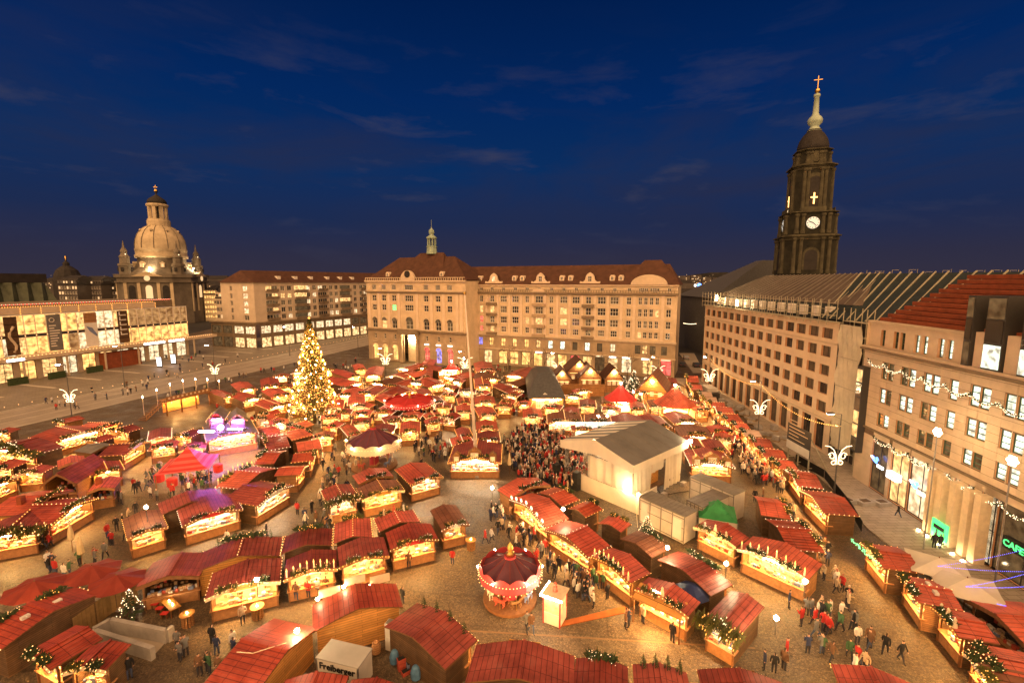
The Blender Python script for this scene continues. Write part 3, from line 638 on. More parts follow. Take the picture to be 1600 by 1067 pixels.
for i in range(nb+1): piece('mullion', 'white_frame', K, i*dx-.085, i*dx+.085, -.12, .1, 7.3, 18.7)
b = MB()
for z, t in ((7.3, .25), (9.9, .1), (12.35, .12), (13.2, .12), (16.0, .1), (18.7, .3)): b.box(-.1, ue+.1, -.10, .09, z-t/2, z+t/2)
b.build('transom', 'white_frame', K)
b = MB(); b.box(0, ue, .05, .12, 12.42, 13.12); b.build('floor_band', 'dark_frame', K)
b = MB(); b.box(0, ue, .18, 24, 7.2, 18.6); b.build('hall_block', 'dark_wall', K)
b = MB(); b.box(-3, ue+9, -3.6, .5, 6.35, 7.25); b.build('canopy', 'trim', K)
npar = int(ug/4.4)
for i in range(npar):
    piece('parapet_panel', 'trim', K, i*ug/npar+.08, (i+1)*ug/npar-.08, -.05, .2, 18.95, 20.9)
# bulbs along the parapet, the posts and the canopy edge
pts = [(i*.55, -.12, 21.0) for i in range(int(ug/.55))]
for i in range(npar+1): pts += [(i*ug/npar, -.12, 19.0+k*.5) for k in range(4)]
bulbs(pts, .13, 'bulb_tree', 'bulb_string', K)
bulbs([(i*.9-2, -3.65, 7.4) for i in range(int((ue+10)/.9))], .14, 'bulb', 'bulb_string', K)
bulbs([(i*dx, -.2, z) for i in range(nb+1) for z in (12.8, 7.9)], .1, 'bulb', 'bulb_string', K)
# ground floor
ops = []; 
for i in range(int(ue/5)):
    if i*5+4.2 < ue: ops.append((i*5+.7, i*5+4.3, .3, 5.6))
wall_mesh(ue, 0, 6.34, ops, depth=.25, y=.3).build('ground_floor_wall', ['trim', 'trim'], K)
for k, o in enumerate(ops): window(K, *o, random.choice(['win_gold', 'win_warm', 'glass_dim', 'win_gold', 'win_cream']) if k < len(ops)-4 else 'win_cream', 'dark_frame', 2, 2, depth=.5, fr=.14, name='shop_window')
for i in range(int(ue/10)+1):
    b = MB(); b.box(i*10-.2, i*10+.2, -3.2, -2.8, .12, 6.34); b.build('canopy_post', 'trim', K)
u = KF.uz(188, 560)[0]; piece('ticket_box', 'terracotta', K, u-6, u+5, -2.4, .2, .13, 5.2)
for x in (12, 75, 135): 
    u = KF.uz(x, 590)[0]; piece('shrub_planter', 'fir', K, u-2, u+2, -4.8, -3.8, .13, 2.0)
for x0, x1, y in ((11, 39, 564.5), (225, 258, 536), (264, 288, 531)):
    a = KF.uz(x0, y, 3.7)[0]; c = KF.uz(x1, y, 3.7)[0]; piece('lit_sign', 'sign_white', K, a, c, -3.75, -3.62, 6.45, 7.1)
for nm, x0, x1, y, ms in (('banner', 6, 27, 520, ['timber_dark', 'trim']), ('banner', 73, 95, 515, ['canvas_grey', 'white_frame']), ('banner', 131, 151, 512, ['white_paint', 'goods_blue', 'timber']), ('banner', 183, 199, 505, ['timber_dark', 'white_paint'])):
    a = KF.uz(x0, y)[0]; c = KF.uz(x1, y)[0]; o = piece(nm, ms[0], K, a, c, -.4, -.3, 7.7, 18.4); o.name = 'banner'
    if x0 == 6:
        b = MB(); b.tube([(a+(c-a)*(.5+.22*math.sin(t*.9)), -.43, 8.5+t*.9) for t in range(9)], .35, 5); b.build('swirl', ms[1], K)
    if x0 == 73:
        b = MB()
        for r_ in range(9): b.box(a+.4, c-.4-random.random()*1.4, -.43, -.405, 9+r_*.75, 9.3+r_*.75)
        b.tube([(a+1.2+.6*math.cos(t*.7), -.43, 16.8+.6*math.sin(t*.7)) for t in range(10)], .1, 4); b.build('lettering', ms[1], K)
    if x0 == 131:
        b = MB(); b.add([(a+.4, -.43, 14.2), (a+1.2, -.43, 12.6), (c-.4, -.43, 10.7), (c-.2, -.43, 11.3), (a+2.0, -.43, 13.6)], [(0, 1, 2, 3, 4)]); b.build('blue_patch', ms[1], K)
        piece('orange_field', ms[2], K, a, c, -.42, -.402, 15.2, 18.3)
    if x0 == 183:
        for k in range(5): b = MB(); b.box(a+.5, c-.5, -.43, -.405, 10.4+k*1.6, 10.7+k*1.6); b.box(a+.5, a+.85, -.43, -.405, 10.7+k*1.6, 11.6+k*1.6); b.build('letter', ms[1], K)
# rear block and the folded copper drum of the auditorium
b = MB(); b.box(6, ue+7, 16, 50, 7, 20.8); b.build('rear_block', 'trim_dark', K)
pts = [(6+i*.9, 15.9, 21.0) for i in range(int((ue+1)/.9))]; bulbs(pts, .15, 'bulb_red', 'bulb_string', K); bulbs([(p[0]+.45, p[1], p[2]+.1) for p in pts], .11, 'bulb_white', 'bulb_string', K)
dr0 = F1_local(KF, P(0, 470, 165)); dr1 = F1_local(KF, P(95, 470, 185))
b = MB(); n = 9; zt, zb = 27.6, 20.4
xs_ = [dr1.x-1-i*4.4 for i in range(n)]
for i in range(n-1):
    x1, x0 = xs_[i], xs_[i+1]; y = dr1.y; xm = (x0+x1)/2
    b.add([(x0-1.6, y+3.6, zt), (xm-1.6, y+1.2, zt), (x1-1.6, y+3.6, zt), (x0, y, zb), (xm, y+1.2, zb), (x1, y, zb)], [(3, 4, 1, 0), (4, 5, 2, 1)])
b.add([(xs_[0]-1.6, dr1.y+3.6, zt), (xs_[0]-3, dr1.y+30, zt), (xs_[0], dr1.y+30, zb), (xs_[0], dr1.y, zb)], [(3, 2, 1, 0)])
b.build('folded_drum', 'copper_dark', K)
b = MB(); b.box(xs_[-1]-2, xs_[0]-1.2, dr1.y+2.6, dr1.y+34, zt, zt+3.4); b.build('drum_roof', 'roof_dark', K)
# ---------------------------------------------------------------- stone office with boarded windows and scaffolded roof
SF = Fac(G(1096, 596), G(1293, 713)); S_ = thing('boarded_stone_office', 'pale stone office with grid of boarded windows and scaffolding round its unfinished roof', 'building', SF.p0, SF.rz)
L = SF.L; zt = 21.6; Qx = lambda x: 1080+x/3.075
Qy = lambda y: 400+y/3.075
n = 15; ops = []; zr = [SF.uz(Qx(650), Qy(y))[1] for y in (345, 395, 432, 484, 525, 576, 613, 668, 705, 760, 800, 925)]
us = [2.2+(L-5.0)*i/(n-1) for i in range(n)]
for r in range(5):
    a, c = zr[r*2+1], zr[r*2]
    for i, u in enumerate(us):
        k = 1.22 if r else 1.35
        ops.append((u-k, u+k, a, c))
for u in us: ops.append((u-1.25, u+1.25, .5, zr[10]))
ops = [o for o in ops if o[0] > 0 and o[1] < L]
wall_mesh(L, 0, zt, ops, depth=.45).build('wall', ['stone_tan', 'reveal'], S_)
for o in ops: 
    wdw = window(S_, *o, random.choice(['boarded', 'boarded', 'boarded', 'glass_dark']), 'dark_frame', 2 if o[1]-o[0] > 2.1 else 1, 1, depth=.42, fr=.07)
for z in (zr[2]+.55, zr[10]+.4): b = MB(); b.box(0, L, -.12, 0, z-.12, z+.12); b.build('string_course', 'trim', S_)
b = MB(); b.quad((L, 0, 0), (L, 12, 0), (L, 12, zt), (L, 0, zt)); b.quad((0, 12, 0), (0, 0, 0), (0, 0, zt), (0, 12, zt)); b.quad((0, 0, zt), (L, 0, zt), (L, 14, zt), (0, 14, zt)); b.build('side_wall', 'dark_wall', S_)
b = MB(); zr0, zr1 = 24.3, 29.4; x0, x1, xa, xb = 3.0, L-.5, 14.0, L-6
b.add([(x0, 2.2, zr0), (x1, 2.2, zr0), (xb+1, 9.3, zr1), (xa, 9.3, zr1), (x0, 17, zr0), (x1, 17, zr0)], [(0, 1, 2, 3), (4, 0, 3), (1, 5, 2), (5, 4, 3, 2)]); rf = b.build('tarp_roof', 'tarp_roof', S_)
b = MB()
for i in range(26):
    t = i/25; p = Vector((x0+(x1-x0)*t, 2.1, zr0+.05)); q = Vector((xa+(xb+1-xa)*t, 9.25, zr1+.08)); b.bar(p, q, .12)
b.build('batten', 'container_dark', rf)
b = MB(); b.box(x0, x1, 2.0, 12, zt, zr0-.05); b.build('attic_wall', 'deck_dark', S_)
for i in range(13): 
    u = 5+i*(L-9)/12.5; piece('dormer_board', 'white_paint', S_, u, u+1.5, 1.2, 2.1, 22.1, 23.9)
sc_ = MB()                                          # scaffolding tubes along the eaves
for i in range(int(L/2.1)+1):
    x = i*2.1; sc_.bar((x, -.9, zt-.4), (x, -.9, zt+3.6), .07); sc_.bar((x, .6, zt), (x, .6, zt+3.6), .07); sc_.bar((x, -.9, zt+1.1), (x, .6, zt+1.1), .06)
for z in (zt+.1, zt+1.1, zt+2.1, zt+3.1): sc_.bar((0, -.9, z), (L, -.9, z), .07)
sc_.box(0, L, -.85, .5, zt+.02, zt+.1); sc_.build('scaffold', 'rafter', S_)
for u, z in ((22, zt+.9), (10, zt+1.6)): 
    b = MB(); b.box(u-.35, u+.35, -1.1, -.9, z, z+1.3); b.build('site_lamp', 'lamp_soft', S_)
# tarpaulin wrapped corner tower with its scaffold, and the bare rafters behind
tc0 = SF.w(SF.L+.6, 0); TF = Fac(tc0+Vector((.0, .3, 0)), G(1334, 741)+Vector((.3, 1.2, 0)))
T2 = thing('wrapped_corner_scaffold', 'scaffold wrapped in pale tarpaulin between the two stone offices', 'scaffold', TF.p0, TF.rz)
b = MB(); nx, nz_ = 14, 24; Lt = TF.L; hh = 21.5
vs_ = [(Lt*i/nx, -.1+.16*math.sin(i*2.1+j*.8)+.1*math.sin(j*1.7+i), 2.2+(hh-2.2)*j/nz_) for j in range(nz_+1) for i in range(nx+1)]
b.add(vs_, [(j*(nx+1)+i, j*(nx+1)+i+1, (j+1)*(nx+1)+i+1, (j+1)*(nx+1)+i) for j in range(nz_) for i in range(nx)]); b.build('tarpaulin', 'tarp', T2, smooth=True)
b = MB()
for x in (0, Lt/2, Lt): b.bar((x, .3, 0), (x, .3, hh+2.5), .09); b.bar((x, 1.3, 0), (x, 1.3, hh+2.5), .09)
for j in range(11): b.bar((0, .3, j*2.2), (Lt, .3, j*2.2), .07); b.box(0, Lt, .35, 1.25, j*2.2, j*2.2+.06)
b.build('scaffold_tubes', 'rafter', T2)
b = MB(); b.box(-.4, Lt+.2, 1.6, 9, 0, hh); b.build('dark_core', 'dark_wall', T2)
for z in (7.1, 12.0, 16.5): piece('tarp_seam', 'rafter', T2, .2, Lt-.2, -.34, -.28, z, z+.07)
# ---------------------------------------------------------------- right-hand stone office with the stepped terracotta roof
rn = G(1332, 745); rdir = (G(1500, 858)-rn).normalized()
RF = Fac(rn, rn+rdir*52); O_ = thing('terracotta_roof_office', 'stone-clad office with lit window pairs, garlands and stepped terracotta roof', 'building', RF.p0, RF.rz)
L = 52.0; zc = RF.uz(1352, 543)[1]; za = RF.uz(1364, 505)[1]
Ex = lambda x: 1200+x/4
Ey = lambda y: 560+y/4
r2 = [(715, 235), (750, 245), (835, 280), (880, 297), (975, 330), (1025, 345), (1135, 395), (1265, 440), (1330, 455), (1480, 510), (1560, 540)]
us = [RF.uz(Ex(x), Ey(y))[0] for x, y in r2]
us += [us[-1]+3.6, us[-1]+4.9, us[-1]+9, us[-1]+10.3, us[-1]+14]
zrow = [RF.uz(Ex(990), Ey(y))[1] for y in (92, 210, 282, 385, 460, 590)]
rr = [(zrow[1], zrow[0]), (zrow[3], zrow[2]), (zrow[5]+.7, zrow[4]), ]
ops = []; ws = []
for i, u in enumerate(us):
    for r, (a, c) in enumerate(rr):
        g = 'win_white' if random.random() < (.9, .72, .5)[r] else 'glass_dim'
        if i < 2 and r == 0: g = 'glass_dim'
        ops.append((u-.55, u+.55, a, c)); ws.append((u-.55, u+.55, a, c, g))
zlow = RF.uz(Ex(1115), Ey(545))[1]
zg = 7.2
shop = [(690, 690, 1.5, 'glass_dim'), (812, 760, 1.5, 'win_warm'), (948, 850, 1.9, 'win_cream'), (1085, 900, 1.2, 'win_cream'), (1165, 930, 1.2, 'win_cream'), (1255, 960, 1.2, 'win_cream'), (1345, 990, 1.3, 'win_cream'), (1400, 1010, 1.0, 'glass_dim')]
for x, y, k, g in shop:
    u = RF.uz(Ex(x), Ey(y))[0]; ops.append((u-k, u+k, .25, zg)); ws.append((u-k, u+k, .25, zg, g))
uS = RF.uz(1590, 840)[0]; ops.append((uS-2.2, uS+3.5, .25, zg)); ws.append((uS-2.2, uS+3.5, .25, zg, 'glass_dim'))
for k_ in range(3): ops.append((uS+6+k_*4.5, uS+9+k_*4.5, .25, zg)); ws.append((uS+6+k_*4.5, uS+9+k_*4.5, .25, zg, 'win_warm'))
ops = [o for o in ops if o[1] < L-.2 and o[0] > .2]; ws = [o for o in ws if o[1] < L-.2 and o[0] > .2]
wall_mesh(L, 0, zc, ops, depth=.24).build('wall', ['stone_joint', 'reveal'], O_)
for q in ws: window(O_, *q, 'green_frame' if q[2] > 5 else 'dark_frame', 1 if q[2] > 5 else 2, 3 if q[2] > 5 else 2, depth=.2, fr=.11)
# cladding panels, one by one
us_b = sorted(set([0, L]+[round(v, 2) for o in ops if o[2] > 5 for v in o[:2]])); pan = 0; rest = MB()
ch = .86; zz = zg+.9; bands = []
while zz < zc-.3: bands.append((zz, min(zz+ch, zc-.05))); zz += ch
segs = []
x = .0; k = 0
cuts = [0]
for u in us:
    cuts += [u-.58, u+.58]
cuts = [c for c in sorted(cuts) if c < L]+[L]
cells = []
for z0, z1 in bands:
    for i in range(len(cuts)-1):
        x0, x1 = cuts[i]+.015, cuts[i+1]-.015
        m_ = 1 if x1-x0 < 2.6 else int((x1-x0)/2.2)
        for j in range(m_):
            a = x0+(x1-x0)*j/m_; c = x0+(x1-x0)*(j+1)/m_-(.03 if j < m_-1 else 0)
            segz = [(z0+.018, z1-.018)]
            for o in ops:
                if o[2] > 5 and not (c < o[0]+.02 or a > o[1]-.02):
                    ns = []
                    for s0, s1 in segz:
                        if s1 <= o[2]-.02 or s0 >= o[3]+.02: ns.append((s0, s1)); continue
                        if s0 < o[2]-.02: ns.append((s0, o[2]-.02))
                        if s1 > o[3]+.02: ns.append((o[3]+.02, s1))
                    segz = ns
            for s0, s1 in segz:
                if s1-s0 > .12: cells.append((a, c, s0, s1))
cells.sort(key=lambda q: -(q[0]*.6+(q[1]-q[0])*4))
for q in cells[:300]: piece('stone_panel', 'stone_panel', O_, q[0], q[1], -.035, .0-.001, q[2], q[3])
for q in cells[300:]: rest.box(q[0], q[1], -.035, -.001, q[2], q[3])
rest.build('stone_cladding', 'stone_panel', O_, kind='stuff')
b = MB()
gops = sorted([o for o in ops if o[2] < 1]); xx = 0
for o in gops+[(L, L, 0, 0)]:                        # shop-storey piers clad in courses
    if o[0]-xx > .2:
        for j in range(8): b.box(xx+.03, o[0]-.03, -.05, -.001, .05+j*.9, .05+j*.9+.87)
    xx = o[1]
b.build('pier_cladding', 'stone_panel', O_)
for o in gops: piece('lintel', 'stone_panel', O_, o[0], o[1], -.05, -.001, zg+.02, zg+.86)
for k_, (x, y) in enumerate(((1068, 880), (1125, 905), (1210, 940), (1300, 970), (1372, 1000))):      # floodlit colonnade fins
    u = RF.uz(Ex(x), Ey(y))[0]; b = MB(); b.prism([(u-.38, .12), (u+.38, .12), (u+.38, zg), (u-.38, zg)], -1.1, -.06); o = b.build('colonnade_fin', 'cream', O_)
    b = MB(); b.lathe([(.12, 0), (.14, .1)], 8, (u, -1.7, .13)); b.build('uplight', 'lamp_soft', o)
for z, p, t, m_ in ((zg+.95, .3, .22, 'trim_dark'), (zc, .6, .3, 'trim_dark'), (zc+.28, .35, .26, 'stone_panel')): b = MB(); b.box(-.2, L, -p, .05, z-t/2, z+t/2); b.build('cornice', m_, O_)
# attic storey set back, with glass bays
bayx = [RF.uz(1330+x/5.333, 420+y/5.333)[0] for x, y in ((930, 700), (965, 700), (1090, 780), (1245, 800), (1390, 850))]
bays = [(bayx[0], bayx[1]+.4, 'glass_dim'), (bayx[2], bayx[3], 'win_white'), (bayx[4], bayx[4]+3.4, 'win_white'), (bayx[4]+9, bayx[4]+12.5, 'win_white')]
aw = [RF.uz(1330+x/5.333, 420+y/5.333)[0] for x, y in ((238, 600), (345, 620), (398, 630), (515, 660), (580, 680), (712, 700), (787, 715))]
aops = [(u-.42, u+.42, zc+.6, za-.75) for u in aw]
wall_mesh(bays[0][0]-.1, zc+.4, za, aops, depth=.4, y=.35).build('attic_wall', ['stone_panel', 'reveal'], O_)
for i, o in enumerate(aops): window(O_, *o, 'glass_dark' if i < 3 else 'win_white', 'green_frame', 1, 3, depth=.7, fr=.1)
prev = bays[0][1]
for i, (a, c, g) in enumerate(bays):
    if i: piece('attic_block', 'stone_panel', O_, prev+.12, a-.12, .2, 3.0, zc+.4, za+.5)
    prev = c
    b = MB(); b.box(a, c, -.1, 4.6, zc+.42, za+4.2); bo = b.build('glass_bay', 'dark_frame', O_)
    nn = 3 if c-a > 2 else 1
    for k_ in range(nn):
        xa_ = a+(c-a)*k_/nn+.1; xb_ = a+(c-a)*(k_+1)/nn-.1
        piece('bay_pane', g if g != 'glass_dim' else 'glass_dim', bo, xa_, xb_, -.16, -.105, zc+.6, za-.6); piece('bay_pane', 'glass_dark', bo, xa_, xb_, -.16, -.105, za-.3, za+1.8); piece('bay_pane', 'glass_dim', bo, xa_, xb_, -.16, -.105, za+2.0, za+4.0)
piece('attic_block', 'stone_panel', O_, prev+.12, L, .2, 3.0, zc+.4, za+.5)
b = MB(); b.box(-.15, bays[0][0]-.1, .1, .9, za, za+.35); b.build('attic_coping', 'trim', O_)
ns = 11
for i in range(ns):                                   # stepped terracotta louvres of the roof
    z = za+.3+i*.56; y = 1.0+i*.58; x0 = .8+i*.55
    b = MB(); b.prism([(x0, 0), (L, 0), (L, .5), (x0, .5)], 0, .7)
    me = b.mesh('louvre', 'terracotta'); put('louvre', me, O_, (0, y, z))
b = MB(); b.add([(1.0, 1.7, za+.2), (L, 1.7, za+.2), (L, 8.4, za+6.2), (7.2, 8.4, za+6.2), (1.2, 14, za+.2)], [(0, 1, 2, 3), (4, 0, 3)]); b.build('roof_deck', 'roof_dark', O_)
b = MB(); b.quad((0, 14, 0), (0, 0, 0), (0, 0, za), (0, 14, za)); b.build('end_wall', 'stone_panel', O_)
# glazed corner bay at the left end
b = MB(); b.box(.25, 1.6, -.9, 0, 4.2, zc-2.5); cb = b.build('corner_glass_bay', 'dark_frame', O_)
for j in range(6):
    z = 4.5+j*(zc-7.2)/6; piece('bay_pane', 'win_warm' if j in (1, 2, 5) else 'glass_dim', cb, .4, 1.45, -.96, -.91, z, z+(zc-7.2)/6-.25)
# illuminated signs
for x, y in ((1370, 722), (1432, 762)):
    u, z = RF.uz(x, y, .5); b = MB(); b.tube([(u-.9, -.5, z+.5), (u-.5, -.5, z+.1), (u-.1, -.5, z-.05), (u+.1, -.5, z+.35), (u-.15, -.5, z+.6)], .16, 6); b.build('blue_sign_curl', 'sign_blue', O_)
    b = MB(); b.tube([(u-.95, -.62, z+.55), (u-.6, -.62, z+.35)], .12, 5); b.box(u+.2, u+1.3, -.6, -.45, z-.55, z-.2); b.build('blue_sign_lettering', 'sign_white', O_)
u, z = RF.uz(1395, 744, .7); b = MB(); b.box(u-.9, u+.9, -.9, -.3, z-.4, z+.45); o = b.build('lit_box_sign', 'sign_white', O_); piece('red_patch', 'sign_red', o, u-.5, u-.15, -.93, -.905, z-.15, z+.25); piece('red_patch', 'sign_red', o, u+.15, u+.5, -.93, -.905, z-.15, z+.25)
def text_mesh(s, size, name='lettering', m_='ink', ext=.015, bold=0.0):
    cu_ = bpy.data.curves.new(name, 'FONT'); cu_.body = s; cu_.size = size; cu_.extrude = ext; cu_.align_x = 'CENTER'; cu_.align_y = 'CENTER'; cu_.offset = bold; cu_.resolution_u = 2
    o = bpy.data.objects.new(name, cu_); C.objects.link(o); bpy.context.view_layer.update()
    me = bpy.data.meshes.new_from_object(o.evaluated_get(bpy.context.evaluated_depsgraph_get())); bpy.data.objects.remove(o)
    me.materials.clear(); me.materials.append(M[m_]); return me
u, z = RF.uz(1592, 858, .6); b = MB(); b.box(u-1.5, u+2.6, -.7, -.2, z-.55, z+.55); sg = b.build('cafe_sign', 'ink', O_)
o = put('lettering', text_mesh('CAFE\u00b7BAR', .85, m_='sign_green', bold=.02), sg, (u+.5, -.74, z)); o.rotation_euler = (R(90), 0, 0)
def garland(fac, par, p0, p1, n, off, name='garland'):
    """swagged fir garland hung in loops along a facade with warm bulbs"""
    a = Vector(fac.uz(*p0, off)); c = Vector(fac.uz(*p1, off)); g = MB(); bl = []; rnd = random.Random(3)
    for i in range(n):
        q0 = a.lerp(c, i/n); q1 = a.lerp(c, (i+1)/n)
        pts = sag((q0.x, -off, q0.y), (q1.x, -off, q1.y), 14, .55)
        g.tube(pts, .09, 5)
        for p in pts:
            for _ in range(4): bl.append(p+Vector((rnd.uniform(-.16, .16), rnd.uniform(-.25, .05), rnd.uniform(-.16, .16))))
            for _ in range(5):
                d = Vector((rnd.uniform(-1, 1), rnd.uniform(-1, .6), rnd.uniform(-1, 1))).normalized()*.26; e = d.cross(Vector((.3, .5, .8))).normalized()*.06
                g.add([p-e, p+e, p+d], [(0, 1, 2)])
        s0 = Vector((q0.x, -off, q0.y))
        for _ in range(18):
            d = Vector((rnd.uniform(-1, 1), rnd.uniform(-1, .6), rnd.uniform(-1, 1))).normalized()*.4; e = d.cross(Vector((.3, .5, .8))).normalized()*.1
            g.add([s0-e, s0+e, s0+d], [(0, 1, 2)])
    o = g.build(name, 'fir', par, kind='stuff'); bulbs(bl, .045, 'bulb_white', 'bulbs', o)
garland(RF, O_, (1357, 562), (1612, 648), 7, .5); garland(RF, O_, (1366, 682), (1612, 812), 7, .5)
# rafters of the unfinished roof between the two offices, behind
q = P(1345, 432, 79); B_ = thing('unfinished_rafter_roof', 'bare pale rafters over a dark deck rising behind the terracotta roof', 'roof', (q.x, q.y, 0), 0)
b = MB(); b.add([(-8, -3, 22.0), (-4, -24, 22.0), (3.5, -24, 29.2), (0, 0, 29.3), (30, 0, 29.3), (30, -24, 29.0)], [(0, 1, 2, 3), (3, 2, 5, 4)]); b.build('deck', 'deck_dark', B_)
b = MB()
for i in range(15):
    t = i/14; b.bar(Vector((-8, -3, 22.1)).lerp(Vector((-4, -24, 22.1)), t), Vector((0, 0, 29.5)).lerp(Vector((3.5, -24, 29.4)), t), .15)
b.build('rafter', 'rafter', B_)
b = MB(); b.box(0, 10, -14, 6, 0, 21.8); b.build('shell', 'dark_wall', B_)
b = MB()
for i in range(26):
    x = 4+i*1.5; h = .4+.5*random.random(); b.bar((x, 4, 29.3), (x, 4, 29.3+h), .05); 
    if i % 2: b.bar((x, 4, 29.3+h), (x+1.2, 4, 29.3+h), .05)
b.box(3, 44, 4, 4.2, 29.2, 29.35); b.build('roof_railing', 'rafter', B_)
# ================================================================ CHURCHES AND THE FAR CITY
def kreuz():
    c = P(1255, 420, 157); t = thing('baroque_church_tower', 'dark baroque church tower with clock, lit crosses and pale cupola spire', 'church', (c.x, c.y, 0), R(-18))
    z = lambda y: P(1268, y, 157).z
    def stage(name, r, y0, y1, m_='sandstone_dark', ch=.28):
        b = MB(); k = r*ch; z0, z1 = z(y0), z(y1); poly = [(-r+k, -r), (r-k, -r), (r, -r+k), (r, r-k), (r-k, r), (-r+k, r), (-r, r-k), (-r, -r+k)]
        b.slab(poly, z0, z1); return b.build(name, m_, t)
    def corn(r, y, h=.8, ch=.28):
        b = MB()
        for dr, dz, hh in ((0, 0, h), (.55, h*.35, h*.4), (-.35, -h*.7, h*.7)):
            rr = r+dr; k = rr*ch; poly = [(-rr+k, -rr), (rr-k, -rr), (rr, -rr+k), (rr, rr-k), (rr-k, rr), (-rr+k, rr), (-rr, rr-k), (-rr, -rr+k)]; b.slab(poly, z(y)+dz, z(y)+dz+hh)
        b.build('cornice', 'sandstone_mid', t)
    stage('lower_stage', 7.3, 700, 372); corn(7.9, 374, 1.0); stage('clock_stage', 6.7, 371, 335); corn(7.0, 337, .6); stage('bell_stage', 5.3, 336, 264, ch=.4); corn(5.9, 266, 1.0, .4); stage('lantern_stage', 4.3, 262, 238, ch=.45)
    corn(4.6, 240, .6, .45)
    for r, y0, y1, ch in ((7.3, 428, 374, .28), (5.3, 334, 268, .4), (6.7, 368, 338, .28), (4.3, 260, 242, .45)):
        for k in range(4):
            for s in (-1, -.62, .62, 1):
                a = k*math.pi/2; x = s*r*(1-ch)*.93; b = MB(); b.lathe([(.75, z(y0)), (.75, z(y0)+1), (.6, z(y0)+1.1), (.52, z(y1)-1), (.8, z(y1)-.6), (.8, z(y1))], 8, (x*math.cos(a)+r*math.sin(a)*1.03, x*math.sin(a)-r*math.cos(a)*1.03, 0)); b.build('column', 'sandstone_mid', t)
    n = 10
    for k in range(4):                                # openings on the four faces
        a = k*math.pi/2
        e = bpy.data.objects.new('tower_face', None); C.objects.link(e); e.parent = t; e.rotation_euler = (0, 0, a)
        def arch(wd, za_, zb_, y, m_, nm='arched_opening', pr=.12):
            b = MB(); b.prism([(-wd, za_), (wd, za_), (wd, zb_)]+[(wd*math.cos(math.pi*i/n), zb_+wd*math.sin(math.pi*i/n)) for i in range(1, n)]+[(-wd, zb_)], y-pr, y+.2); return b.build(nm, m_, e)
        arch(2.6, z(330), z(288), -5.32, 'sandstone_mid', 'arch_surround', .25); arch(1.9, z(330), z(290), -5.4, 'roof_dark', pr=.22)
        arch(2.4, z(426), z(400), -7.35, 'sandstone_mid', 'arch_surround', .2); arch(1.8, z(426), z(401), -7.42, 'roof_dark', pr=.2)
        b = MB(); b.box(-.2, .2, -5.9, -5.7, z(323), z(306)); b.box(-.95, .95, -5.9, -5.7, z(314), z(312)); b.build('lit_cross', 'glow_cross', e)
        for s in (-1, 1): b = MB(); b.box(s*1.05-.6, s*1.05+.6, -5.9, -5.7, z(331), z(327.5)); b.build('lit_window', 'win_cream', e)
        b = MB(); b.lathe([(1.85, -.12), (1.85, .12)], 24); q = put('clock_face', b.mesh('clock_face', 'clock'), e, (0, -6.85, z(352))); q.rotation_euler = (R(90), 0, 0)
        b = MB()
        for i in range(12): an_ = i*math.pi/6; b.bar((1.35*math.sin(an_), -7.0, z(352)+1.35*math.cos(an_)), (1.7*math.sin(an_), -7.0, z(352)+1.7*math.cos(an_)), .14)
        b.bar((0, -7.03, z(352)), (-1.15, -7.03, z(352)+.5), .2); b.bar((0, -7.06, z(352)), (1.0, -7.06, z(352)-1.0), .14); b.build('clock_hands', 'roof_dark', e)
        arch(1.4, z(258), z(248), -4.4, 'sandstone_mid', 'niche', .2)
        b = MB(); b.box(-3.4, 3.4, -6.9, -6.7, z(334), z(334)+1.3); b.build('balustrade', 'sandstone_mid', e)
        b = MB(); b.box(-2.6, 2.6, -8.1, -7.5, z(430), z(430)+1.6); b.build('balcony', 'sandstone_dark', e)
    zz = z(238); b = MB(); b.lathe([(4.6, zz), (4.6, zz+1.5), (4.1, zz+3.4), (3.0, zz+5.3), (2.1, zz+6.2), (2.1, zz+6.8)], 12); b.build('dome', 'roof_dark', t, smooth=True)
    z1 = z(206); prof = [(2.2, z1), (1.9, z1+.4), (1.3, z1+1.3), (1.2, z1+1.6), (2.1, z1+2.6), (2.2, z1+3.3), (1.9, z1+4.1), (1.1, z1+4.9), (.9, z1+5.6), (.72, z(152)), (1.0, z(152)+.2), (.9, z(152)+.8), (.35, z(147)), (.3, z(146))]
    b = MB(); b.lathe(prof, 12); b.build('spire_cupola', 'copper_pale', t, smooth=True)
    b = MB(); b.sphere((0, 0, z(142)), .8); b.build('gold_ball', 'gold', t, smooth=True)
    b = MB(); b.box(-.1, .1, -.1, .1, z(139), z(119)); b.box(-1.2, 1.2, -.1, .1, z(125)-.1, z(125)+.1); b.build('cross', 'gold', t)
    # nave roof behind and to the left
    b = MB(); p = [P(1095, 462, 170), P(1206, 406, 170), P(1290, 406, 185), P(1330, 430, 175), P(1100, 470, 215), P(1206, 408, 200)]
    q = thing('church_nave', 'dark grey sloping church roof beside the dark tower', 'church', (p[0].x, p[0].y, 0))
    zb, zt = 22.0, P(1208, 405, 172).z; xa = P(1112, 455, 170).x; xb = P(1215, 405, 172).x
    b.add([(xa, 170, zb), (xb+25, 170, zb), (xb+25, 205, zb), (xa, 205, zb), (xb, 187, zt), (xb+20, 187, zt), (xb-1, 180, zt)], [(0, 1, 5, 6), (6, 5, 4), (3, 0, 6, 4), (2, 3, 4, 5), (1, 2, 5)])
    b.box(xa+1, xb+24, 171, 204, 0, zb-.01); o = b.build('nave_roof', 'slate'); o.parent = q; o.location = (-p[0].x, -p[0].y, 0)
kreuz()
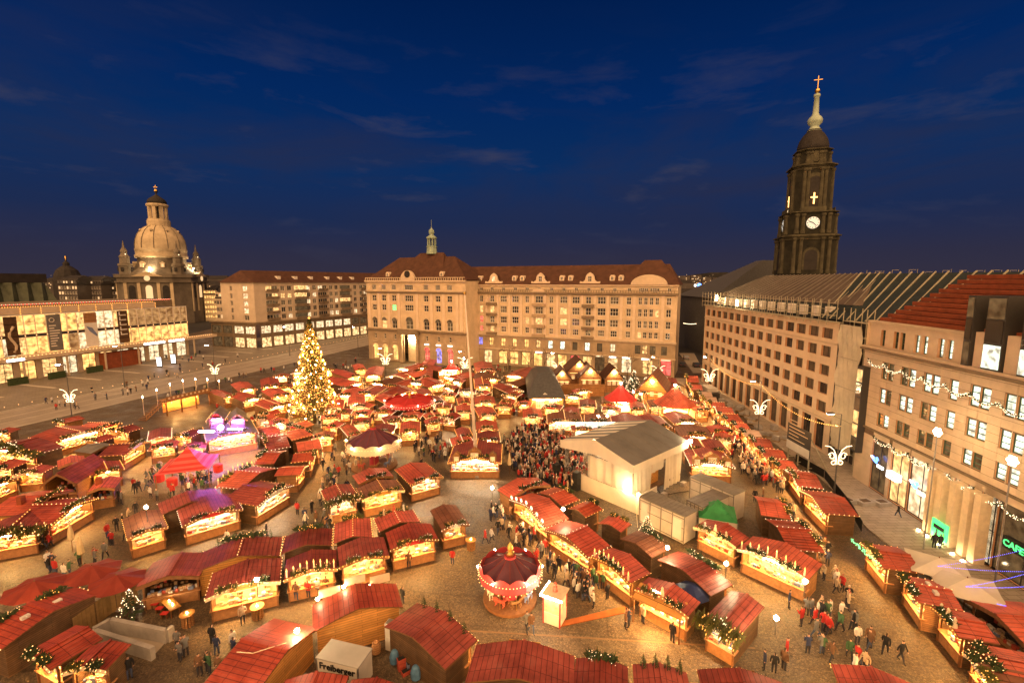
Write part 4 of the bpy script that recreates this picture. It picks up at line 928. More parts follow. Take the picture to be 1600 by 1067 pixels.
def frauen():
    Y = 322; c = P(257, 440, Y); t = thing('domed_church', 'floodlit stone church with tall bell-shaped dome and corner turrets', 'church', (c.x, c.y, 0), R(14))
    z = lambda y: P(248, y, Y).z
    yz = lambda y: z(280+y/5.333)                       # heights read off the enlarged crop
    k = .081*1.0                                        # metres per crop pixel
    R0 = 21.5; ch = 8; b = MB(); poly = [(-R0+ch, -R0), (R0-ch, -R0), (R0, -R0+ch), (R0, R0-ch), (R0-ch, R0), (-R0+ch, R0), (-R0, R0-ch), (-R0, -R0+ch)]
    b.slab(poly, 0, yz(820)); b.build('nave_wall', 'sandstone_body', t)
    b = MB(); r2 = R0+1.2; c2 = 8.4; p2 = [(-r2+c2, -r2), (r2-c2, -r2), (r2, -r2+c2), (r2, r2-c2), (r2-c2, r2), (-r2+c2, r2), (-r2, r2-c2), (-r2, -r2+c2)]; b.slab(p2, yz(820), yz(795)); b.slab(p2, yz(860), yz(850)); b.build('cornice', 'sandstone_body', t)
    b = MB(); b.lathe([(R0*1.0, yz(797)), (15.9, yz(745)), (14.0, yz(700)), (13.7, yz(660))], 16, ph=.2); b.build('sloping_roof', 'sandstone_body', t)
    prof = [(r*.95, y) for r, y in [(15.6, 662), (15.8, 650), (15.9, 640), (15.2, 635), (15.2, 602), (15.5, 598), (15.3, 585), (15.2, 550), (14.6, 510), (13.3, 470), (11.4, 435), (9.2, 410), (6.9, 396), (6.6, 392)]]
    b = MB(); b.lathe([(r, yz(y)) for r, y in prof], 24); b.build('stone_dome', 'sandstone', t, smooth=True)
    b = MB()
    for j in range(12):
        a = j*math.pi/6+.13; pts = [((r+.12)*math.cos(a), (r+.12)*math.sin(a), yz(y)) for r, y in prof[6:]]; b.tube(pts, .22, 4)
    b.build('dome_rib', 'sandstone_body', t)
    for ring, y, r, s in ((8, 545, 13.1, 1.1), (8, 445, 10.6, 1.0), (8, 720, 15.2, 1.6)):
        for j in range(ring):
            a = j*math.pi/4+.39+(.39 if y == 445 else 0); b = MB(); b.prism([(-s*.7, -s), (s*.7, -s), (s*.7, s*.6), (s, s*.6), (0, s*1.5), (-s, s*.6), (-s*.7, s*.6)], -1.0, 2.5)
            q = put('dormer', b.mesh('dormer', 'sandstone'), t, (r*math.sin(a), -r*math.cos(a), yz(y)), rz=a); piece('dormer_opening', 'win_far' if y > 600 else 'roof_dark', q, -s*.35, s*.35, -1.06, -1.01, -s*.8, s*.5)
    lant = [(6.6, 396), (6.7, 352), (6.3, 348), (6.2, 336), (5.2, 334)]
    b = MB(); b.lathe([(r, yz(y)) for r, y in lant], 16); b.build('lantern_base', 'sandstone', t)
    for j in range(8):
        a = j*math.pi/4; b = MB(); b.box(-1.0, 1.0, -.8, .8, yz(338), yz(232)); put('lantern_pier', b.mesh('lantern_pier', 'sandstone'), t, (4.8*math.sin(a), -4.8*math.cos(a), 0), rz=a)
    b = MB(); b.lathe([(3.4, yz(338)), (3.4, yz(232))], 8); b.build('lantern_core', 'roof_dark', t)
    b = MB(); b.lathe([(5.9, yz(234)), (6.4, yz(222)), (6.2, yz(212)), (5.4, yz(208))], 16); b.build('lantern_cornice', 'sandstone', t)
    b = MB(); b.lathe([(5.4, yz(210)), (5.6, yz(190)), (4.6, yz(168)), (2.4, yz(148)), (.7, yz(132)), (.4, yz(118)), (1.1, yz(108)), (1.1, yz(98)), (.3, yz(90)), (.22, yz(60))], 12); b.build('lantern_cap', 'roof_dark', t, smooth=True)
    b = MB(); b.sphere((0, 0, yz(98)), 1.2); b.box(-.18, .18, -.18, .18, yz(86), yz(52)); b.box(-1.1, 1.1, -.18, .18, yz(70), yz(65)); b.build('gold_cross', 'gold', t)
    for j in range(4):                                    # corner turrets
        a = j*math.pi/2+math.pi/4; q = (R0-2.5)*1.12; cx, cy = q*math.sin(a), -q*math.cos(a); e = yz(800)
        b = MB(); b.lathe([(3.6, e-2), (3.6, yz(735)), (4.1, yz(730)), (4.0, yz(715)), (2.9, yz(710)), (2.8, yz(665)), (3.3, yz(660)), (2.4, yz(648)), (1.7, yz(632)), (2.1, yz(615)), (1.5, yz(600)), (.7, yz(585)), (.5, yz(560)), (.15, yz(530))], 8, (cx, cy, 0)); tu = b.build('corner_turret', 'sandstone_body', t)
        for f in range(4):
            aa = f*math.pi/2; piece('turret_opening', 'roof_dark', tu, cx+3.4*math.sin(aa)-.7, cx+3.4*math.sin(aa)+.7, cy-3.4*math.cos(aa)-.7, cy-3.4*math.cos(aa)+.7, yz(775), yz(742))
        b = MB(); b.sphere((cx+2.2, cy-3, yz(640)), .3); b.build('turret_lamp', 'ornament', tu)
    for j in range(8):
        a = j*math.pi/4; b = MB(); b.sphere((18.2*math.sin(a), -18.2*math.cos(a), yz(760)+1.2), .34); b.build('dome_floodlight', 'floodlamp', t)
    for j in range(4):                                    # pedimented fronts with lit windows
        e = bpy.data.objects.new('church_front', None); C.objects.link(e); e.parent = t; e.rotation_euler = (0, 0, j*math.pi/2)
        b = MB(); b.prism([(-9, yz(812)), (9, yz(812)), (0, yz(775))], -R0-1.4, -R0+2); b.build('pediment', 'sandstone', e)
        b = MB(); b.lathe([(1.7, -.2), (1.7, .2)], 12); q = put('round_window', b.mesh('round_window', 'win_far'), e, (0, -R0-1.5, yz(828))); q.rotation_euler = (R(90), 0, 0)
        for x, g in ((-9.5, 'roof_dark'), (0, 'win_far'), (9.5, 'roof_dark')):
            n = 8; b = MB(); wd = 1.9; b.prism([(x-wd, yz(985)), (x+wd, yz(985)), (x+wd, yz(905))]+[(x+wd*math.cos(math.pi*i/n), yz(905)+wd*math.sin(math.pi*i/n)) for i in range(1, n)]+[(x-wd, yz(905))], -R0-.25, -R0); b.build('tall_window', g, e)
        for x in (-13, -5.5, 5.5, 13): piece('pilaster', 'sandstone', e, x-.9, x+.9, -R0-.5, -R0, 8, yz(862))
frauen()
# ---------------------------------------------------------------- houses beyond
def far_house(px0, px1, pyt, Y, zb, dep, roof, wallm, label, rows_=3, cols_=6, lit=.25, mans=True, name='old_town_house', rh=6.0, pyb=None, rz=0.0, g='win_far'):
    a = P(px0, pyt, Y); c = P(px1, pyt, Y); Lh = (c-a).length; zt = a.z
    t = thing(name, label, 'building', (a.x, a.y, 0), rz)
    ze = zt-rh; ops = []; step = ze/(rows_+ .5)
    hb = min(ze, 4.0*rows_+2); zs0 = ze-3.6*rows_
    for r in range(rows_):
        for i in range(cols_):
            u = (i+.5)*Lh/cols_; z0 = ze-3.4*(r+1)+.5
            ops.append((u-.65, u+.65, z0, z0+1.9))
    wall_mesh(Lh, 0, ze, ops, depth=.2).build('wall', [wallm, 'trim_dark'], t)
    b = MB(); b.quad((Lh, 0, 0), (Lh, dep, 0), (Lh, dep, ze), (Lh, 0, ze)); b.quad((0, dep, 0), (0, 0, 0), (0, 0, ze), (0, dep, ze)); b.build('side_wall', wallm, t)
    rnd = random.Random(int(px0*7))
    for o in ops: window(t, *o, g if rnd.random() < lit else 'glass_dark', 'white_frame', 2, 1, depth=.18, fr=.12)
    b = MB()
    if mans: b.add([(-.4, -.4, ze), (Lh+.4, -.4, ze), (Lh+.4, dep, ze), (-.4, dep, ze), (.8, 2.2, ze+rh*.7), (Lh-.8, 2.2, ze+rh*.7), (Lh-2, dep/2, zt), (2, dep/2, zt), (Lh-.8, dep-2, ze+rh*.7), (.8, dep-2, ze+rh*.7)], [(0, 1, 5, 4), (4, 5, 6, 7), (1, 2, 8, 5), (5, 8, 6), (3, 0, 4, 9), (9, 4, 7), (2, 3, 9, 8), (8, 9, 7, 6)])
    else: roof_hip(b, Lh, dep, ze, zt, dep*.4, dep*.4)
    rf = b.build('roof', roof, t)
    if mans:
        for i in range(cols_):
            u = (i+.5)*Lh/cols_; b = MB(); b.prism([(u-.8, ze+.8), (u+.8, ze+.8), (u+.8, ze+2.4), (u, ze+3.0), (u-.8, ze+2.4)], -.1, 2.2); d_ = b.build('dormer', wallm, rf)
            piece('dormer_pane', g if rnd.random() < lit*1.4 else 'glass_dark', d_, u-.5, u+.5, -.15, -.105, ze+1.0, ze+2.2)
    return t
far_house(88, 118, 430, 300, 0, 16, 'roof_dark', 'dark_wall', 'dark mansard house at the back just right of the copper drum', 3, 7, .3)
far_house(120, 156, 431, 310, 0, 16, 'roof_dark', 'dark_wall', 'broad dark mansard house with rows of dormers left of the domed church', 3, 9, .22)
far_house(157, 186, 440, 318, 0, 16, 'roof_dark', 'dark_wall', 'lower dark mansard house against the left foot of the domed church', 3, 7, .2)
far_house(317, 336, 447, 330, 0, 14, 'roof_dark', 'cream', 'narrow brightly lit yellow house right of the domed church', 5, 5, .9, g='win_gold')
far_house(335, 366, 442, 225, 0, 14, 'roof_dark', 'plaster_grey', 'small grey house with dark mansard roof beside the pale flats', 4, 6, .25, rh=7.5)
# side street east: lit facade seen down the street right of the arcade house
sf0 = P(1061, 470, 190); s1 = Fac((52, 148), (72, 260)) if False else None
t = thing('side_street_house', 'pale house seen end-on down the side street beyond the arcade house', 'building', (P(1060, 468, 150).x, 158, 0), R(72))
ops = [(2+i*4.2, 4+i*4.2, 4+r*4, 6.3+r*4) for i in range(8) for r in range(5)]
wall_mesh(38, 0, 24.5, ops).build('wall', ['plaster_pale', 'trim'], t)
for o in ops: window(t, *o, random.choice(['win_warm', 'glass_dim', 'glass_dark', 'win_cream']), 'white_frame', 2, 2, fr=.14)
b = MB(); roof_hip(b, 38, 12, 24.5, 28, 3, 3); b.build('roof', 'roof_dark', t)
t = thing('street_end_house', 'warm lit house closing the far end of the side street', 'building', (P(1062, 480, 262).x, 262, 0), 0)
ops = [(2+i*4, 4+i*4, 3+r*4.2, 5.6+r*4.2) for i in range(9) for r in range(4)]
wall_mesh(38, 0, 20, ops).build('wall', ['timber', 'trim'], t)
for o in ops: window(t, *o, random.choice(['win_warm', 'glass_dim', 'win_gold']), 'white_frame', 2, 2, fr=.14)
b = MB(); roof_hip(b, 38, 12, 20, 24, 3, 3); b.build('roof', 'roof_dark', t)
for i, (y, yy) in enumerate(((489, 215), (497, 200), (505, 185))):
    a = P(1068, y, yy); c = P(1092, y, yy); o = bulbs(sag(a, c, 26, .35), .16, 'bulb_white', 'street_light_string'); tag(o, f'string of lights across the side street, {("highest", "middle", "lowest")[i]} of the three', 'string lights', 'light strings over the side street'); o['kind'] = 'thing'
# tower blocks and low roofs near the horizon
rnd = random.Random(5)
TB = [(1058, 1078, 431, 900), (1080, 1096, 430, 940), (1098, 1112, 433, 980), (1114, 1138, 434, 1000), (1140, 1160, 436, 1050), (1045, 1057, 432, 860)]
for i, (a, c, y, Y) in enumerate(TB):
    p = P(a, y, Y); q = P(c, y, Y); t = thing('tower_block', f'pale distant tower block on the horizon, {ordn(i)} of the cluster behind the office', 'building', (p.x, Y, 0), 0, 'tower blocks on the horizon')
    Lh = q.x-p.x; b = MB(); b.box(0, Lh, 0, 14, 0, p.z); b.build('wall', 'dark_wall', t)
    for _ in range(16):
        u = rnd.uniform(.5, Lh-2.5); zz = p.z-2.5-2.8*rnd.randint(0, 8); put('window', ubox(rnd.choice(['win_far', 'win_cream', 'win_far'])), t, (u, -.2, zz), scl=(1.8, .15, 1.3))
p = P(1064, 446, 700); q = P(1098, 446, 700); b = MB(); b.box(p.x, q.x-10, 700, 701, p.z-1.6, p.z+1.6); tag(b.build('roof_sign', 'sign_white'), 'long white lit sign on a far roof right of the arcade house', 'sign')
b = MB(); b.sphere((q.x-5, 700, p.z), 3.2); tag(b.build('round_roof_sign', 'sign_blue'), 'round blue lit sign at the end of a white roof sign', 'sign')
DX = sorted(rnd.choice([rnd.uniform(-40, 600), rnd.uniform(-40, 600), rnd.uniform(700, 1650)]) for _ in range(60))
for i in range(60):
    x = DX[i]; Y = rnd.uniform(380, 900); pz = P(x, rnd.uniform(431, 444), Y)
    zt = max(9, pz.z); wd = rnd.uniform(18, 45); o_ = MB(); o_.box(-wd/2, wd/2, 0, 16, 0, zt-3); roof_ = MB(); roof_hip(roof_, wd, 16, zt-3, zt+1.5, 4, 4, ov=.2)
    t = thing('distant_house', f'dark distant house with a few lit windows near the horizon, {ordn(i)} from left', 'building', (pz.x, Y, 0), rnd.uniform(-.3, .3), 'dark houses towards the horizon')
    o_.build('wall', 'dark_wall', t); r_ = roof_.build('roof', 'roof_dark', t); r_.location = (-wd/2, 0, 0)
    for _ in range(5): put('window', ubox('win_far'), t, (rnd.uniform(-wd/2+1, wd/2-2), -.15, rnd.uniform(zt*.5, zt-4.5)), scl=(1.0, .1, 1.2))
# far street lamps and lit points
hill = MB(); nh = 60; pts_ = [(-3200+i*110, 3600+300*math.sin(i*.7), 40+34*math.sin(i*.33)+22*math.sin(i*.9+1)) for i in range(nh)]
for i in range(nh-1):
    a, c = pts_[i], pts_[i+1]; hill.quad((a[0], a[1], -5), (c[0], c[1], -5), (c[0], c[1], c[2]), (a[0], a[1], a[2])); hill.quad((a[0], a[1], a[2]), (c[0], c[1], c[2]), (c[0], c[1]+1500, -5), (a[0], a[1]+1500, -5))
hill.build('hills', 'city')['kind'] = 'structure'
pts_ = [P(rnd.uniform(-30, 1650), rnd.uniform(429, 443), rnd.uniform(700, 2200)) for _ in range(260)]
b = MB()
for p in pts_: b.ball(p, .0006*p.y*rnd.uniform(.5, 1.2))
o = b.build('distant_city_lights', 'win_far'); o['kind'] = 'stuff'; tag(o, 'scattered warm lights of the far city along the horizon', 'lights')
# far dome on the left skyline
p = P(105, 428, 520); t = thing('skyline_dome', 'small dark dome with statue on the left skyline', 'building', (p.x, 520, 0)); b = MB(); b.lathe([(13, 0), (13, p.z-8), (12, p.z-2), (9.5, p.z+4), (5, p.z+8), (3, p.z+9), (3, p.z+12), (1, p.z+14), (.4, p.z+20)], 12); b.build('dome', 'roof_dark', t)
b = MB(); b.bar((0, 0, p.z+14), (.6, 0, p.z+19.5), 1.2); b.build('statue', 'gold', t)
# ================================================================ FIR GREENERY (shared meshes)
rg = random.Random(11)
def needle_blob(n, fx, fy, fz, s, b=None, mi=0, dirn=None):
    b = b or MB()
    for _ in range(n):
        p = Vector((rg.uniform(-fx, fx), rg.uniform(-fy, fy), rg.uniform(-fz, fz)))
        d = Vector((rg.gauss(0, 1), rg.gauss(0, 1), rg.gauss(.2, .7))).normalized()*s*rg.uniform(.6, 1.3); e = d.cross(Vector((rg.random(), rg.random(), 1))).normalized()*s*.22
        b.add([p-e, p+e, p+d], [(0, 1, 2)], mi)
    return b
GARL = [needle_blob(190, 1.5, .22, .16, .42).mesh('fir_garland', m_) for m_ in ('fir', 'fir_lit', 'fir')]
def mkb(n, fx, fy, fz, r, m_, name='bulbs'):
    b = MB()
    for _ in range(n): b.ball((rg.uniform(-fx, fx), rg.uniform(-fy, fy), rg.uniform(-fz, fz)), r)
    return b.mesh(name, m_)
GB = [mkb(24, 1.5, .3, .22, .045, 'bulb'), mkb(26, 1.5, .3, .3, .035, 'bulb_white'), mkb(26, 1.5, .3, .25, .045, 'bulb_tree')]
def fir_mesh(h, r, n, m_='fir'):
    b = MB(); b.lathe([(.06*h*.3, 0), (.012*h, h*.96)], 5, mi=1)
    for i in range(n):
        t = rg.random()**.75; z = h*(.08+.9*t); rr = r*(1-t)*rg.uniform(.45, 1.05)+.03; a = rg.uniform(0, 2*math.pi)
        tip = Vector((rr*math.cos(a), rr*math.sin(a), z-.12*rr)); base = Vector((tip.x*.25, tip.y*.25, z+.1*rr)); e = Vector((-math.sin(a), math.cos(a), 0))*max(.03, .14*rr+.01*h)
        b.add([base, base.lerp(tip, .6)+e, tip, base.lerp(tip, .6)-e], [(0, 1, 2, 3)])
    return b.mesh('fir_tree', [m_, 'bark'])
FIRS = [fir_mesh(1.5, .5, 90), fir_mesh(2.2, .8, 130), fir_mesh(6, 1.9, 420), fir_mesh(4, 1.4, 260)]
FIRB = [mkb(1, .1, .1, .1, .02, 'bulb')]
def cone_bulbs(h, r, n, s, m_):
    b = MB()
    for _ in range(n):
        t = rg.random()**.8; a = rg.uniform(0, 6.283); q = r*(1-t)*1.02+.03; b.ball((q*math.cos(a), q*math.sin(a), h*(.1+.88*t)), s)
    return b.mesh('bulbs', m_)
FIRBULB = cone_bulbs(2.2, .8, 60, .035, 'bulb_white'); FIRBULB2 = cone_bulbs(1.5, .5, 36, .035, 'bulb')

# ================================================================ MARKET STALLS
GOODS = {}
def goods_mesh(L, v):
    k = (round(L), v)
    if k not in GOODS:
        b = MB(); Lq = max(1.2, round(L)-1.3); r = random.Random(v*31+round(L))
        for i in range(int(Lq*9)):
            x = r.uniform(-Lq/2, Lq/2); y = r.uniform(-.25, .25); h = r.uniform(.08, .38); s = r.uniform(.07, .19)
            b.box(x-s, x+s, y-s*.7, y+s*.7, 0, h, r.choice([0, 0, 0, 1, 2, 3]))
        for i in range(int(Lq*9)):                     # rack hung behind
            x = r.uniform(-Lq/2, Lq/2); z = r.choice([.1, .46, .86]); s = r.uniform(.07, .18)
            b.box(x-s, x+s, .78, .92, z, z+r.uniform(.14, .32), r.choice([0, 1, 4, 0, 2]))
        GOODS[k] = b.mesh('goods', ['goods', 'goods_red', 'goods_blue', 'goods_white', 'beam'])
    return GOODS[k]
FOOT = []
def stall_at(a, bp, D, label, roof='roof_red', wall=None, lit=1, h=None, eave=2.5, fir=-1, name='market_stall', group=None, goods=True, front='open', step=None, top=None, bul=True, seed=None, fascia='beam'):
    d = bp-a; L = math.hypot(d.x, d.y); rz = math.atan2(d.y, d.x); dist = math.hypot(a.x, a.y)
    rs = random.Random(seed if seed is not None else int(a.x*13+a.y*7))
    t = thing(name, label, 'stall', (a.x, a.y, 0), rz, group); FOOT.append((a.x, a.y, math.cos(rz), math.sin(rz), L, D))
    wall = wall or rs.choice(['timber', 'timber_dark', 'timber_dark'])
    h = h if h is not None else max(.4, min(1.0, L*.115)); step = step or (.36 if dist < 60 else .7 if dist < 100 else 1.3)
    zr = lambda x: eave+h*(1-abs(2*x/L-1)**1.18)
    n = max(2, int(L/2/step)); top_ = []
    for i in range(n):                                   # overlapping tile courses up each side
        x0, x1 = L/2*i/n, L/2*(i+1)/n; top_ += [(x0, zr(x0)+.05), (x1, zr(x1)+.01)]
    top_ += [(L/2, zr(L/2)+.06)]
    full = top_+[(L-x, z) for x, z in top_[-2::-1]]
    b = MB(); m = len(full)
    vs_ = [(x, 0, z) for x, z in full]+[(x, D, z) for x, z in full]; b.add(vs_, [(i, i+1, i+1+m, i+m) for i in range(m-1)])
    und = [(L*i/6, zr(L*i/6)-.07) for i in range(7)]
    vs_ = [(x, 0.01, z) for x, z in und]+[(x, D-.01, z) for x, z in und]; b.add(vs_, [(i+7, i+8, i+1, i) for i in range(6)], 1)
    for y in (0, D):
        for i in range(m-1): 
            x0, x1 = full[i][0], full[i+1][0]
            if x1-x0 > 1e-4: b.quad((x0, y, zr(x0)-.07), (x1, y, zr(x1)-.07), (x1, y, full[i+1][1]), (x0, y, full[i][1]), 1)
    for x in (0, L): b.quad((x, 0, eave-.07), (x, D, eave-.07), (x, D, eave+.05), (x, 0, eave+.05), 1)
    ridge = b.box(L/2-.09, L/2+.09, -.02, D+.02, zr(L/2)+.04, zr(L/2)+.10)
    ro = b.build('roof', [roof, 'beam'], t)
    ins = .28; y0 = min(.65, D*.25); yb = D-.25
    def gable(y, y1, x0=ins, x1=None, base=0, mm=wall):
        x1 = L-ins if x1 is None else x1; g = MB(); k = 6; xs_ = [x0+(x1-x0)*i/k for i in range(k+1)]
        g.prism([(x0, base), (x1, base)]+[(x, zr(x)-.1) for x in xs_[::-1]], y, y1); return g
    gable(yb-.08, yb).build('back_wall', wall, t)
    for x in (ins, L-ins-.08):
        b = MB(); b.box(x, x+.08, y0, yb-.081, 0, zr(ins)-.1); b.build('side_wall', wall, t)
    b = MB(); b.box(ins, L-ins, y0-.12, y0-.04, 0, .98); b.box(ins-.12, L-ins+.12, y0-.3, y0+.45, .98, 1.05); b.build('counter', 'counter' if wall != 'timber_gold' else 'timber', t)
    g = MB(); k = 8; xs_ = [L*i/k for i in range(k+1)]
    for i in range(k): g.add([(xs_[i], -.03, zr(xs_[i])-.3), (xs_[i+1], -.03, zr(xs_[i+1])-.3), (xs_[i+1], -.03, zr(xs_[i+1])+.02), (xs_[i], -.03, zr(xs_[i])+.02)], [(0, 1, 2, 3)])
    g.build('fascia', fascia if fascia != 'beam' else rs.choice(['beam', 'beam', 'timber', 'cream', 'counter']), t)
    if lit and rs.random() < .6 and top is None:
        ww = min(1.1, L*.18); b = MB(); b.box(L/2-ww, L/2+ww, -.1, -.04, zr(L/2)-.52, zr(L/2)-.12); b.build('sign_board', rs.choice(['cream', 'canvas_red', 'beam', 'timber_gold', 'goods_white']), t)
    for x in (ins+.04, L-ins-.04): piece('post', 'beam', t, x-.06, x+.06, y0-.24, y0-.125, 0, zr(ins)-.1)
    if lit:
        b = MB(); b.box(ins+.1, L-ins-.1, y0+1.25, y0+1.3, 0, eave-.12); b.box(ins+.15, L-ins-.15, y0+1.0, y0+1.25, 1.45, 1.49); b.box(ins+.15, L-ins-.15, y0+1.0, y0+1.25, 1.85, 1.89); b.build('bounce_wall', 'cream', t)  # cream partition added to bounce the strip light and whiten the opening
        m_ = 'strip' if lit == 1 else 'strip_white' if lit == 2 else 'purple_light'
        piece('lamp_strip', m_, t, ins+.35, L-ins-.35, y0+.12, y0+.22, eave-.2, eave-.12)
        if bul:
            nb_ = max(5, int(L/(.3 if dist < 70 else .5))); pts = [(L*i/nb_, -.07, zr(L*i/nb_)-.05) for i in range(nb_+1)]
            bulbs(pts, .05 if dist < 60 else .07 if dist < 95 else .1, rs.choice(['bulb', 'bulb', 'bulb_white', 'bulb_tree']), 'bulb_string', t)
    if lit and bul and dist < 110 and rs.random() < (.25 if dist < 48 else .75):
        nb_ = int(D/.55)+1; bulbs([(x, D*i/nb_, eave+.06) for x in (-.02, L+.02) for i in range(nb_+1)]+([(L/2, D*i/nb_, zr(L/2)+.16) for i in range(nb_+1)] if rs.random() < .4 else []), .045 if dist < 60 else .06, rs.choice(['bulb', 'bulb_tree', 'bulb_white']), 'edge_bulbs', t)
    if goods and dist < 120: put('goods', goods_mesh(L, rs.randint(0, 2)), t, (L/2, y0+.25, 1.05), kind='stuff')
    if fir < 0: fir = rs.choice([0, 1, 1, 2]) if lit else rs.choice([0, 0, 1])
    for i in range(fir if fir < 3 else 2):                # evergreen along the front eave
        me = rs.choice(GARL); x = L*(.5 if fir == 1 else (.28, .72)[i]); sx = L*(.3 if fir == 1 else .16); ang = 0
        o = put('fir_garland', me, t, (x, .05, zr(x)+.12), scl=(sx/1.0*.62, 1.0, 1.0)); put('bulbs', rs.choice(GB), o, kind='stuff')
    if fir >= 3:                                          # gable and roof edge thick with greenery
        for i, x in enumerate((.12, .5, .88)):
            o = put('fir_garland', GARL[1], t, (L*x, .02, zr(L*x)+.1), scl=(L*.16, 2.2, 2.0)); put('bulbs', rs.choice(GB), o, kind='stuff')
    if top == 'firs':
        for i in range(4): put('roof_fir', FIRS[0], t, (L*(.15+.22*i), .35, zr(L*(.15+.22*i))), scl=(.75,)*3)
    elif top == 'stars':
        for i in range(7):
            x = L*(i+.5)/7; b = MB(); pts = [(x+(.26 if k % 2 == 0 else .1)*math.cos(k*math.pi/8), -.1, zr(x)+.35+(.26 if k % 2 == 0 else .1)*math.sin(k*math.pi/8)) for k in range(16)]
            b.add([(x, -.2, zr(x)+.35)]+pts, [(0, k+1, (k+1) % 16+1) for k in range(16)]); b.add([(x, 0, zr(x)+.35)]+pts, [(0, (k+1) % 16+1, k+1) for k in range(16)]); b.build('lit_star', 'bulb_white', t)
    elif top == 'candles':
        for i in range(8):
            x = L*(i+.5)/8; b = MB(); b.box(x-.06, x+.06, -.02, .1, zr(x)+.1, zr(x)+.55); c_ = b.build('candle', 'cream', t); b = MB(); b.lathe([(.02, .55), (.07, .65), (.01, .9)], 6, (x, .04, zr(x))); b.build('flame', 'bulb_tree', c_)
    elif top == 'dormers':
        for i, x in enumerate((.16, .5, .84)):
            w_ = .55 if i != 1 else .9; X = L*x; z = zr(X); b = MB(); b.prism([(X-w_, z-.2), (X+w_, z-.2), (X+w_, z+.7), (X, z+1.2), (X-w_, z+.7)], -.05, .9); dd = b.build('dormer', 'timber', t)
            window(dd, X-w_*.6, X+w_*.6, z, z+.6, 'win_warm', 'white_frame', 3, 2, depth=-.09, fr=.05)
    elif top == 'boards':
        for i in range(3): 
            X = L*(.2+.3*i); b = MB(); b.box(X-.8, X+.8, -.08, .02, zr(X)+.05, zr(X)+.75); o = b.build('roof_board', 'cream', t); b = MB(); b.lathe([(.12, 0), (.16, .12), (.05, .2)], 6, (X+.9, .15, zr(X)+.08)); b.build('roof_lamp', 'lamp_soft', o)
    elif top == 'vent':
        b = MB(); b.box(L*.3-.3, L*.3+.3, D*.4, D*.4+.5, zr(L*.3)-.1, zr(L*.3)+.9); b.build('chimney', 'terracotta', t)
    elif top == 'skylight':
        for x in (.3, .62): b = MB(); b.box(L*x, L*x+.5, D*.5, D*.5+.3, zr(L*x), zr(L*x)+.22); b.build('roof_hatch', 'white_paint', t)
    elif top == 'figures':
        for i in range(3):
            X = L*(.25+.25*i); z = zr(X); b = MB(); b.lathe([(.18, 0), (.14, .35), (.08, .5), (.12, .62), (.02, .76)], 7, (X, .15, z)); b.build('roof_figure', rs.choice(['goods_red', 'goods_white', 'cream']), t)
    return t
def S(x0, y0, x1, y1, x2, y2, label, **k):
    ev = k.get('eave', 2.5); a, b_, c_ = G(x0, y0, ev), G(x1, y1, ev), G(x2, y2, ev)
    d = (b_-a).normalized(); n = Vector((-d.y, d.x, 0)); D = max(2.2, (c_-b_).dot(n))
    return stall_at(a, b_, D, label, **k)
RN = {'roof_red': 'red-tiled', 'roof_red2': 'bright red-tiled', 'roof_maroon': 'dark maroon-roofed', 'roof_brown_stall': 'brown-roofed', 'roof_pale': 'pale-roofed', 'roof_grey': 'grey-roofed'}
def row(phrase, group, items, **kw):
    for i, it in enumerate(items):
        o = dict(kw); 
        if len(it) > 6: o.update(it[6])
        ph = o.pop('say', None)
        S(*it[:6], (f"{RN[o.get('roof', 'roof_red')]} market stall {phrase.format(o=ordn(i))}" if not ph else ph), group=group, **o)
mar, red2, brn, pal, gry = dict(roof='roof_maroon'), dict(roof='roof_red2'), dict(roof='roof_brown_stall'), dict(roof='roof_pale'), dict(roof='roof_grey')
def D(*ds, **k):
    r = {}
    for q in ds: r.update(q)
    r.update(k); return r
row('facing the front carousel, {o} down from the mast', 'stalls in the row facing the carousel', [
    (797, 779, 860, 758, 832, 748, D(red2, lit=0, fir=1)), (797, 780, 853, 823, 888, 810, D(red2, top='stars')), (851, 827, 920, 871, 959, 856, {}), (925, 869, 985, 912, 1017, 896, D(top='candles')),
    (993, 920, 1076, 963, 1099, 948, D(top='figures', fir=2))])
row('backing the carousel row, {o} down from the stage', 'stalls back to back with the carousel row', [
    (905, 781, 866, 761, 843, 772, red2), (942, 796, 915, 783, 881, 791, red2), (986, 819, 951, 806, 926, 814, D(wall='timber_dark')), (1047, 857, 997, 829, 965, 839, D(brn, wall='timber_dark')), (1145, 914, 1060, 861, 1026, 874, D(mar, wall='timber_dark'))])
S(1095, 971, 1150, 1002, 1208, 955, 'red-tiled corner stall with white lit display and thick fir garland', lit=2, fir=3, wall='timber_dark', roof='roof_maroon')
row('in the lit row below the stage containers, {o} from the stage', 'stalls below the stage containers', [
    (1084, 823, 1150, 854, 1172, 841, D(fir=2, top='figures')), (1152, 857, 1264, 906, 1286, 882, D(fir=2, top='candles', roof='roof_red2'))])
row('beside the green tent, {o} down the south lane', 'stalls between the green tent and the south lane', [
    (1236, 812, 1221, 781, 1180, 780, D(red2, fir=2)), (1289, 864, 1246, 815, 1197, 812, D(red2, fir=2))])
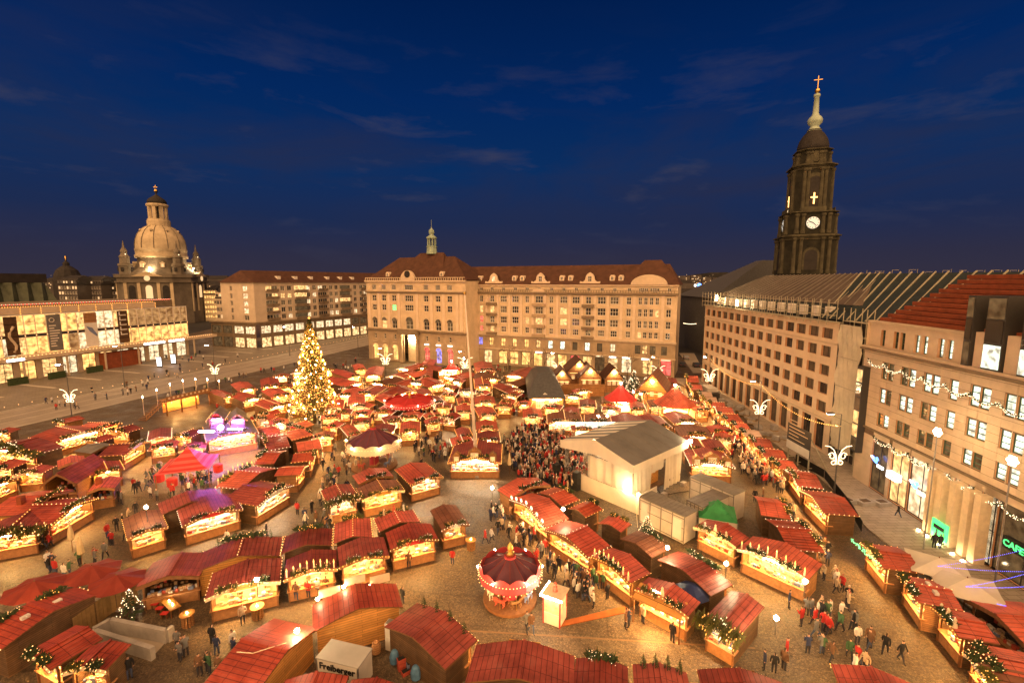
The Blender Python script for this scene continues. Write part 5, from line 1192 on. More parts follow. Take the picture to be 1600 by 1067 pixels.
row('lining the south lane, {o} from the far end', 'stalls lining the south lane', [
    (1070, 588, 1074, 597, 1092, 597, red2), (1075, 601, 1080, 609, 1098, 609, red2), (1090, 612, 1094, 619, 1113, 619, pal), (1096, 620, 1101, 628, 1121, 628, pal), (1106, 628, 1111, 635, 1133, 635, red2), (1114, 635, 1121, 645, 1146, 645, red2),
    (1120, 646, 1137, 660, 1161, 660, D(red2, fir=2)), (1141, 660, 1151, 670, 1171, 670, red2), (1154, 671, 1165, 682, 1189, 681, pal), (1170, 683, 1180, 699, 1206, 698, red2), (1182, 700, 1195, 715, 1227, 714, red2), (1201, 717, 1218, 733, 1246, 733, D(red2, fir=2)), (1228, 734, 1247, 760, 1282, 759, red2), (1250, 766, 1288, 803, 1338, 803, red2)])
row('in the near pavement row, {o} from its far end', 'near stalls along the south pavement', [
    (1345, 848, 1379, 888, 1434, 888, D(red2, fir=1)), (1402, 897, 1433, 941, 1499, 947, D(red2, top='skylight')), (1456, 948, 1498, 996, 1554, 998, D(red2, top='figures')), (1516, 1003, 1567, 1064, 1628, 1050, D(red2, fir=2))])
S(1508, 935, 1606, 1012, 1680, 1000, 'long bright red roof behind the near stalls by the white parasols', roof='roof_red2', lit=0, fir=0)
S(1506, 1018, 1556, 1080, 1592, 1062, 'brown board-roofed kiosk strung with coloured bulbs at the bottom right corner', roof='roof_brown_stall', fir=2, eave=2.3)
row('in the double row, carousel side, {o} from the left', 'front stalls of the double row', [
    (212, 918, 312, 900, 306, 868, D(mar, lit=0, fir=0, wall='timber_dark')), (320, 936, 438, 908, 432, 874, D(mar, fir=2)), (443, 906, 527, 888, 520, 860, D(mar, top='candles')), (530, 886, 608, 868, 592, 841, D(mar, fir=2)), (610, 859, 685, 842, 662, 820, D(fir=2)), (690, 828, 733, 818, 708, 790, D(brn, fir=2))])
row('in the double row, far side, {o} from the left', 'rear stalls of the double row', [
    (442, 839, 318, 862, 318, 892, D(mar, top='firs', wall='timber_gold')), (520, 826, 446, 838, 449, 864, D(mar, wall='timber_dark')), (579, 810, 523, 819, 530, 848, D(wall='timber_dark', fir=1)), (645, 797, 584, 811, 593, 831, D(wall='timber_dark', top='figures'))])
row('above the double row, {o} from the left umbrellas', 'stalls of the second double row', [
    (198, 842, 262, 823, 250, 796, D(brn, fir=2)), (284, 822, 379, 795, 368, 770, D(mar, fir=2, lit=2)), (337, 764, 246, 787, 260, 803, D(mar, wall='timber_dark', top='firs'))])
row('in the curved block right of the red tent, {o} clockwise', 'stalls of the curved block', [
    (397, 729, 337, 761, 373, 767, D(red2, top='candles')), (420, 705, 397, 726, 425, 728, red2), (409, 683, 418, 705, 454, 699, mar), (401, 671, 418, 681, 436, 674, D(red2, lit=0)), (489, 680, 466, 670, 434, 678, D(red2)), (503, 700, 497, 686, 461, 690, red2), (490, 720, 495, 705, 463, 706, red2), (469, 742, 481, 727, 444, 727, red2), (402, 791, 458, 758, 425, 742, D(mar, lit=2, fir=1))])
row('in the far left cluster, {o} from the tram road', 'stalls of the cluster by the tram road', [
    (150, 673, 190, 661, 176, 654, red2), (82, 693, 166, 672, 140, 662, D(fir=2, roof='roof_red2')), (-30, 702, 50, 713, 93, 697, D(mar, fir=3)), (230, 689, 268, 683, 262, 670, mar), (196, 711, 232, 690, 203, 686, D(mar, fir=1)), (142, 709, 186, 695, 165, 690, D(gry, lit=0, fir=0)), (90, 731, 134, 722, 136, 711, D(red2, lit=0)), (141, 744, 194, 732, 194, 718, D(red2)), (62, 760, 119, 756, 131, 727, D(mar, h=1.5, wall='timber_gold', lit=0)), (135, 770, 179, 763, 178, 748, D(red2, lit=0, top='vent')),
    (-40, 776, 34, 747, 5, 737, D(brn)), (39, 805, 115, 765, 78, 757, D(red2, top='vent', lit=0, wall='timber_gold')), (80, 819, 153, 778, 108, 771, D(fir=1)), (-40, 848, 58, 831, 30, 808, D(mar, fir=3))])
row('in the bottom left corner, {o} from the red umbrellas', 'stalls in the bottom left corner', [
    (118, 917, -40, 1000, -28, 1032, D(top='skylight', fir=2)), (36, 1022, 79, 1047, 149, 992, D(fir=2)), (98, 1050, 166, 1047, 215, 1008, D(fir=2))])
row('turned away along the bottom edge, {o} from the drinks trailer', 'stalls along the bottom edge', [
    (632, 944, 619, 911, 487, 945, {'say': None}),][:0])
# big stalls of the foreground (their backs towards the camera)
S(619, 912, 488, 946, 496, 986, 'large red-tiled stall with glowing orange back wall left of the carousel', wall='timber_gold', top='boards', fir=0, h=.9)
S(746, 1000, 652, 942, 592, 973, 'red-tiled corner stall with a lit edge and potted firs above the drinks trailer yard', roof='roof_maroon', top='firs', wall='timber_dark', fir=0)
S(428, 966, 318, 1068, 396, 1090, 'long red-tiled stall with orange plank wall and loose cable on its roof', roof='roof_red', wall='timber_gold', fir=0, lit=0)
row('turned away along the bottom edge, {o} from the drinks trailer', 'stalls along the bottom edge', [
    (898, 1025, 744, 1007, 736, 1068, D(mar, fir=0)), (981, 1042, 900, 1028, 897, 1075, D(mar, fir=1)), (1073, 1051, 988, 1038, 985, 1085, D(mar, top='firs', fir=0)), (1222, 1066, 1089, 1046, 1086, 1090, D(mar, fir=0)), (1425, 1068, 1298, 1037, 1270, 1090, D(fir=0))])
row('at the bottom edge before the drinks trailer, {o} from left', 'stalls before the drinks trailer', [
    (545, 1056, 446, 1062, 438, 1105, D(fir=0, lit=0)), (630, 1072, 550, 1062, 542, 1115, D(fir=0, lit=0))])
row('in the island between the two carousels, {o} from the left', 'stalls of the island between the carousels', [
    (512, 791, 562, 779, 545, 757, D(fir=3, lit=2)), (560, 757, 615, 744, 605, 731, D(red2, lit=0)), (566, 781, 632, 766, 620, 750, D(fir=2, roof='roof_brown_stall')), (641, 758, 692, 745, 656, 725, D(red2, fir=2, lit=2))])
row('facing the small carousel, {o} from the tall tree', 'stalls facing the small carousel', [
    (543, 682, 566, 678, 584, 660, D(red2, lit=2)), (575, 679, 615, 677, 629, 664, D(mar, lit=2, fir=1)), (624, 677, 657, 675, 663, 659, D(red2, fir=1))])
row('in the block right of the mast, {o} from the mast', 'stalls in the block right of the mast', [
    (700, 723, 783, 723, 779, 695, D(mar, top='dormers', lit=2)), (706, 696, 741, 693, 739, 683, D(red2)), (716, 685, 740, 683, 738, 669, mar), (745, 690, 782, 689, 779, 676, mar), (744, 672, 778, 671, 776, 659, D(red2)), (748, 651, 778, 649, 774, 636, red2), (712, 646, 737, 645, 735, 634, red2), (716, 632, 736, 631, 735, 622, D(red2)), (742, 632, 775, 631, 772, 620, red2)])
row('behind the concert crowd, {o} from the slate-roofed hut', 'stalls behind the concert crowd', [
    (817, 653, 848, 653, 845, 640, red2), (855, 661, 911, 662, 905, 648, D(brn, lit=2, fir=2)), (913, 661, 956, 663, 950, 650, D(brn, lit=2, fir=1)), (958, 666, 1012, 668, 1000, 652, D(mar, lit=2, fir=2)), (1012, 668, 1050, 668, 1046, 650, D(mar, lit=2)), (1052, 662, 1096, 662, 1088, 646, D(mar, fir=1))])
row('beyond the stage roof, {o} from the stage', 'stalls beyond the stage roof', [
    (1078, 726, 1148, 731, 1140, 708, D(mar, top='dormers', fir=1)), (1069, 704, 1104, 706, 1098, 686, mar), (1106, 706, 1141, 708, 1134, 690, mar), (1062, 682, 1116, 685, 1110, 668, D(brn))])
# crowded far field: small stalls towards the arcade house
far = [(505, 640, 535, 638), (545, 634, 572, 632), (580, 645, 606, 643), (612, 631, 640, 629), (648, 629, 672, 628), (676, 634, 700, 633), (520, 620, 548, 618), (556, 617, 584, 615), (592, 621, 618, 619), (626, 614, 652, 613), (660, 616, 684, 615), (540, 604, 566, 602), (574, 603, 598, 602), (606, 606, 630, 605), (638, 601, 662, 601), (668, 603, 692, 602), (540, 590, 562, 589), (568, 590, 592, 589), (600, 588, 622, 588), (630, 588, 652, 588), (660, 590, 682, 590), (690, 589, 712, 590), (560, 577, 580, 577), (620, 577, 642, 577), (652, 578, 674, 578), (684, 579, 706, 579),
       (740, 605, 768, 605), (745, 592, 772, 593), (780, 600, 806, 602), (785, 588, 812, 590), (790, 613, 815, 614), (740, 581, 764, 582)]
fphr = ['nearest', 'second', 'third', 'fourth']
far.sort(key=lambda q: (round(q[1]/14), q[0]))
lastr, idx = None, 0
rowname = {}
for q in far:
    r_ = round(q[1]/14); rowname.setdefault(r_, []).append(q)
for ri, r_ in enumerate(sorted(rowname, reverse=True)):
    for i, q in enumerate(rowname[r_]):
        rf_ = rg.choice(['roof_red2', 'roof_red2', 'roof_red', 'roof_maroon', 'roof_brown_stall'])
        jx, jy, jr = rg.uniform(-5, 5), rg.uniform(-2.5, 2.5), rg.uniform(-2.2, 2.2); q = (q[0]+jx, q[1]+jy+jr, q[2]+jx+rg.uniform(-3, 8), q[3]+jy-jr)
        S(q[0], q[1], q[2], q[3], q[2]-4, q[3]-rg.uniform(9, 15), f'small {RN[rf_]} stall beyond the tall tree, {ordn(ri)} row back, {ordn(i)} from left', roof=rf_, lit=rg.choice([1, 1, 2]), fir=rg.choice([0, 1]), group='small stalls beyond the tall tree')
far2 = [(372, 612, 402, 608), (408, 606, 438, 603), (380, 628, 412, 622), (418, 640, 452, 633), (350, 622, 372, 618), (424, 622, 456, 617)]
for i, q in enumerate(far2): S(*q, q[2]-6, q[3]-12, f'bright red-tiled stall left of the tall tree, {ordn(i)} of six along the road side', roof='roof_red2', fir=2, group='stalls left of the tall tree')
far3 = [(985, 640, 1010, 641), (1015, 637, 1040, 638), (905, 636, 932, 637), (940, 632, 962, 633), (1045, 615, 1066, 616), (1042, 602, 1062, 603), (880, 648, 905, 649)]
for i, q in enumerate(far3): S(*q, q[2]-3, q[3]-11, f'low stall by the fir grove before the arcade house, {ordn(i)} of seven', roof=rg.choice(['roof_maroon', 'roof_brown_stall']), fir=2, lit=1, group='stalls by the fir grove')

# stalls squeezed into the gaps of the packed far field
def in_polyg(x, y, poly):
    r_ = False; j = len(poly)-1
    for i in range(len(poly)):
        xi, yi = poly[i]; xj, yj = poly[j]
        if (yi > y) != (yj > y) and x < (xj-xi)*(y-yi)/(yj-yi)+xi: r_ = not r_
        j = i
    return r_
KEEP = [G(585, 728).xy, G(641, 655).xy, G(492, 661).xy, G(298, 752).xy, G(850, 640).xy, G(365, 690).xy, G(290, 650).xy]
def fill(poly, n, label, group, zones=None, Ls=(3.0, 4.4), gap=.5):
    made = 0; k = 0; got = []
    while made < n and k < 3000:
        k += 1; x = rg.uniform(min(p[0] for p in poly), max(p[0] for p in poly)); y = rg.uniform(min(p[1] for p in poly), max(p[1] for p in poly))
        if not in_polyg(x, y, poly): continue
        c_ = G(x, y, 2.5); L_ = rg.uniform(*Ls); D_ = rg.uniform(2.4, 3.2); ok = True
        for ax, ay, cs, sn, l2, d2 in FOOT:
            cx2 = ax+cs*l2/2-sn*d2/2; cy2 = ay+sn*l2/2+cs*d2/2
            if math.hypot(c_.x-cx2, c_.y-cy2) < (max(L_, D_)+max(l2, d2))*gap: ok = False; break
        if ok and any((Vector((c_.x, c_.y))-q).length < 6.0 for q in KEEP): ok = False
        if not ok: continue
        a = rg.uniform(-.5, .5); d = Vector((math.cos(a), math.sin(a), 0)); n_ = Vector((-d.y, d.x, 0)); p0 = c_-d*L_/2-n_*D_/2
        o = stall_at(p0, p0+d*L_, D_, label, roof=rg.choice(['roof_red2', 'roof_red', 'roof_red2', 'roof_maroon']), lit=rg.choice([1, 1, 2]), fir=rg.choice([1, 2]), group=group); made += 1; got.append((x, y, o))
    zs_ = {}
    for x, y, o in got: zs_.setdefault(next((nm for lim, nm in zones if x < lim), zones[-1][1]) if zones else '', []).append((x, y, o))
    for nm, q in zs_.items():
        q.sort(key=lambda e: -e[1] if zones else e[0])
        for i, (x, y, o) in enumerate(q): o['label'] = f"little red-roofed stall squeezed in {nm}, {ordn(i)} from the front" if zones else f'{label}, {ordn(i)} from left'
fill([(365, 605), (470, 580), (700, 572), (830, 592), (830, 630), (720, 650), (560, 690), (430, 668), (400, 640)], 46, 'little red-roofed stall squeezed in around the tall tree', 'stalls squeezed around the tall tree', [(480, 'left of the tall tree'), (560, 'just right of the tall tree'), (640, 'behind the small carousel'), (722, 'left of the mast'), (9999, 'right of the mast')])
fill([(0, 665), (120, 650), (250, 655), (330, 690), (255, 735), (200, 770), (0, 800)], 9, 'little red-roofed stall squeezed in by the tram road', 'stalls squeezed by the tram road', gap=.5)
fill([(830, 650), (900, 610), (1070, 610), (1150, 690), (1100, 740), (1060, 680), (900, 672)], 14, 'little red-roofed stall squeezed in near the fir grove', 'stalls squeezed near the grove', gap=.5)
# ================================================================ MARKET SPECIALS
def label_tree():
    c = G(492, 661); t = thing('christmas_tree', 'tall Christmas tree covered in golden lights standing over the stalls', 'tree', (c.x, c.y, 0)); Ht = 20.9; r0 = 4.4
    b = MB(); b.lathe([(.32, 0), (.28, 3), (.05, Ht*.97)], 8); b.build('trunk', 'bark', t)
    b = MB(); r = random.Random(2)
    for i in range(13000):
        tt = r.random()**.8; z = 1.5+(Ht-1.6)*tt; rm = r0*(1-tt)**.82*(1+.13*math.sin(z*4.2)); q = rm*(r.random()**.4); a = r.uniform(0, 6.283)
        p = Vector((q*math.cos(a), q*math.sin(a), z)); d = Vector((math.cos(a)+r.gauss(0, .4), math.sin(a)+r.gauss(0, .4), -.25+r.gauss(0, .3))).normalized()*r.uniform(.25, .6); e = d.cross(Vector((0, 0, 1))).normalized()*.11
        b.add([p-e, p+e, p+d], [(0, 1, 2)])
    b.build('crown', 'fir_lit', t, kind='stuff')
    b = MB(); 
    for i in range(2300):
        tt = r.random()**.8; z = 1.6+(Ht-1.9)*tt; rm = r0*(1-tt)**.82*(1+.13*math.sin(z*4.2)); a = r.uniform(0, 6.283); q = rm*r.uniform(.9, 1.06); b.ball((q*math.cos(a), q*math.sin(a), z), r.choice([.06, .08, .1]))
    b.build('bulbs', 'bulb_tree', t, kind='stuff')
    b = MB(); b.sphere((0, 0, Ht+.1), .2); b.build('tree_top', 'bulb_tree', t)
    for k in range(90):                                   # real light from the strings
        tt = k/90; z = 2+17.5*tt; rm = r0*(1-tt)**.82*1.12; a = k*2.4; b = MB(); b.ball((rm*math.cos(a), rm*math.sin(a), z), .1); b.build('string_lamp', 'lamp_tree', t)
label_tree()
# mast
c = G(746, 743); tpx = ray(726, 458); tq = tpx*((c.y+.2)/tpx.y); t = thing('flag_mast', 'tall pale flag mast standing in the middle of the market', 'mast', (c.x, c.y, 0))
b = MB(); b.tube([(0, 0, 0), (tq.x-c.x, .2, HCAM+tq.z)], .27, 12, r2=.09); b.build('pole', 'pole', t, smooth=True)
b = MB(); b.sphere((tq.x-c.x, .2, HCAM+tq.z), .22); b.build('finial', 'gold', t)
b = MB(); b.lathe([(.9, 0), (.9, .35), (.6, .4), (.55, .9)], 12); b.build('mast_foot', 'concrete', t)
# ---------------------------------------------------------------- carousels
def carousel(px, py, Rr, label, canopy, top, hub=4.6, eave=3.0, skirt='pink_panel', horses=8, drop=.8, name='carousel', bul='bulb'):
    c = G(px, py); t = thing(name, label, 'carousel', (c.x, c.y, 0)); n = 16
    b = MB(); b.lathe([(Rr*.94, .05), (Rr*.94, .3), (0.3, .3)], 24); b.build('platform', 'beam', t)
    b = MB(); b.lathe([(.7, .3), (.7, eave), (.5, hub-.1)], 12); b.build('centre_drum', 'pink_panel', t)
    b = MB(); seg = 12; vs_ = [(0, 0, hub)]
    for k in range(seg*2):
        a = k*math.pi/seg; q = Rr*(1.0 if k % 2 == 0 else .955); vs_.append((q*math.cos(a), q*math.sin(a), eave+(.0 if k % 2 == 0 else -.12)))
    m = len(vs_)
    for k in range(seg*2):
        a = k*math.pi/seg; q = Rr*.55; vs_.append((q*math.cos(a), q*math.sin(a), eave+(hub-eave)*.42+(.05 if k % 2 == 0 else -.06)))
    fs = []
    for k in range(seg*2):
        k2 = (k+1) % (seg*2); fs += [(0, m+k, m+k2), (m+k, 1+k, 1+k2, m+k2)]
    b.add(vs_, fs); cn = b.build('canopy', canopy, t)
    b = MB()
    for k in range(seg): a = k*2*math.pi/seg; b.bar((.2*math.cos(a), .2*math.sin(a), hub+.03), (Rr*.55*math.cos(a), Rr*.55*math.sin(a), eave+(hub-eave)*.42+.06), .03); b.bar((Rr*.55*math.cos(a), Rr*.55*math.sin(a), eave+(hub-eave)*.42+.06), (Rr*math.cos(a), Rr*math.sin(a), eave+.03), .03)
    b.build('canopy_seam', 'umbrella_red', cn)
    for k in range(seg):                                   # scalloped rim boards
        a0, a1 = k*2*math.pi/seg, (k+1)*2*math.pi/seg; p0 = Vector((Rr*1.03*math.cos(a0), Rr*1.03*math.sin(a0), 0)); p1 = Vector((Rr*1.03*math.cos(a1), Rr*1.03*math.sin(a1), 0)); b = MB()
        N_ = 6; vs_ = [p0.lerp(p1, i/N_)+Vector((0, 0, eave+.12+.28*math.sin(math.pi*i/N_))) for i in range(N_+1)]+[p0.lerp(p1, i/N_)*1.05+Vector((0, 0, eave-drop)) for i in range(N_+1)]
        b.add(vs_, [(i, i+1, i+1+N_+1, i+N_+1) for i in range(N_)]); b.build('rim_board', skirt, t)
    bl = []
    for k in range(seg*5): a = k*2*math.pi/(seg*5); bl.append((Rr*1.1*math.cos(a), Rr*1.1*math.sin(a), eave-.1)); 
    for k in range(seg*3): a = k*2*math.pi/(seg*3); bl.append((Rr*1.1*math.cos(a), Rr*1.1*math.sin(a), eave-drop))
    bulbs(bl, .055, bul, 'bulb_string', t)
    for k in range(seg): 
        if k % 2 == 0: a = k*2*math.pi/seg; b = MB(); b.ball((Rr*1.12*math.cos(a), Rr*1.12*math.sin(a), eave+.1), .08); b.build('rim_lamp', 'lamp', t)
    b = MB(); b.lathe([(.35, hub-.05), (.4, hub+.15), (.15, hub+.3), (.28, hub+.6), (.22, hub+.85), (.05, hub+1.1)], 8); b.build('crown_figure', top, t)
    b = MB(); b.lathe([(.9, eave-.5), (.9, eave-.4)], 12); b.build('inner_lamp_ring', 'ornament', t)
    for k in range(horses):                                # ride figures: horses and little cars on poles
        a = k*2*math.pi/horses+.3; q = Rr*.72; e = bpy.data.objects.new('ride_horse', None); C.objects.link(e); e.parent = t; e.location = (q*math.cos(a), q*math.sin(a), .55); e.rotation_euler = (0, 0, a+math.pi/2)
        b = MB(); b.tube([(-.55, 0, .55), (-.2, 0, .5), (.25, 0, .52), (.5, 0, .75), (.65, 0, 1.0)], .19, 7, r2=.11); b.tube([(.6, 0, 1.02), (.9, 0, .86)], .11, 6, r2=.07)
        for sx in (-.45, .3):
            for sy in (-.12, .12): b.tube([(sx, sy, .5), (sx+.12, sy, .25), (sx+.02, sy, 0)], .06, 5, r2=.04)
        b.tube([(-.6, 0, .6), (-.85, 0, .35)], .06, 5, r2=.02); b.build('horse_body', ['goods_white', 'goods_red', 'timber', 'goods_blue'][k % 4], e)
        b = MB(); b.tube([(0, 0, -.25), (0, 0, eave-.6)], .03, 5); b.build('brass_pole', 'gold', e)
    return t
carousel(797, 936, 2.55, 'children carousel with dark purple canopy and pink scalloped rim on the open cobbles', 'purple_canvas', 'gold', hub=4.3, eave=3.1)
carousel(585, 728, 3.7, 'small carousel with pointed purple canopy and lit ring of boards among the middle stalls', 'purple_canvas', 'gold', hub=6.2, eave=4.0, skirt='cream', drop=1.0)
carousel(641, 655, 4.6, 'broad red-topped carousel dotted with lights near the middle of the market', 'canvas_red', 'gold', hub=4.5, eave=3.9, skirt='canvas_red', drop=.6, bul='bulb_white')
# ticket booth of the front carousel
c = G(867, 968); t = thing('ticket_booth', 'small glazed ticket booth with white base and lit roof edge by the carousel', 'booth', (c.x, c.y, 0), R(-28))
b = MB(); b.box(-.75, .75, -.75, .75, .08, 1.05); b.build('base_panel', 'white_paint', t)
for x in (-.75, .69):
    for y in (-.75, .69): piece('corner_post', 'canvas_red', t, x-.02, x+.08, y-.02, y+.08, .0, 2.5)
b = MB(); b.box(-.7, .7, -.72, -.68, 1.06, 2.3); b.box(-.7, .7, .68, .72, 1.06, 2.3); b.box(.68, .72, -.67, .67, 1.06, 2.3); b.box(-.72, -.68, -.67, .67, 1.06, 2.3); b.build('window_pane', 'win_warm', t)
b = MB(); b.box(-.9, .9, -.9, .9, 2.5, 2.62); b.build('booth_roof', 'cream', t)
b = MB(); b.box(-.95, .95, -.97, -.92, 2.5, 2.62); b.box(-.97, -.92, -.9, .95, 2.5, 2.62); b.build('roof_light_strip', 'strip_white', t)
b = MB(); b.lathe([(.22, 2.62), (.18, 3.0), (.1, 3.1), (.16, 3.28), (.02, 3.45)], 8); b.build('roof_figure', 'goods_red', t)
# brown carpet ramp
p = [G(872, 980), G(880, 970), G(975, 947), G(988, 955)]; b = MB(); b.slab([(q.x, q.y) for q in (p[0], p[3], p[2], p[1])], .003, .05); tag(b.build('carpet_runner', 'carpet'), 'brown carpet runner laid on the cobbles beside the ticket booth', 'carpet')
# ---------------------------------------------------------------- stage
Nn, Rt, Lf = G(989, 725, 5.8), G(1067, 690, 5.8), G(905, 682, 5.8)
dR = Rt-Nn; dR.z = 0; Ls = dR.length; dR.normalize(); nrm = Vector((-dR.y, dR.x, 0)); Ds = (Lf-Nn).dot(nrm)
t = thing('concert_stage', 'large white canvas concert stage with grey gabled roof beside the crowd', 'stage', (Nn.x, Nn.y, 0), math.atan2(dR.y, dR.x))
b = MB(); zE, zR = 5.9, 7.6
b.add([(-.6, -.5, zE), (Ls+.6, -.5, zE), (Ls+.6, Ds/2, zR), (-.6, Ds/2, zR)], [(0, 1, 2, 3)]); b.build('near_roof_slope', 'canvas_grey', t)
nst = 12
for i in range(nst): 
    x0 = -.6+(Ls+1.2)*i/nst; x1 = -.6+(Ls+1.2)*(i+1)/nst; b = MB(); b.add([(x0, Ds+.5, zE), (x1, Ds+.5, zE), (x1, Ds/2, zR), (x0, Ds/2, zR)], [(0, 1, 2, 3)]); b.build('far_roof_strip', 'canvas_grey' if i % 2 else 'canvas', t)
b = MB(); fh = 1.0
for x in (-.62, Ls+.62): b.add([(x, -.5, zE), (x, Ds/2, zR), (x, Ds+.5, zE), (x, Ds+.5, zE-fh), (x, Ds/2, zE-fh*.3), (x, -.5, zE-fh)], [(0, 1, 4, 5), (1, 2, 3, 4)])
b.quad((-.6, -.52, zE-fh), (Ls+.6, -.52, zE-fh), (Ls+.6, -.52, zE), (-.6, -.52, zE)); b.build('fascia', 'canvas', t)
def cloth(name, p0, p1, z0, z1, nx=16, nz=6, amp=.12):
    b = MB(); p0, p1 = Vector(p0), Vector(p1); n_ = Vector((p1.y-p0.y, p0.x-p1.x, 0)).normalized()
    vs_ = [p0.lerp(p1, i/nx)+n_*(amp*math.sin(i*1.9+j*.3)+amp*.5*math.sin(i*.7))+Vector((0, 0, z0+(z1-z0)*j/nz)) for j in range(nz+1) for i in range(nx+1)]
    b.add(vs_, [(j*(nx+1)+i, j*(nx+1)+i+1, (j+1)*(nx+1)+i+1, (j+1)*(nx+1)+i) for j in range(nz) for i in range(nx)]); return b.build(name, 'canvas', t, smooth=True)
cloth('side_canvas', (0, Ds*.62, 0), (0, 0, 0), .0, zE-fh+.1); cloth('rear_canvas', (0, 0, 0), (Ls*.36, 0, 0), .2, zE-fh+.1); cloth('rear_canvas', (Ls*.62, 0, 0), (Ls, 0, 0), .2, zE-fh+.1); cloth('rear_canvas', (Ls*.36, .02, 0), (Ls*.62, .02, 0), 3.4, zE-fh+.1, 6, 3)
b = MB(); b.box(.1, Ls-.1, .1, Ds-.3, .9, 1.2); b.build('stage_floor', 'timber_dark', t)
b = MB(); b.box(Ls*.36, Ls*.62, .9, 1.0, 1.2, 4.6); b.build('backstage_panel', 'timber_gold', t)
for x, y in ((.1, Ds-.2), (Ls-.1, Ds-.2), (.1, Ds*.62)):
    b = MB()
    for ax in (-.16, .16):
        for ay in (-.16, .16): b.bar((x+ax, y+ay, 0), (x+ax, y+ay, zE), .06)
    for k in range(12): b.bar((x-.16, y-.16, k*.48), (x+.16, y-.16, (k+1)*.48), .04); b.bar((x-.16, y-.16, k*.48), (x-.16, y+.16, (k+1)*.48), .04)
    b.build('truss_tower', 'steel', t)
b = MB(); b.box(-.6, -.5, -1.4, Ds*.7, 0, 2.2); b.box(-.5, 3.4, -1.4, -1.3, 0, 2.4); b.build('white_skirting', 'canvas', t)
for u, v_ in ((-.9, Ds*.18), (-.9, 0.1)):
    b = MB(); b.sphere((u, v_-1.6, 2.7), .15); b.build('flood_lamp', 'lamp', t)
b = MB(); b.sphere((Ls+.4, -.9, zE+.15), .26); b.build('roof_lamp', 'lamp', t)
piece('stage_front_light', 'lamp_soft', t, 1.5, Ls-1.5, Ds-.9, Ds-.75, 4.9, 5.0)
p = G(925, 700); b = MB(); b.box(0, 7, 0, .2, 1.0, 3.6); o = b.build('backdrop_screen', 'win_white', None); o.location = (p.x-2.4, p.y+3, 0); tag(o, 'pale lit screen standing at the far left edge of the stage', 'screen')
for i in range(1, 6): b = MB(); x = -.6+(Ls+1.2)*i/6; b.bar((x, -.48, zE+.02), (x, Ds/2, zR+.02), .07, .03); b.build('roof_seam', 'roof_grey', t)
for x, y in ((-1.2, Ds+.6), (-1.2, Ds*.72)):
    b = MB()
    for k in range(3): b.box(x-.45, x+.45, y-.4, y+.4, .1+k*.85, .9+k*.85)
    b.build('speaker_stack', 'ink', t)
for p0, p1 in (((-.6, -.5, zE), (-3.2, -3.0, 0)), ((Ls+.6, -.5, zE), (Ls+2.6, -3.0, 0))): b = MB(); b.tube([p0, p1], .025, 4); b.build('guy_rope', 'cream', t)
for x in (1.0, Ls*.5, Ls-1.0): b = MB(); b.box(x-.4, x+.4, -1.2, -.6, 0, .5); b.build('ballast_block', 'concrete', t)
b = MB(); b.tube([(Ls*.45, -.1, 1.0), (Ls*.5, -.8, .1), (Ls*.7, -1.6, .06), (Ls*.9, -2.8, .05)], .04, 5); b.build('power_cable', 'ink', t)
# site containers and the green tent
def cbox(px, label, hgt, m_, top='container_dark', frame=False, name='site_container'):
    a, b_, c_ = G(*px[0], hgt), G(*px[1], hgt), G(*px[2], hgt); d = (b_-a); d.z = 0; Lc = d.length; d.normalize(); n_ = Vector((-d.y, d.x, 0)); W_ = max(2.0, abs((c_-b_).dot(n_)))
    t = thing(name, label, 'container', (a.x, a.y, 0), math.atan2(d.y, d.x))
    b = MB(); b.box(0, Lc, 0, W_, .1, hgt-.06); b.build('shell', m_, t)
    b = MB(); b.box(-.08, Lc+.08, -.08, W_+.08, hgt-.05, hgt+.06); 
    for i in range(int(Lc/.5)): b.box(i*.5+.1, i*.5+.2, 0, W_, hgt+.06, hgt+.1)
    b.build('roof', top, t)
    b = MB()
    for x in [Lc*i/4 for i in range(5)]: b.box(x-.05, x+.05, -.06, -.01, .1, hgt-.1)
    for z in (.3, hgt*.55, hgt-.35): b.box(0, Lc, -.05, -.012, z, z+.07)
    b.build('frame_rail', 'container_dark', t)
    if frame:
        for i in range(2):
            b = MB(); b.box(Lc*(.05+.72*i), Lc*(.2+.75*i), -.1, -.062, .4, hgt-.5); b.build('lattice_panel', 'white_paint', t)
    return t
cbox(((1000, 776), (1070, 807), (1091, 798)), 'white site container with dark roof just right of the stage canvas', 3.2, 'container', frame=True)
cbox(((1074, 781), (1098, 792), (1147, 774)), 'short pale site container with cables on its roof in the middle of the three', 3.0, 'container', 'roof_grey')
cbox(((1079, 745), (1147, 773), (1165, 766)), 'long site container with brown ribbed roof farthest back by the south lane', 3.4, 'container')
q0, q1, q2 = G(1092, 808, 2.4), G(1153, 818, 2.4), G(1174, 799, 2.4); d = q1-q0; d.z = 0; Lc = d.length; d.normalize(); n_ = Vector((-d.y, d.x, 0)); W_ = max(4.0, (q2-q1).dot(n_))
t = thing('green_tent', 'bright green peaked canvas tent tucked behind the stage containers', 'tent', (q0.x, q0.y, 0), math.atan2(d.y, d.x))
b = MB(); nx = 10; vs_ = []
for j in range(nx+1):
    for i in range(nx+1):
        u, v_ = i/nx, j/nx; r_ = max(abs(u-.5), abs(v_-.5))*2; vs_.append((u*Lc, v_*W_, 2.4+1.5*(1-r_)**1.25-.12*math.sin(u*6.28)**2*r_))
b.add(vs_, [(j*(nx+1)+i, j*(nx+1)+i+1, (j+1)*(nx+1)+i+1, (j+1)*(nx+1)+i) for j in range(nx) for i in range(nx)]); b.build('canopy', 'green_canvas', t)
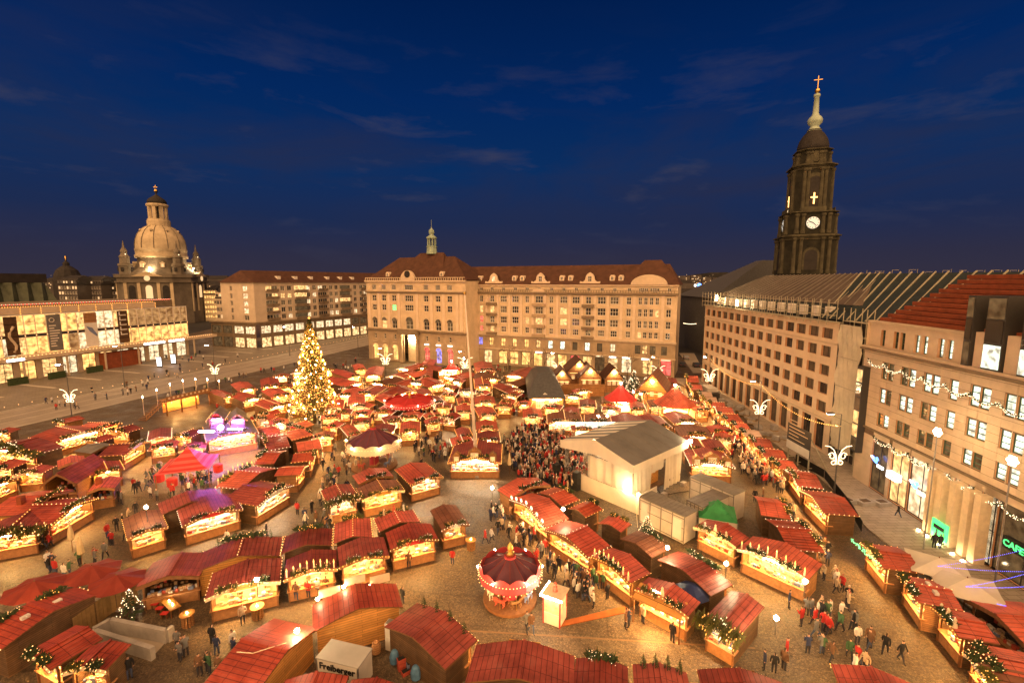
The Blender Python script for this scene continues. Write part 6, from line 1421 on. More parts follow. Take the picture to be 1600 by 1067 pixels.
b = MB(); b.quad((0, .01, 0), (Lc, .01, 0), (Lc, .01, 2.38), (0, .01, 2.38)); b.quad((Lc, .01, 0), (Lc, W_, 0), (Lc, W_, 2.38), (Lc, .01, 2.38)); b.build('side_canvas', 'canvas', t)
for x in (0, Lc):
    for y in (0, W_): piece('leg', 'steel', t, x-.05, x+.05, y-.05, y+.05, 0, 2.4)
b = MB(); b.sphere((Lc*.5, W_*.5, 2.5), .14); b.build('inner_lamp', 'sign_green', t)
# ---------------------------------------------------------------- drinks trailer
a, b_, c_ = G(494, 1027, 2.5), G(559, 1043, 2.5), G(580, 1013, 2.5); d = b_-a; d.z = 0; Lc = d.length; d.normalize(); n_ = Vector((-d.y, d.x, 0)); W_ = (c_-b_).dot(n_)
t = thing('drinks_trailer', 'white box drinks trailer with grey roof and black lettering among the foreground stalls', 'trailer', (a.x, a.y, 0), math.atan2(d.y, d.x))
b = MB(); b.box(0, Lc, 0, W_, .5, 2.44); b.build('body', 'white_paint', t); b = MB(); b.box(-.04, Lc+.04, -.04, W_+.04, 2.445, 2.54); b.build('roof', 'van_grey', t)
for x in (0, Lc-.06): b = MB(); b.box(x-.02, x+.08, -.03, .05, .5, 2.44); b.build('corner_trim', 'steel', t)
for x in (Lc*.4, Lc*.6):
    for y in (.15, W_-.15): b = MB(); b.lathe([(.34, -.1), (.34, .1)], 14); o = put('wheel', b.mesh('wheel', 'rubber'), t, (x, y, .34)); o.rotation_euler = (R(90), 0, 0)
o = put('lettering', text_mesh('Freiberger', .66, bold=.014), t, (Lc*.5, -.03, 2.02)); o.rotation_euler = (R(90), 0, 0)
# ---------------------------------------------------------------- red lantern tent
c = G(298, 752); t = thing('red_tent', 'red striped pointed tent with hanging red lanterns and a crowd beneath', 'tent', (c.x, c.y, 0), R(20)); ht, hs = 2.6, 3.1
nsx = 9
for f in range(4):
    for i in range(nsx):                                  # striped canvas in bands from eave to peak
        def lv(k): 
            q = k/nsx; return hs*(1-q)**1.0, ht+2.6*q**1.6
        r0_, z0_ = lv(i); r1_, z1_ = lv(i+1); a0, a1 = f*math.pi/2-math.pi/4, f*math.pi/2+math.pi/4
        P4 = [(r0_*math.cos(a0)*1.414, r0_*math.sin(a0)*1.414, z0_), (r0_*math.cos(a1)*1.414, r0_*math.sin(a1)*1.414, z0_), (r1_*math.cos(a1)*1.414, r1_*math.sin(a1)*1.414, z1_), (r1_*math.cos(a0)*1.414, r1_*math.sin(a0)*1.414, z1_)]
        b = MB(); b.add(P4, [(0, 1, 2, 3)]); b.build('canvas_band', 'canvas_red' if i % 2 else 'canvas_stripe', t)
for k in range(4): 
    a = k*math.pi/2+math.pi/4; b = MB(); b.tube([(hs*1.38*math.cos(a), hs*1.38*math.sin(a), 0), (hs*1.38*math.cos(a), hs*1.38*math.sin(a), ht)], .07, 6); b.build('tent_pole', 'beam', t)
b = MB(); b.sphere((0, 0, 3.6), .5); b.build('inner_lamp', 'lamp_soft', t)
for i, (x, y) in enumerate(((249, 746), (269, 753), (341, 731))):
    p = G(x, y, 1.2); b = MB(); b.lathe([(.45, -.6), (.62, -.5), (.62, .5), (.45, .6)], 10); o = b.build('red_lantern', 'sign_red' if False else 'canvas_red'); o.location = p; 
    tag(o, ('red cylinder lantern leftmost before the pointed tent', 'red cylinder lantern nearest the camera before the pointed tent', 'red cylinder lantern right of the pointed tent')[i], 'lantern', 'red lanterns of the tent')
# ---------------------------------------------------------------- purple-lit hut
a, b_ = G(318, 676, 2.9), G(400, 671, 2.9); 
stall_at(G(322, 690, 2.9), G(404, 676, 2.9), 9, 'hut drenched in violet spotlight with white serving hatch beside the red tent', roof='roof_grey', wall='timber_dark', lit=1, eave=2.9, fir=1, name='market_hut', group=None)
stall_at(G(322, 658, 4.6), G(352, 655, 4.6), 5, 'small gabled upper room with carved front above the violet-lit hut, left one', roof='roof_grey', lit=3, eave=4.6, fir=0, name='market_hut', h=1.2)
stall_at(G(356, 660, 4.6), G(386, 656, 4.6), 5, 'small gabled upper room with carved front above the violet-lit hut, right one', roof='roof_grey', lit=3, eave=4.6, fir=0, name='market_hut', h=1.2)
c = G(352, 664, 5.4); t = thing('violet_spotlight', 'violet spotlight bar glaring above the hut roof', 'lamp', (c.x, c.y-1.2, 5.2))
b = MB(); b.sphere((0, 0, .2), .42); b.build('spot_head', 'purple_light', t); b = MB(); b.box(-3.4, -1, -.2, 0, -.5, -.35); b.box(1.2, 3.4, -.2, 0, -.1, .05); b.build('light_bar', 'purple_light', t); b = MB(); b.box(-3.4, 3.4, 0, .1, -.7, -.6); b.build('bracket', 'post', t)
# ---------------------------------------------------------------- stepped candle arch platform with stairs
a = G(262, 650); d_ = (G(312, 637)-a).normalized(); t = thing('candle_arch_platform', 'timber candle-arch platform with stairs and carved railing beside the tram road', 'platform', (a.x, a.y, 0), math.atan2(d_.y, d_.x)); Lp = 9.5
b = MB(); b.box(0, Lp, 0, 3, 2.9, 3.15); b.build('deck', 'timber', t)
b = MB(); b.box(0, Lp, -.05, .05, 3.15, 4.0); b.build('railing_panel', 'timber', t)
for i in range(10): piece('railing_opening', 'cream', t, .4+i*.92, .8+i*.92, -.09, -.055, 3.45, 3.85)
for x in (0.1, Lp/3, Lp*2/3, Lp-.1): piece('post', 'beam', t, x-.1, x+.1, .1, .3, 0, 2.9)
for s in (-1, 1):
    x0 = 0 if s < 0 else Lp; b = MB()
    for k in range(12): b.box(x0+s*k*.36-.18, x0+s*k*.36+.18, .2, 2.6, 2.9-k*.25-.06, 2.9-k*.25)
    b.build('stair', 'beam', t); b = MB(); b.bar((x0, 0, 3.9), (x0+s*4.2, 0, 1.0), .08); b.bar((x0, 0, 3.1), (x0+s*4.2, 0, .2), .1); 
    for k in range(9): b.bar((x0+s*k*.5, 0, 3.0-k*.345), (x0+s*k*.5, 0, 3.85-k*.345), .05)
    b.build('stair_rail', 'timber', t)
for i in range(7):
    x = -3.5+i*(Lp+7)/6; h_ = 4.1+2.2*math.sin(math.pi*(i+.5)/7); b = MB(); b.lathe([(.1, h_-.8), (.1, h_)], 8, (x, 1.5, 0)); b.bar((x, 1.5, 2.0 if 0 <= x <= Lp else 1.0), (x, 1.5, h_-.8), .07); o = b.build('candle', 'cream', t); b = MB(); b.lathe([(.05, 0), (.12, .12), (.02, .45)], 6, (x, 1.5, h_)); b.build('flame', 'lamp_soft', o)
b = MB(); b.box(.8, Lp-.8, 2.6, 2.7, .2, 2.8); b.build('back_panel', 'timber_gold', t); piece('under_lamp', 'strip', t, 1.5, Lp-1.5, 1.2, 1.3, 2.7, 2.78)
# ---------------------------------------------------------------- gabled houses and pavilions before the arcade house
def hut(px, py, wd, dp, hw, hr, label, roof='roof_brown', wall='timber', rz=0.0, lit=True, name='timber_house'):
    c = G(px, py); t = thing(name, label, 'house', (c.x, c.y, 0), rz); b = MB(); b.prism([(-wd/2, 0), (wd/2, 0), (wd/2, hw), (0, hr-.1), (-wd/2, hw)], 0, dp); b.build('wall', wall, t)
    b = MB(); o_ = .5
    for s in (-1, 1): b.add([(s*(wd/2+o_), -.6, hw-.3), (0, -.6, hr+.1), (0, dp+.3, hr+.1), (s*(wd/2+o_), dp+.3, hw-.3), (s*(wd/2+o_), -.6, hw-.12), (0, -.6, hr+.3), (0, dp+.3, hr+.3), (s*(wd/2+o_), dp+.3, hw-.12)], [(4, 5, 6, 7), (0, 1, 5, 4), (0, 3, 2, 1), (0, 4, 7, 3)])
    b.build('roof', roof, t)
    b = MB(); b.box(-wd/2, wd/2, -.06, -.002, hw*.45, hw*.45+.14); b.box(-wd/2, wd/2, -.06, -.002, hw-.1, hw+.05)
    for x in (-wd*.42, -wd*.15, wd*.15, wd*.42): b.box(x-.07, x+.07, -.05, -.001, 0, hw)
    b.build('timber_frame', 'beam', t)
    for x in (-wd*.28, 0, wd*.28): window(t, x-.4, x+.4, hw*.52, hw*.52+1.1, 'win_warm', 'white_frame', 2, 2, depth=-.08, fr=.07)
    b = MB(); b.sphere((0, -.3, hw+(hr-hw)*.55), .2); b.build('gable_lamp', 'lamp', t)
    if lit: piece('eave_strip', 'bulb', t, -wd/2+.4, wd/2-.4, -.4, -.3, hw-.55, hw-.47)
    return t
hut(905, 606, 6.0, 8, 4.6, 7.4, 'tall timber house with steep brown gable, middle of the carved house group'); hut(922, 612, 5.6, 7, 3.7, 6.5, 'timber house with lit gable, right of the carved house group'); hut(878, 612, 4.4, 6, 3.2, 5.8, 'small timber house with steep gable tucked beside the slate-roofed hut'); hut(959, 613, 4.4, 6, 3.6, 6.4, 'lone timber house with steep gable left of the fir grove')
hut(1018, 628, 6.5, 9, 2.6, 6.6, 'broad grotto house with long brown roof among the firs', 'roof_brown_stall', 'timber_gold', R(-25))
p = G(878, 619); q = G(945, 620); b = MB(); b.box(0, (q-p).length, 0, .2, 0, 3.0); o = b.build('plank_fence', 'timber'); o.location = p; tag(o, 'tall plank fence in front of the carved house group', 'fence')
c0, c1 = G(829, 645), G(880, 646); Lh = (c1-c0).length; t = thing('slate_hut', 'broad hut with dark slate hipped roof and decorated front behind the crowd', 'house', (c0.x, c0.y, 0), 0); Dh = 20.0
b = MB(); b.box(0, Lh, 0, Dh, 0, 3.4); b.build('wall', 'timber', t)
b = MB(); o_ = .6; b.add([(-o_, -o_, 3.3), (Lh+o_, -o_, 3.3), (Lh+o_, Dh, 3.3), (-o_, Dh, 3.3), (.9, 5, 6.0), (Lh-.9, 5, 6.0), (Lh-.9, Dh-1, 6.0), (.9, Dh-1, 6.0), (Lh/2-1.5, 8, 7.2), (Lh/2+1.5, 8, 7.2), (Lh/2+1.5, Dh-4, 7.2), (Lh/2-1.5, Dh-4, 7.2)], [(0, 1, 5, 4), (1, 2, 6, 5), (2, 3, 7, 6), (3, 0, 4, 7), (4, 5, 9, 8), (5, 6, 10, 9), (6, 7, 11, 10), (7, 4, 8, 11), (8, 9, 10, 11)]); b.build('roof', 'slate', t)
for x in (Lh*.28, Lh*.68): window(t, x-.8, x+.8, 1.0, 2.8, 'win_warm', 'white_frame', 3, 2, depth=-.08)
b = MB(); b.prism([(Lh*.45-1, 3.6), (Lh*.45+1, 3.6), (Lh*.45, 4.2)], .6, 2); b.build('eyebrow_dormer', 'white_paint', t); piece('eave_strip', 'strip', t, .5, Lh-.5, -.5, -.42, 3.0, 3.08)
def pavilion(px, py, r, h0, h1, label, m_='canvas_red'):
    c = G(px, py); t = thing('red_pavilion', label, 'pavilion', (c.x, c.y, 0), R(22)); b = MB(); b.lathe([(r, h0), (r*.62, h0+(h1-h0)*.32), (r*.28, h0+(h1-h0)*.68), (.05, h1)], 8); b.build('canopy', m_, t)
    for k in range(8): a = k*math.pi/4; b = MB(); b.tube([(r*.92*math.cos(a), r*.92*math.sin(a), 0), (r*.92*math.cos(a), r*.92*math.sin(a), h0)], .09, 5); b.build('post', 'beam', t)
    b = MB(); b.lathe([(r*.9, 0), (r*.9, 1.0)], 8); b.build('counter', 'timber', t); b = MB(); b.lathe([(r*.6, h0-.4), (r*.6, h0-.3)], 8); b.build('inner_light', 'strip', t); b = MB(); b.sphere((0, 0, h1+.25), .22); b.build('finial_lamp', 'lamp', t)
pavilion(969, 644, 3.6, 3.0, 6.2, 'pointed red pavilion left of the fir grove'); pavilion(1053, 652, 4.4, 3.0, 6.6, 'larger pointed red pavilion right of the fir grove', 'roof_red2'); pavilion(706, 590, 2.6, 2.6, 4.6, 'little red pavilion close to the arcade house left of the mast')
# firs of the grove and around
gi = 0
for x, y, k in ((985, 622, 2), (998, 632, 3), (1032, 640, 3), (1008, 618, 2), (1028, 618, 2), (1040, 612, 3), (980, 634, 3), (1066, 640, 3), (990, 610, 2), (1060, 628, 3), (1078, 640, 3), (975, 606, 3)):
    p = G(x, y); t = thing('grove_fir', f'dark green fir of the small grove before the arcade house, {ordn(gi)} of twelve', 'tree', p, rg.uniform(0, 6), 'firs of the grove'); gi += 1; s = rg.uniform(.8, 1.15); t.scale = (s, s, s)
    put('crown', FIRS[k], t); o = put('bulbs', FIRBULB, t, scl=((2.6, 2.6, 2.6) if k == 2 else (1.7, 1.7, 1.7)), kind='stuff')
# strolling bare street trees before the arcade house
def bare_tree(px, py, h, label, seed):
    c = G(px, py); t = thing('bare_street_tree', label, 'tree', c, 0, 'bare street trees before the arcade house'); r = random.Random(seed); b = MB()
    def br(p, d, l, rad, k):
        q = p+d*l; b.tube([p, q], rad, 5, r2=rad*.6)
        if k:
            for _ in range(3): br(q, (d+Vector((r.gauss(0, .5), r.gauss(0, .5), r.gauss(.1, .3)))).normalized(), l*r.uniform(.6, .8), rad*.55, k-1)
    br(Vector((0, 0, 0)), Vector((0, 0, 1)), h*.38, .16, 4); b.build('branches', 'bark', t)
for i, (x, y) in enumerate(((826, 583), (850, 586), (935, 592), (980, 596), (1012, 600), (795, 580))): bare_tree(x, y, 8, f'leafless street tree before the lit arcade, {ordn(i)} of six', i)
# ---------------------------------------------------------------- bottom left yard: ramp walls, fence, umbrellas, tables
t = thing('garage_ramp', 'pale concrete parapet walls of a sunken ramp in the lower left yard', 'ramp', G(150, 1000))
o0 = G(150, 1000)
def pw(a, b_, h, th=.35, nm='parapet'):
    a = G(*a)-o0; b_ = G(*b_)-o0; d = (b_-a); n_ = Vector((-d.y, d.x, 0)).normalized()*th/2; m = MB(); m.slab([a-n_, b_-n_, b_+n_, a+n_], 0, h); m.build(nm, 'concrete', t)
pw((175, 985), (262, 1003), 1.1); pw((262, 1003), (272, 996), 1.1); pw((148, 1000), (240, 1030), 1.0); pw((175, 985), (148, 1000), 1.1)
b = MB(); pts_ = [G(*q)-o0 for q in ((178, 990), (258, 1004), (238, 1026), (152, 1002))]; b.add([(p.x, p.y, .012) for p in pts_], [(0, 1, 2, 3)]); b.build('ramp_floor', 'asphalt', t)
f0 = G(118, 1000); fl = [(118, 1000), (175, 957), (218, 942)]; t = thing('plank_fence', 'weathered plank fence round the lower left yard', 'fence', f0)
for s in range(2):
    a, b_ = G(*fl[s])-f0, G(*fl[s+1])-f0; n = int((b_-a).length/.32)
    for i in range(n):
        p = a.lerp(b_, i/n); q = a.lerp(b_, (i+.9)/n); m = MB(); m.bar((p.x, p.y, .95), (q.x, q.y, .95), .05, 1.9); m.build('plank', 'fence_wood', t)
def umbrella(px, py, r, h, label, m_='umbrella_red', n=8, rise=.6, name='parasol', sq=False):
    c = G(px, py, h); t = thing(name, label, 'parasol', (c.x, c.y, 0), R(12)); b = MB()
    n = 4 if sq else n
    k2 = [(r*math.cos(2*math.pi*k/n), r*math.sin(2*math.pi*k/n), h) for k in range(n)]
    for k in range(n):
        b = MB(); a_, c_ = Vector(k2[k]), Vector(k2[(k+1) % n]); m = (a_+c_)/2*.985+Vector((0, 0, -.02*h*0-.05)); b.add([(0, 0, h+rise), a_, m, c_], [(0, 1, 2), (0, 2, 3)]); b.build('canopy_panel', m_, t)
    b = MB(); b.tube([(0, 0, 0), (0, 0, h+rise+.1)], .05, 6); b.build('pole', 'beam', t); b = MB(); b.lathe([(.35, 0), (.35, .1), (.1, .15)], 8); b.build('foot', 'concrete', t)
    b = MB()
    for k in range(n): b.bar((0, 0, h+rise-.12), Vector(k2[k])-Vector((0, 0, .05)), .04)
    b.build('rib', 'beam', t)
umbrella(55, 918, 2.2, 2.6, 'open dark red parasol farthest left by the fir-topped stall'); umbrella(145, 893, 2.1, 2.6, 'open dark red parasol in the middle of the three by the left lane'); umbrella(183, 908, 2.1, 2.6, 'open dark red parasol rightmost of the three by the left lane')
umbrella(1466, 884, 3.0, 2.7, 'large square cream parasol nearer the pavement shops', 'canvas', sq=True, rise=.8); umbrella(1510, 916, 3.0, 2.7, 'large square cream parasol beside the long bright red roof', 'canvas', sq=True, rise=.8)
def folded(px, py, label, h=3.2):
    c = G(px, py); t = thing('folded_parasol', label, 'parasol', c); b = MB(); b.tube([(0, 0, 0), (0, 0, h)], .035, 6); b.build('pole', 'beam', t); b = MB(); b.lathe([(.14, h-1.9), (.3, h-1.75), (.24, h-1.0), (.06, h)], 9); b.build('folded_canopy', 'umbrella_cream', t)
for x, y, l in ((114, 862, 'folded cream parasol in the left lane, the left of the pair'), (129, 885, 'folded cream parasol in the left lane, the right of the pair'), (671, 690, 'folded cream parasol by the walkers right of the small carousel, nearer one'), (684, 680, 'folded cream parasol by the walkers right of the small carousel, farther one'), (796, 740, 'folded cream parasol at the left edge of the concert crowd'), (720, 740, 'folded cream parasol before the dormer-topped stall'), (1128, 745, 'folded cream parasol beyond the stage containers'), (805, 648, 'folded cream parasol left of the slate-roofed hut'), (1096, 742, 'folded cream parasol right beside the stage canvas')): folded(x, y, l)
def bar_table(px, py, label, h=1.1):
    c = G(px, py); t = thing('bar_table', label, 'table', c); b = MB(); b.lathe([(.55, h-.05), (.55, h)], 14); b.build('table_top', 'timber_gold', t); 
    b = MB()
    for k in range(10): a = k*.628; b.box(.36*math.cos(a)-.08, .36*math.cos(a)+.08, .36*math.sin(a)-.03, .36*math.sin(a)+.03, 0, h-.06)
    b.build('stave_base', 'timber', t); b = MB(); b.lathe([(.05, h+.001), (.05, h+.1), (.01, h+.16)], 6); b.build('candle', 'lamp_soft', t)
bar_table(294, 977, 'round wooden standing table with candle beside the concrete ramp'); bar_table(403, 965, 'round wooden standing table with mugs before the maroon stalls'); bar_table(736, 858, 'round slatted standing table before the brown-roofed corner stall', 1.1)
c = G(268, 955); t = thing('beer_table', 'long wooden table with candles and red stools in the dark fir arbour', 'table', c, R(-35)); b = MB(); b.box(-1.1, 1.1, -.4, .4, .72, .78); b.build('table_top', 'timber_gold', t)
for x in (-.9, .9): 
    for y in (-.3, .3): piece('leg', 'beam', t, x-.04, x+.04, y-.04, y+.04, 0, .72)
for x in (-.3, .4): b = MB(); b.lathe([(.05, .781), (.05, .9), (.01, .98)], 6, (x, 0, 0)); b.build('candle', 'lamp_soft', t)
for i, (x, y) in enumerate(((243, 950), (250, 957), (258, 965))):
    c = G(x, y); t = thing('red_stool', f'low red stool beside the arbour table, {ordn(i)} from the back', 'stool', c, 0, 'red stools'); b = MB(); b.box(-.28, .28, -.2, .2, .42, .48); b.build('seat', 'canvas_red', t)
    for xx in (-.22, .22): piece('leg', 'beam', t, xx-.03, xx+.03, -.15, .15, 0, .42)
# lit fir trees standing about
for i, (x, y, k, l) in enumerate(((205, 965, 1, 'small fir dotted with white lights beside the plank fence'), (190, 722, 0, 'little blue-lit tree on the cluster by the tram road'), (655, 752, 1, 'fir tree beside the small carousel'), (1010, 840, 1, 'lit fir in front of the white lattice container'), (945, 735, 1, 'lit fir tree beside the stage truss tower'))):
    p = G(x, y); t = thing('lit_fir', l, 'tree', p, rg.uniform(0, 6)); s = 1.25 if k else 1.5; t.scale = (s, s, s); put('crown', FIRS[k], t); put('bulbs', FIRBULB if i != 1 else cone_bulbs(1.5, .5, 60, .05, 'bulb_blue'), t, kind='stuff')
# round blue canopy between stalls
c = G(1080, 925, 2.2); t = thing('blue_parasol', 'dark blue open parasol squeezed between two stall backs', 'parasol', (c.x, c.y, 0)); b = MB(); b.lathe([(1.5, 2.2), (1.1, 2.5), (.5, 2.75), (.03, 2.85)], 8); b.build('canopy', 'blue_canvas', t); b = MB(); b.tube([(0, 0, 0), (0, 0, 2.8)], .04, 6); b.build('pole', 'steel', t)
# orange awning of the lower carousel-row stall
a, b_ = G(988, 933, 2.2), G(1064, 968, 2.2); d = b_-a; d.z = 0; t = thing('wooden_awning', 'amber-lit wooden awning projecting from the last carousel-row stall', 'awning', (a.x, a.y, 0), math.atan2(d.y, d.x)); b = MB(); Lw = d.length
b.add([(0, 0, 2.2), (Lw, 0, 2.2), (Lw, 1.5, 2.75), (0, 1.5, 2.75)], [(0, 1, 2, 3)]); b.add([(0, 0, 2.12), (Lw, 0, 2.12), (Lw, 1.5, 2.67), (0, 1.5, 2.67)], [(3, 2, 1, 0)]); b.build('boards', 'timber_gold', t); piece('awning_lamp', 'lamp_soft', t, Lw*.35, Lw*.5, .8, .9, 2.95, 3.02); piece('under_strip', 'strip', t, .3, Lw-.3, .4, .48, 2.05, 2.12)
for x in (.1, Lw-.1): piece('post', 'beam', t, x-.05, x+.05, .05, .15, 0, 2.15)

# clutter in the yard behind the trailer
c = G(612, 1012); t = thing('white_cabinet', 'tall white cabinet beside the maroon corner stall in the trailer yard', 'cabinet', (c.x, c.y, 0), R(-20)); b = MB(); b.box(-.35, .35, -.3, .3, 0, 1.1); b.build('lower_box', 'white_paint', t); b = MB(); b.box(-.35, .35, -.3, .3, 1.13, 2.2); b.build('upper_box', 'white_paint', t); b = MB(); b.box(-.3, .3, -.25, .25, 2.2, 2.24); b.build('vent_lid', 'container_dark', t)
for i, (x, y, m_, l) in enumerate(((617, 1035, 'blue_bag', 'blue plastic sack standing in the trailer yard'), (650, 1060, 'blue_bag', 'blue plastic sack lying by the crates in the trailer yard'), (588, 1020, 'timber', 'round wooden cask beside the trailer'))):
    if m_ == 'blue_bag' and m_ not in M: mat('blue_bag', (.10, .22, .36), .5, .3, 3)
    c = G(x, y); b = MB(); b.lathe([(.2, 0), (.36, .12), (.38, .6), (.26, .95), (.1, 1.05)], 9); o = b.build('sack' if i < 2 else 'cask', m_); o.location = c; tag(o, l, 'sack' if i < 2 else 'cask')
for i, (x, y) in enumerate(((634, 1052), (642, 1045), (628, 1044), (660, 1052))):
    c = G(x, y); t = thing('drinks_crate', f'stacked plastic drinks crate in the trailer yard, {ordn(i)} of four', 'crate', (c.x, c.y, 0), rg.uniform(0, 1.5), 'drinks crates'); 
    for k in range(rg.randint(1, 3)): b = MB(); b.box(-.3, .3, -.2, .2, k*.3, k*.3+.27); b.box(-.27, .27, -.17, .17, k*.3+.27, k*.3+.29, 1); b.build('crate_layer', ['goods_blue' if i % 2 else 'goods_red', 'ink'], t)
# ================================================================ STREET FURNITURE AND LIGHT STRINGS
def curl(pts, b, r): b.tube(pts, r, 5)
def ornament(par, z, s=1.0, rz=0.0):
    b = MB()
    for sg_ in (-1, 1):
        def spiral(cx, cz, r0, turns, a0, dirn):
            n = int(14*turns); return [(sg_*(cx+r0*(1-.55*i/n)*math.cos(a0+dirn*2*math.pi*turns*i/n)), 0, cz+r0*(1-.55*i/n)*math.sin(a0+dirn*2*math.pi*turns*i/n)) for i in range(n+1)]
        curl([(sg_*.08, 0, 0), (sg_*.22, 0, .9), (sg_*.55, 0, 1.6), (sg_*1.1, 0, 2.05), (sg_*1.75, 0, 2.15)], b, .055)
        curl(spiral(.75, .75, .5, 1.1, math.pi*.1, 1), b, .055); curl(spiral(.5, -.1, .38, 1.15, math.pi*.5, 1), b, .055); curl([(sg_*.1, 0, -.4), (sg_*.2, 0, .4), (sg_*.7, 0, 1.25)], b, .05)
    me = b.mesh('light_ornament', 'ornament'); o = put('light_ornament', me, par, (0, 0, z), rz=rz, scl=(s, s, s)); return o
def lamp_post(px, py, h, label, orn=None, head=1, so=1.0, lean=0.0, strong='lamp'):
    c = G(px, py); t = thing('street_lamp', label, 'street lamp', c, 0, 'street lamps'); b = MB(); b.lathe([(.16, 0), (.14, 1.2), (.09, 1.3), (.06, h)], 8); b.build('post', 'post', t)
    if head:
        b = MB(); b.bar((0, 0, h), (-1.2*head, 0, h+.12), .07); b.build('arm', 'post', t); b = MB(); b.prism([(-1.9, h+.06), (-1.0, h+.06), (-1.05, h+.26), (-1.8, h+.2)], -.2, .2); o = b.build('lamp_head', 'post', t)
        b = MB(); b.box(-1.8, -1.1, -.15, .15, h+.0, h+.05); b.build('lamp_glass', strong, o)
    if orn: ornament(t, orn, so)
    return t
LP = [(114, 664, 12, 'street lamp with curled light ornament by the tram road at the left', 5.0), (338, 612, 12, 'street lamp with curled light ornament by the stepped candle platform', 5.0), (195, 605, 11, 'plain street lamp on the forecourt of the glass hall', None), (453, 556, 11, 'plain street lamp before the flats podium left of the tall tree', None), (560, 556, 11, 'plain street lamp at the corner of the floodlit wing', None),
      (603, 585, 8, 'street lamp with butterfly-shaped light ornament before the floodlit wing', 3.6), (727, 592, 8, 'street lamp with light ornament just behind the mast', 3.6), (871, 603, 9, 'street lamp with curled light ornament before the middle of the arcade', 4.6), (1027, 612, 9, 'street lamp with curled light ornament before the right end of the arcade', 4.6), (1107, 612, 9, 'street lamp with light ornament at the far end of the south lane', 3.2), (1183, 692, 11, 'street lamp with light ornament halfway along the boarded office', 5.6), (1303, 773, 11, 'street lamp with light ornament before the wrapped scaffold', 4.6)]
for x, y, h, l, o_ in LP: lamp_post(x, y, h, l, o_, so=1.25 if o_ and o_ < 4 else 1.0)
for i, (x, y) in enumerate(((1465, 675), (1582, 720))):
    u, z = RF.uz(x, y, 4.0); p = RF.w(u, 4.0); t = thing('flower_lamp', ('flower-shaped glaring lamp on a thin post before the terracotta-roofed office, farther one', 'flower-shaped glaring lamp on a thin post before the terracotta-roofed office, nearer one')[i], 'street lamp', (p.x, p.y, 0)); b = MB(); b.lathe([(.08, 0), (.05, z)], 6); b.build('post', 'steel', t)
    for k in range(6): a = k*math.pi/3; b = MB(); b.sphere((0, .3*math.cos(a), z+.3*math.sin(a)), .15, n=6); b.build('petal', 'lamp_soft', t)
# strong bare lamps on the market
for x, y, h, l in ((769, 762, 4.2, 'glaring lamp on the corner of the first stall by the mast'), (228, 792, 4.4, 'glaring lamp above the brown-roofed stall left of centre'), (401, 905, 3.6, 'glaring lamp on the maroon double row'), (935, 650, 6, 'left of the two glaring lamps before the red pavilion'), (949, 650, 6, 'right of the two glaring lamps before the red pavilion'), (990, 612, 7, 'glaring lamp over the fir grove'), (1135, 880, 3.6, 'glaring lamp at the end of the row below the containers'), (1213, 965, 3.5, 'glaring lamp on the fir-wrapped corner stall'), (1258, 908, 3.5, 'glaring lamp at the right end of the candle-topped stall'), (464, 985, 3.2, 'small glaring lamp on the corner of the long orange-walled stall'), (1043, 855, 3.5, 'glaring lamp behind the brown-roofed stalls below the stage'), (725, 560, 5, 'glaring lamp in front of the floodlit wing'), (440, 668, 4, 'glaring lamp at the foot of the tall tree'), (880, 795, 4, 'glaring lamp beside the stage skirting')):
    p = G(x, y, h+.15)
    t = thing('bare_lamp', l, 'lamp', (p.x, p.y, 0)); b = MB(); b.tube([(0, 0, 2.3 if h < 5 else 0), (0, 0, h)], .04, 5); b.build('stand', 'post', t); b = MB(); b.sphere((0, 0, h+.15), .17, n=8); b.build('globe', 'lamp', t)
# kerb lights along the tram road
o = bulbs([A0e+ad*(i*2.4)+Vector((0, 0, .9)) for i in range(90)], .1, 'bulb', 'kerb_light_string'); tag(o, 'string of small lights along the kerb of the tram road', 'string lights'); o['kind'] = 'thing'
# bulb strings along the south lane between the posts
sp = [G(1107, 612)+Vector((0, 0, 8.6)), G(1183, 692)+Vector((0, 0, 10.4)), G(1303, 773)+Vector((0, 0, 9.4))]
for i in range(2):
    pts = sag(sp[i], sp[i+1], 44, 1.6); t = thing('bulb_chain', ('chain of yellow bulbs along the far half of the boarded office', 'chain of yellow bulbs along the near half of the boarded office')[i], 'string lights', sp[i]); o_ = sp[i]
    b = MB(); b.tube([p-o_ for p in pts], .015, 4); b.build('wire', 'post', t); bulbs([p-o_ for p in pts], .09, 'bulb_tree', 'bulbs', t)
bs = [((1466, 884, 3.5), (1640, 848), 'blue light string from the first cream parasol, upper one'), ((1466, 884, 3.5), (1640, 892), 'blue light string from the first cream parasol, lower one'), ((1510, 916, 3.5), (1640, 884), 'blue light string from the second cream parasol, upper one'), ((1510, 916, 3.5), (1640, 912), 'blue light string from the second cream parasol, lower one'), ((1558, 943, 3.3), (1640, 950), 'blue light string over the long bright red roof')]
for (x, y, z), e2, l in bs:
    a = G(x, y, z); uu, zz = RF.uz(*e2, 1.0); e = RF.w(uu, 1.0, zz)
    pts = sag(a, e, 56, .2); o = bulbs(pts, .036, 'bulb_blue', 'blue_light_string'); tag(o, l, 'string lights', 'blue light strings'); o['kind'] = 'thing'
q = [G(1330, 842, 2.9), G(1374, 882, 2.9)]; pts = [q[0].lerp(q[1], i/70)+Vector((rg.uniform(-.15, .15), rg.uniform(-.15, .15), rg.uniform(-.12, .12))) for i in range(71)]
o = bulbs(pts, .05, 'bulb_green', 'green_light_string'); tag(o, 'green light garland along the front of the first near pavement stall', 'string lights'); o['kind'] = 'thing'
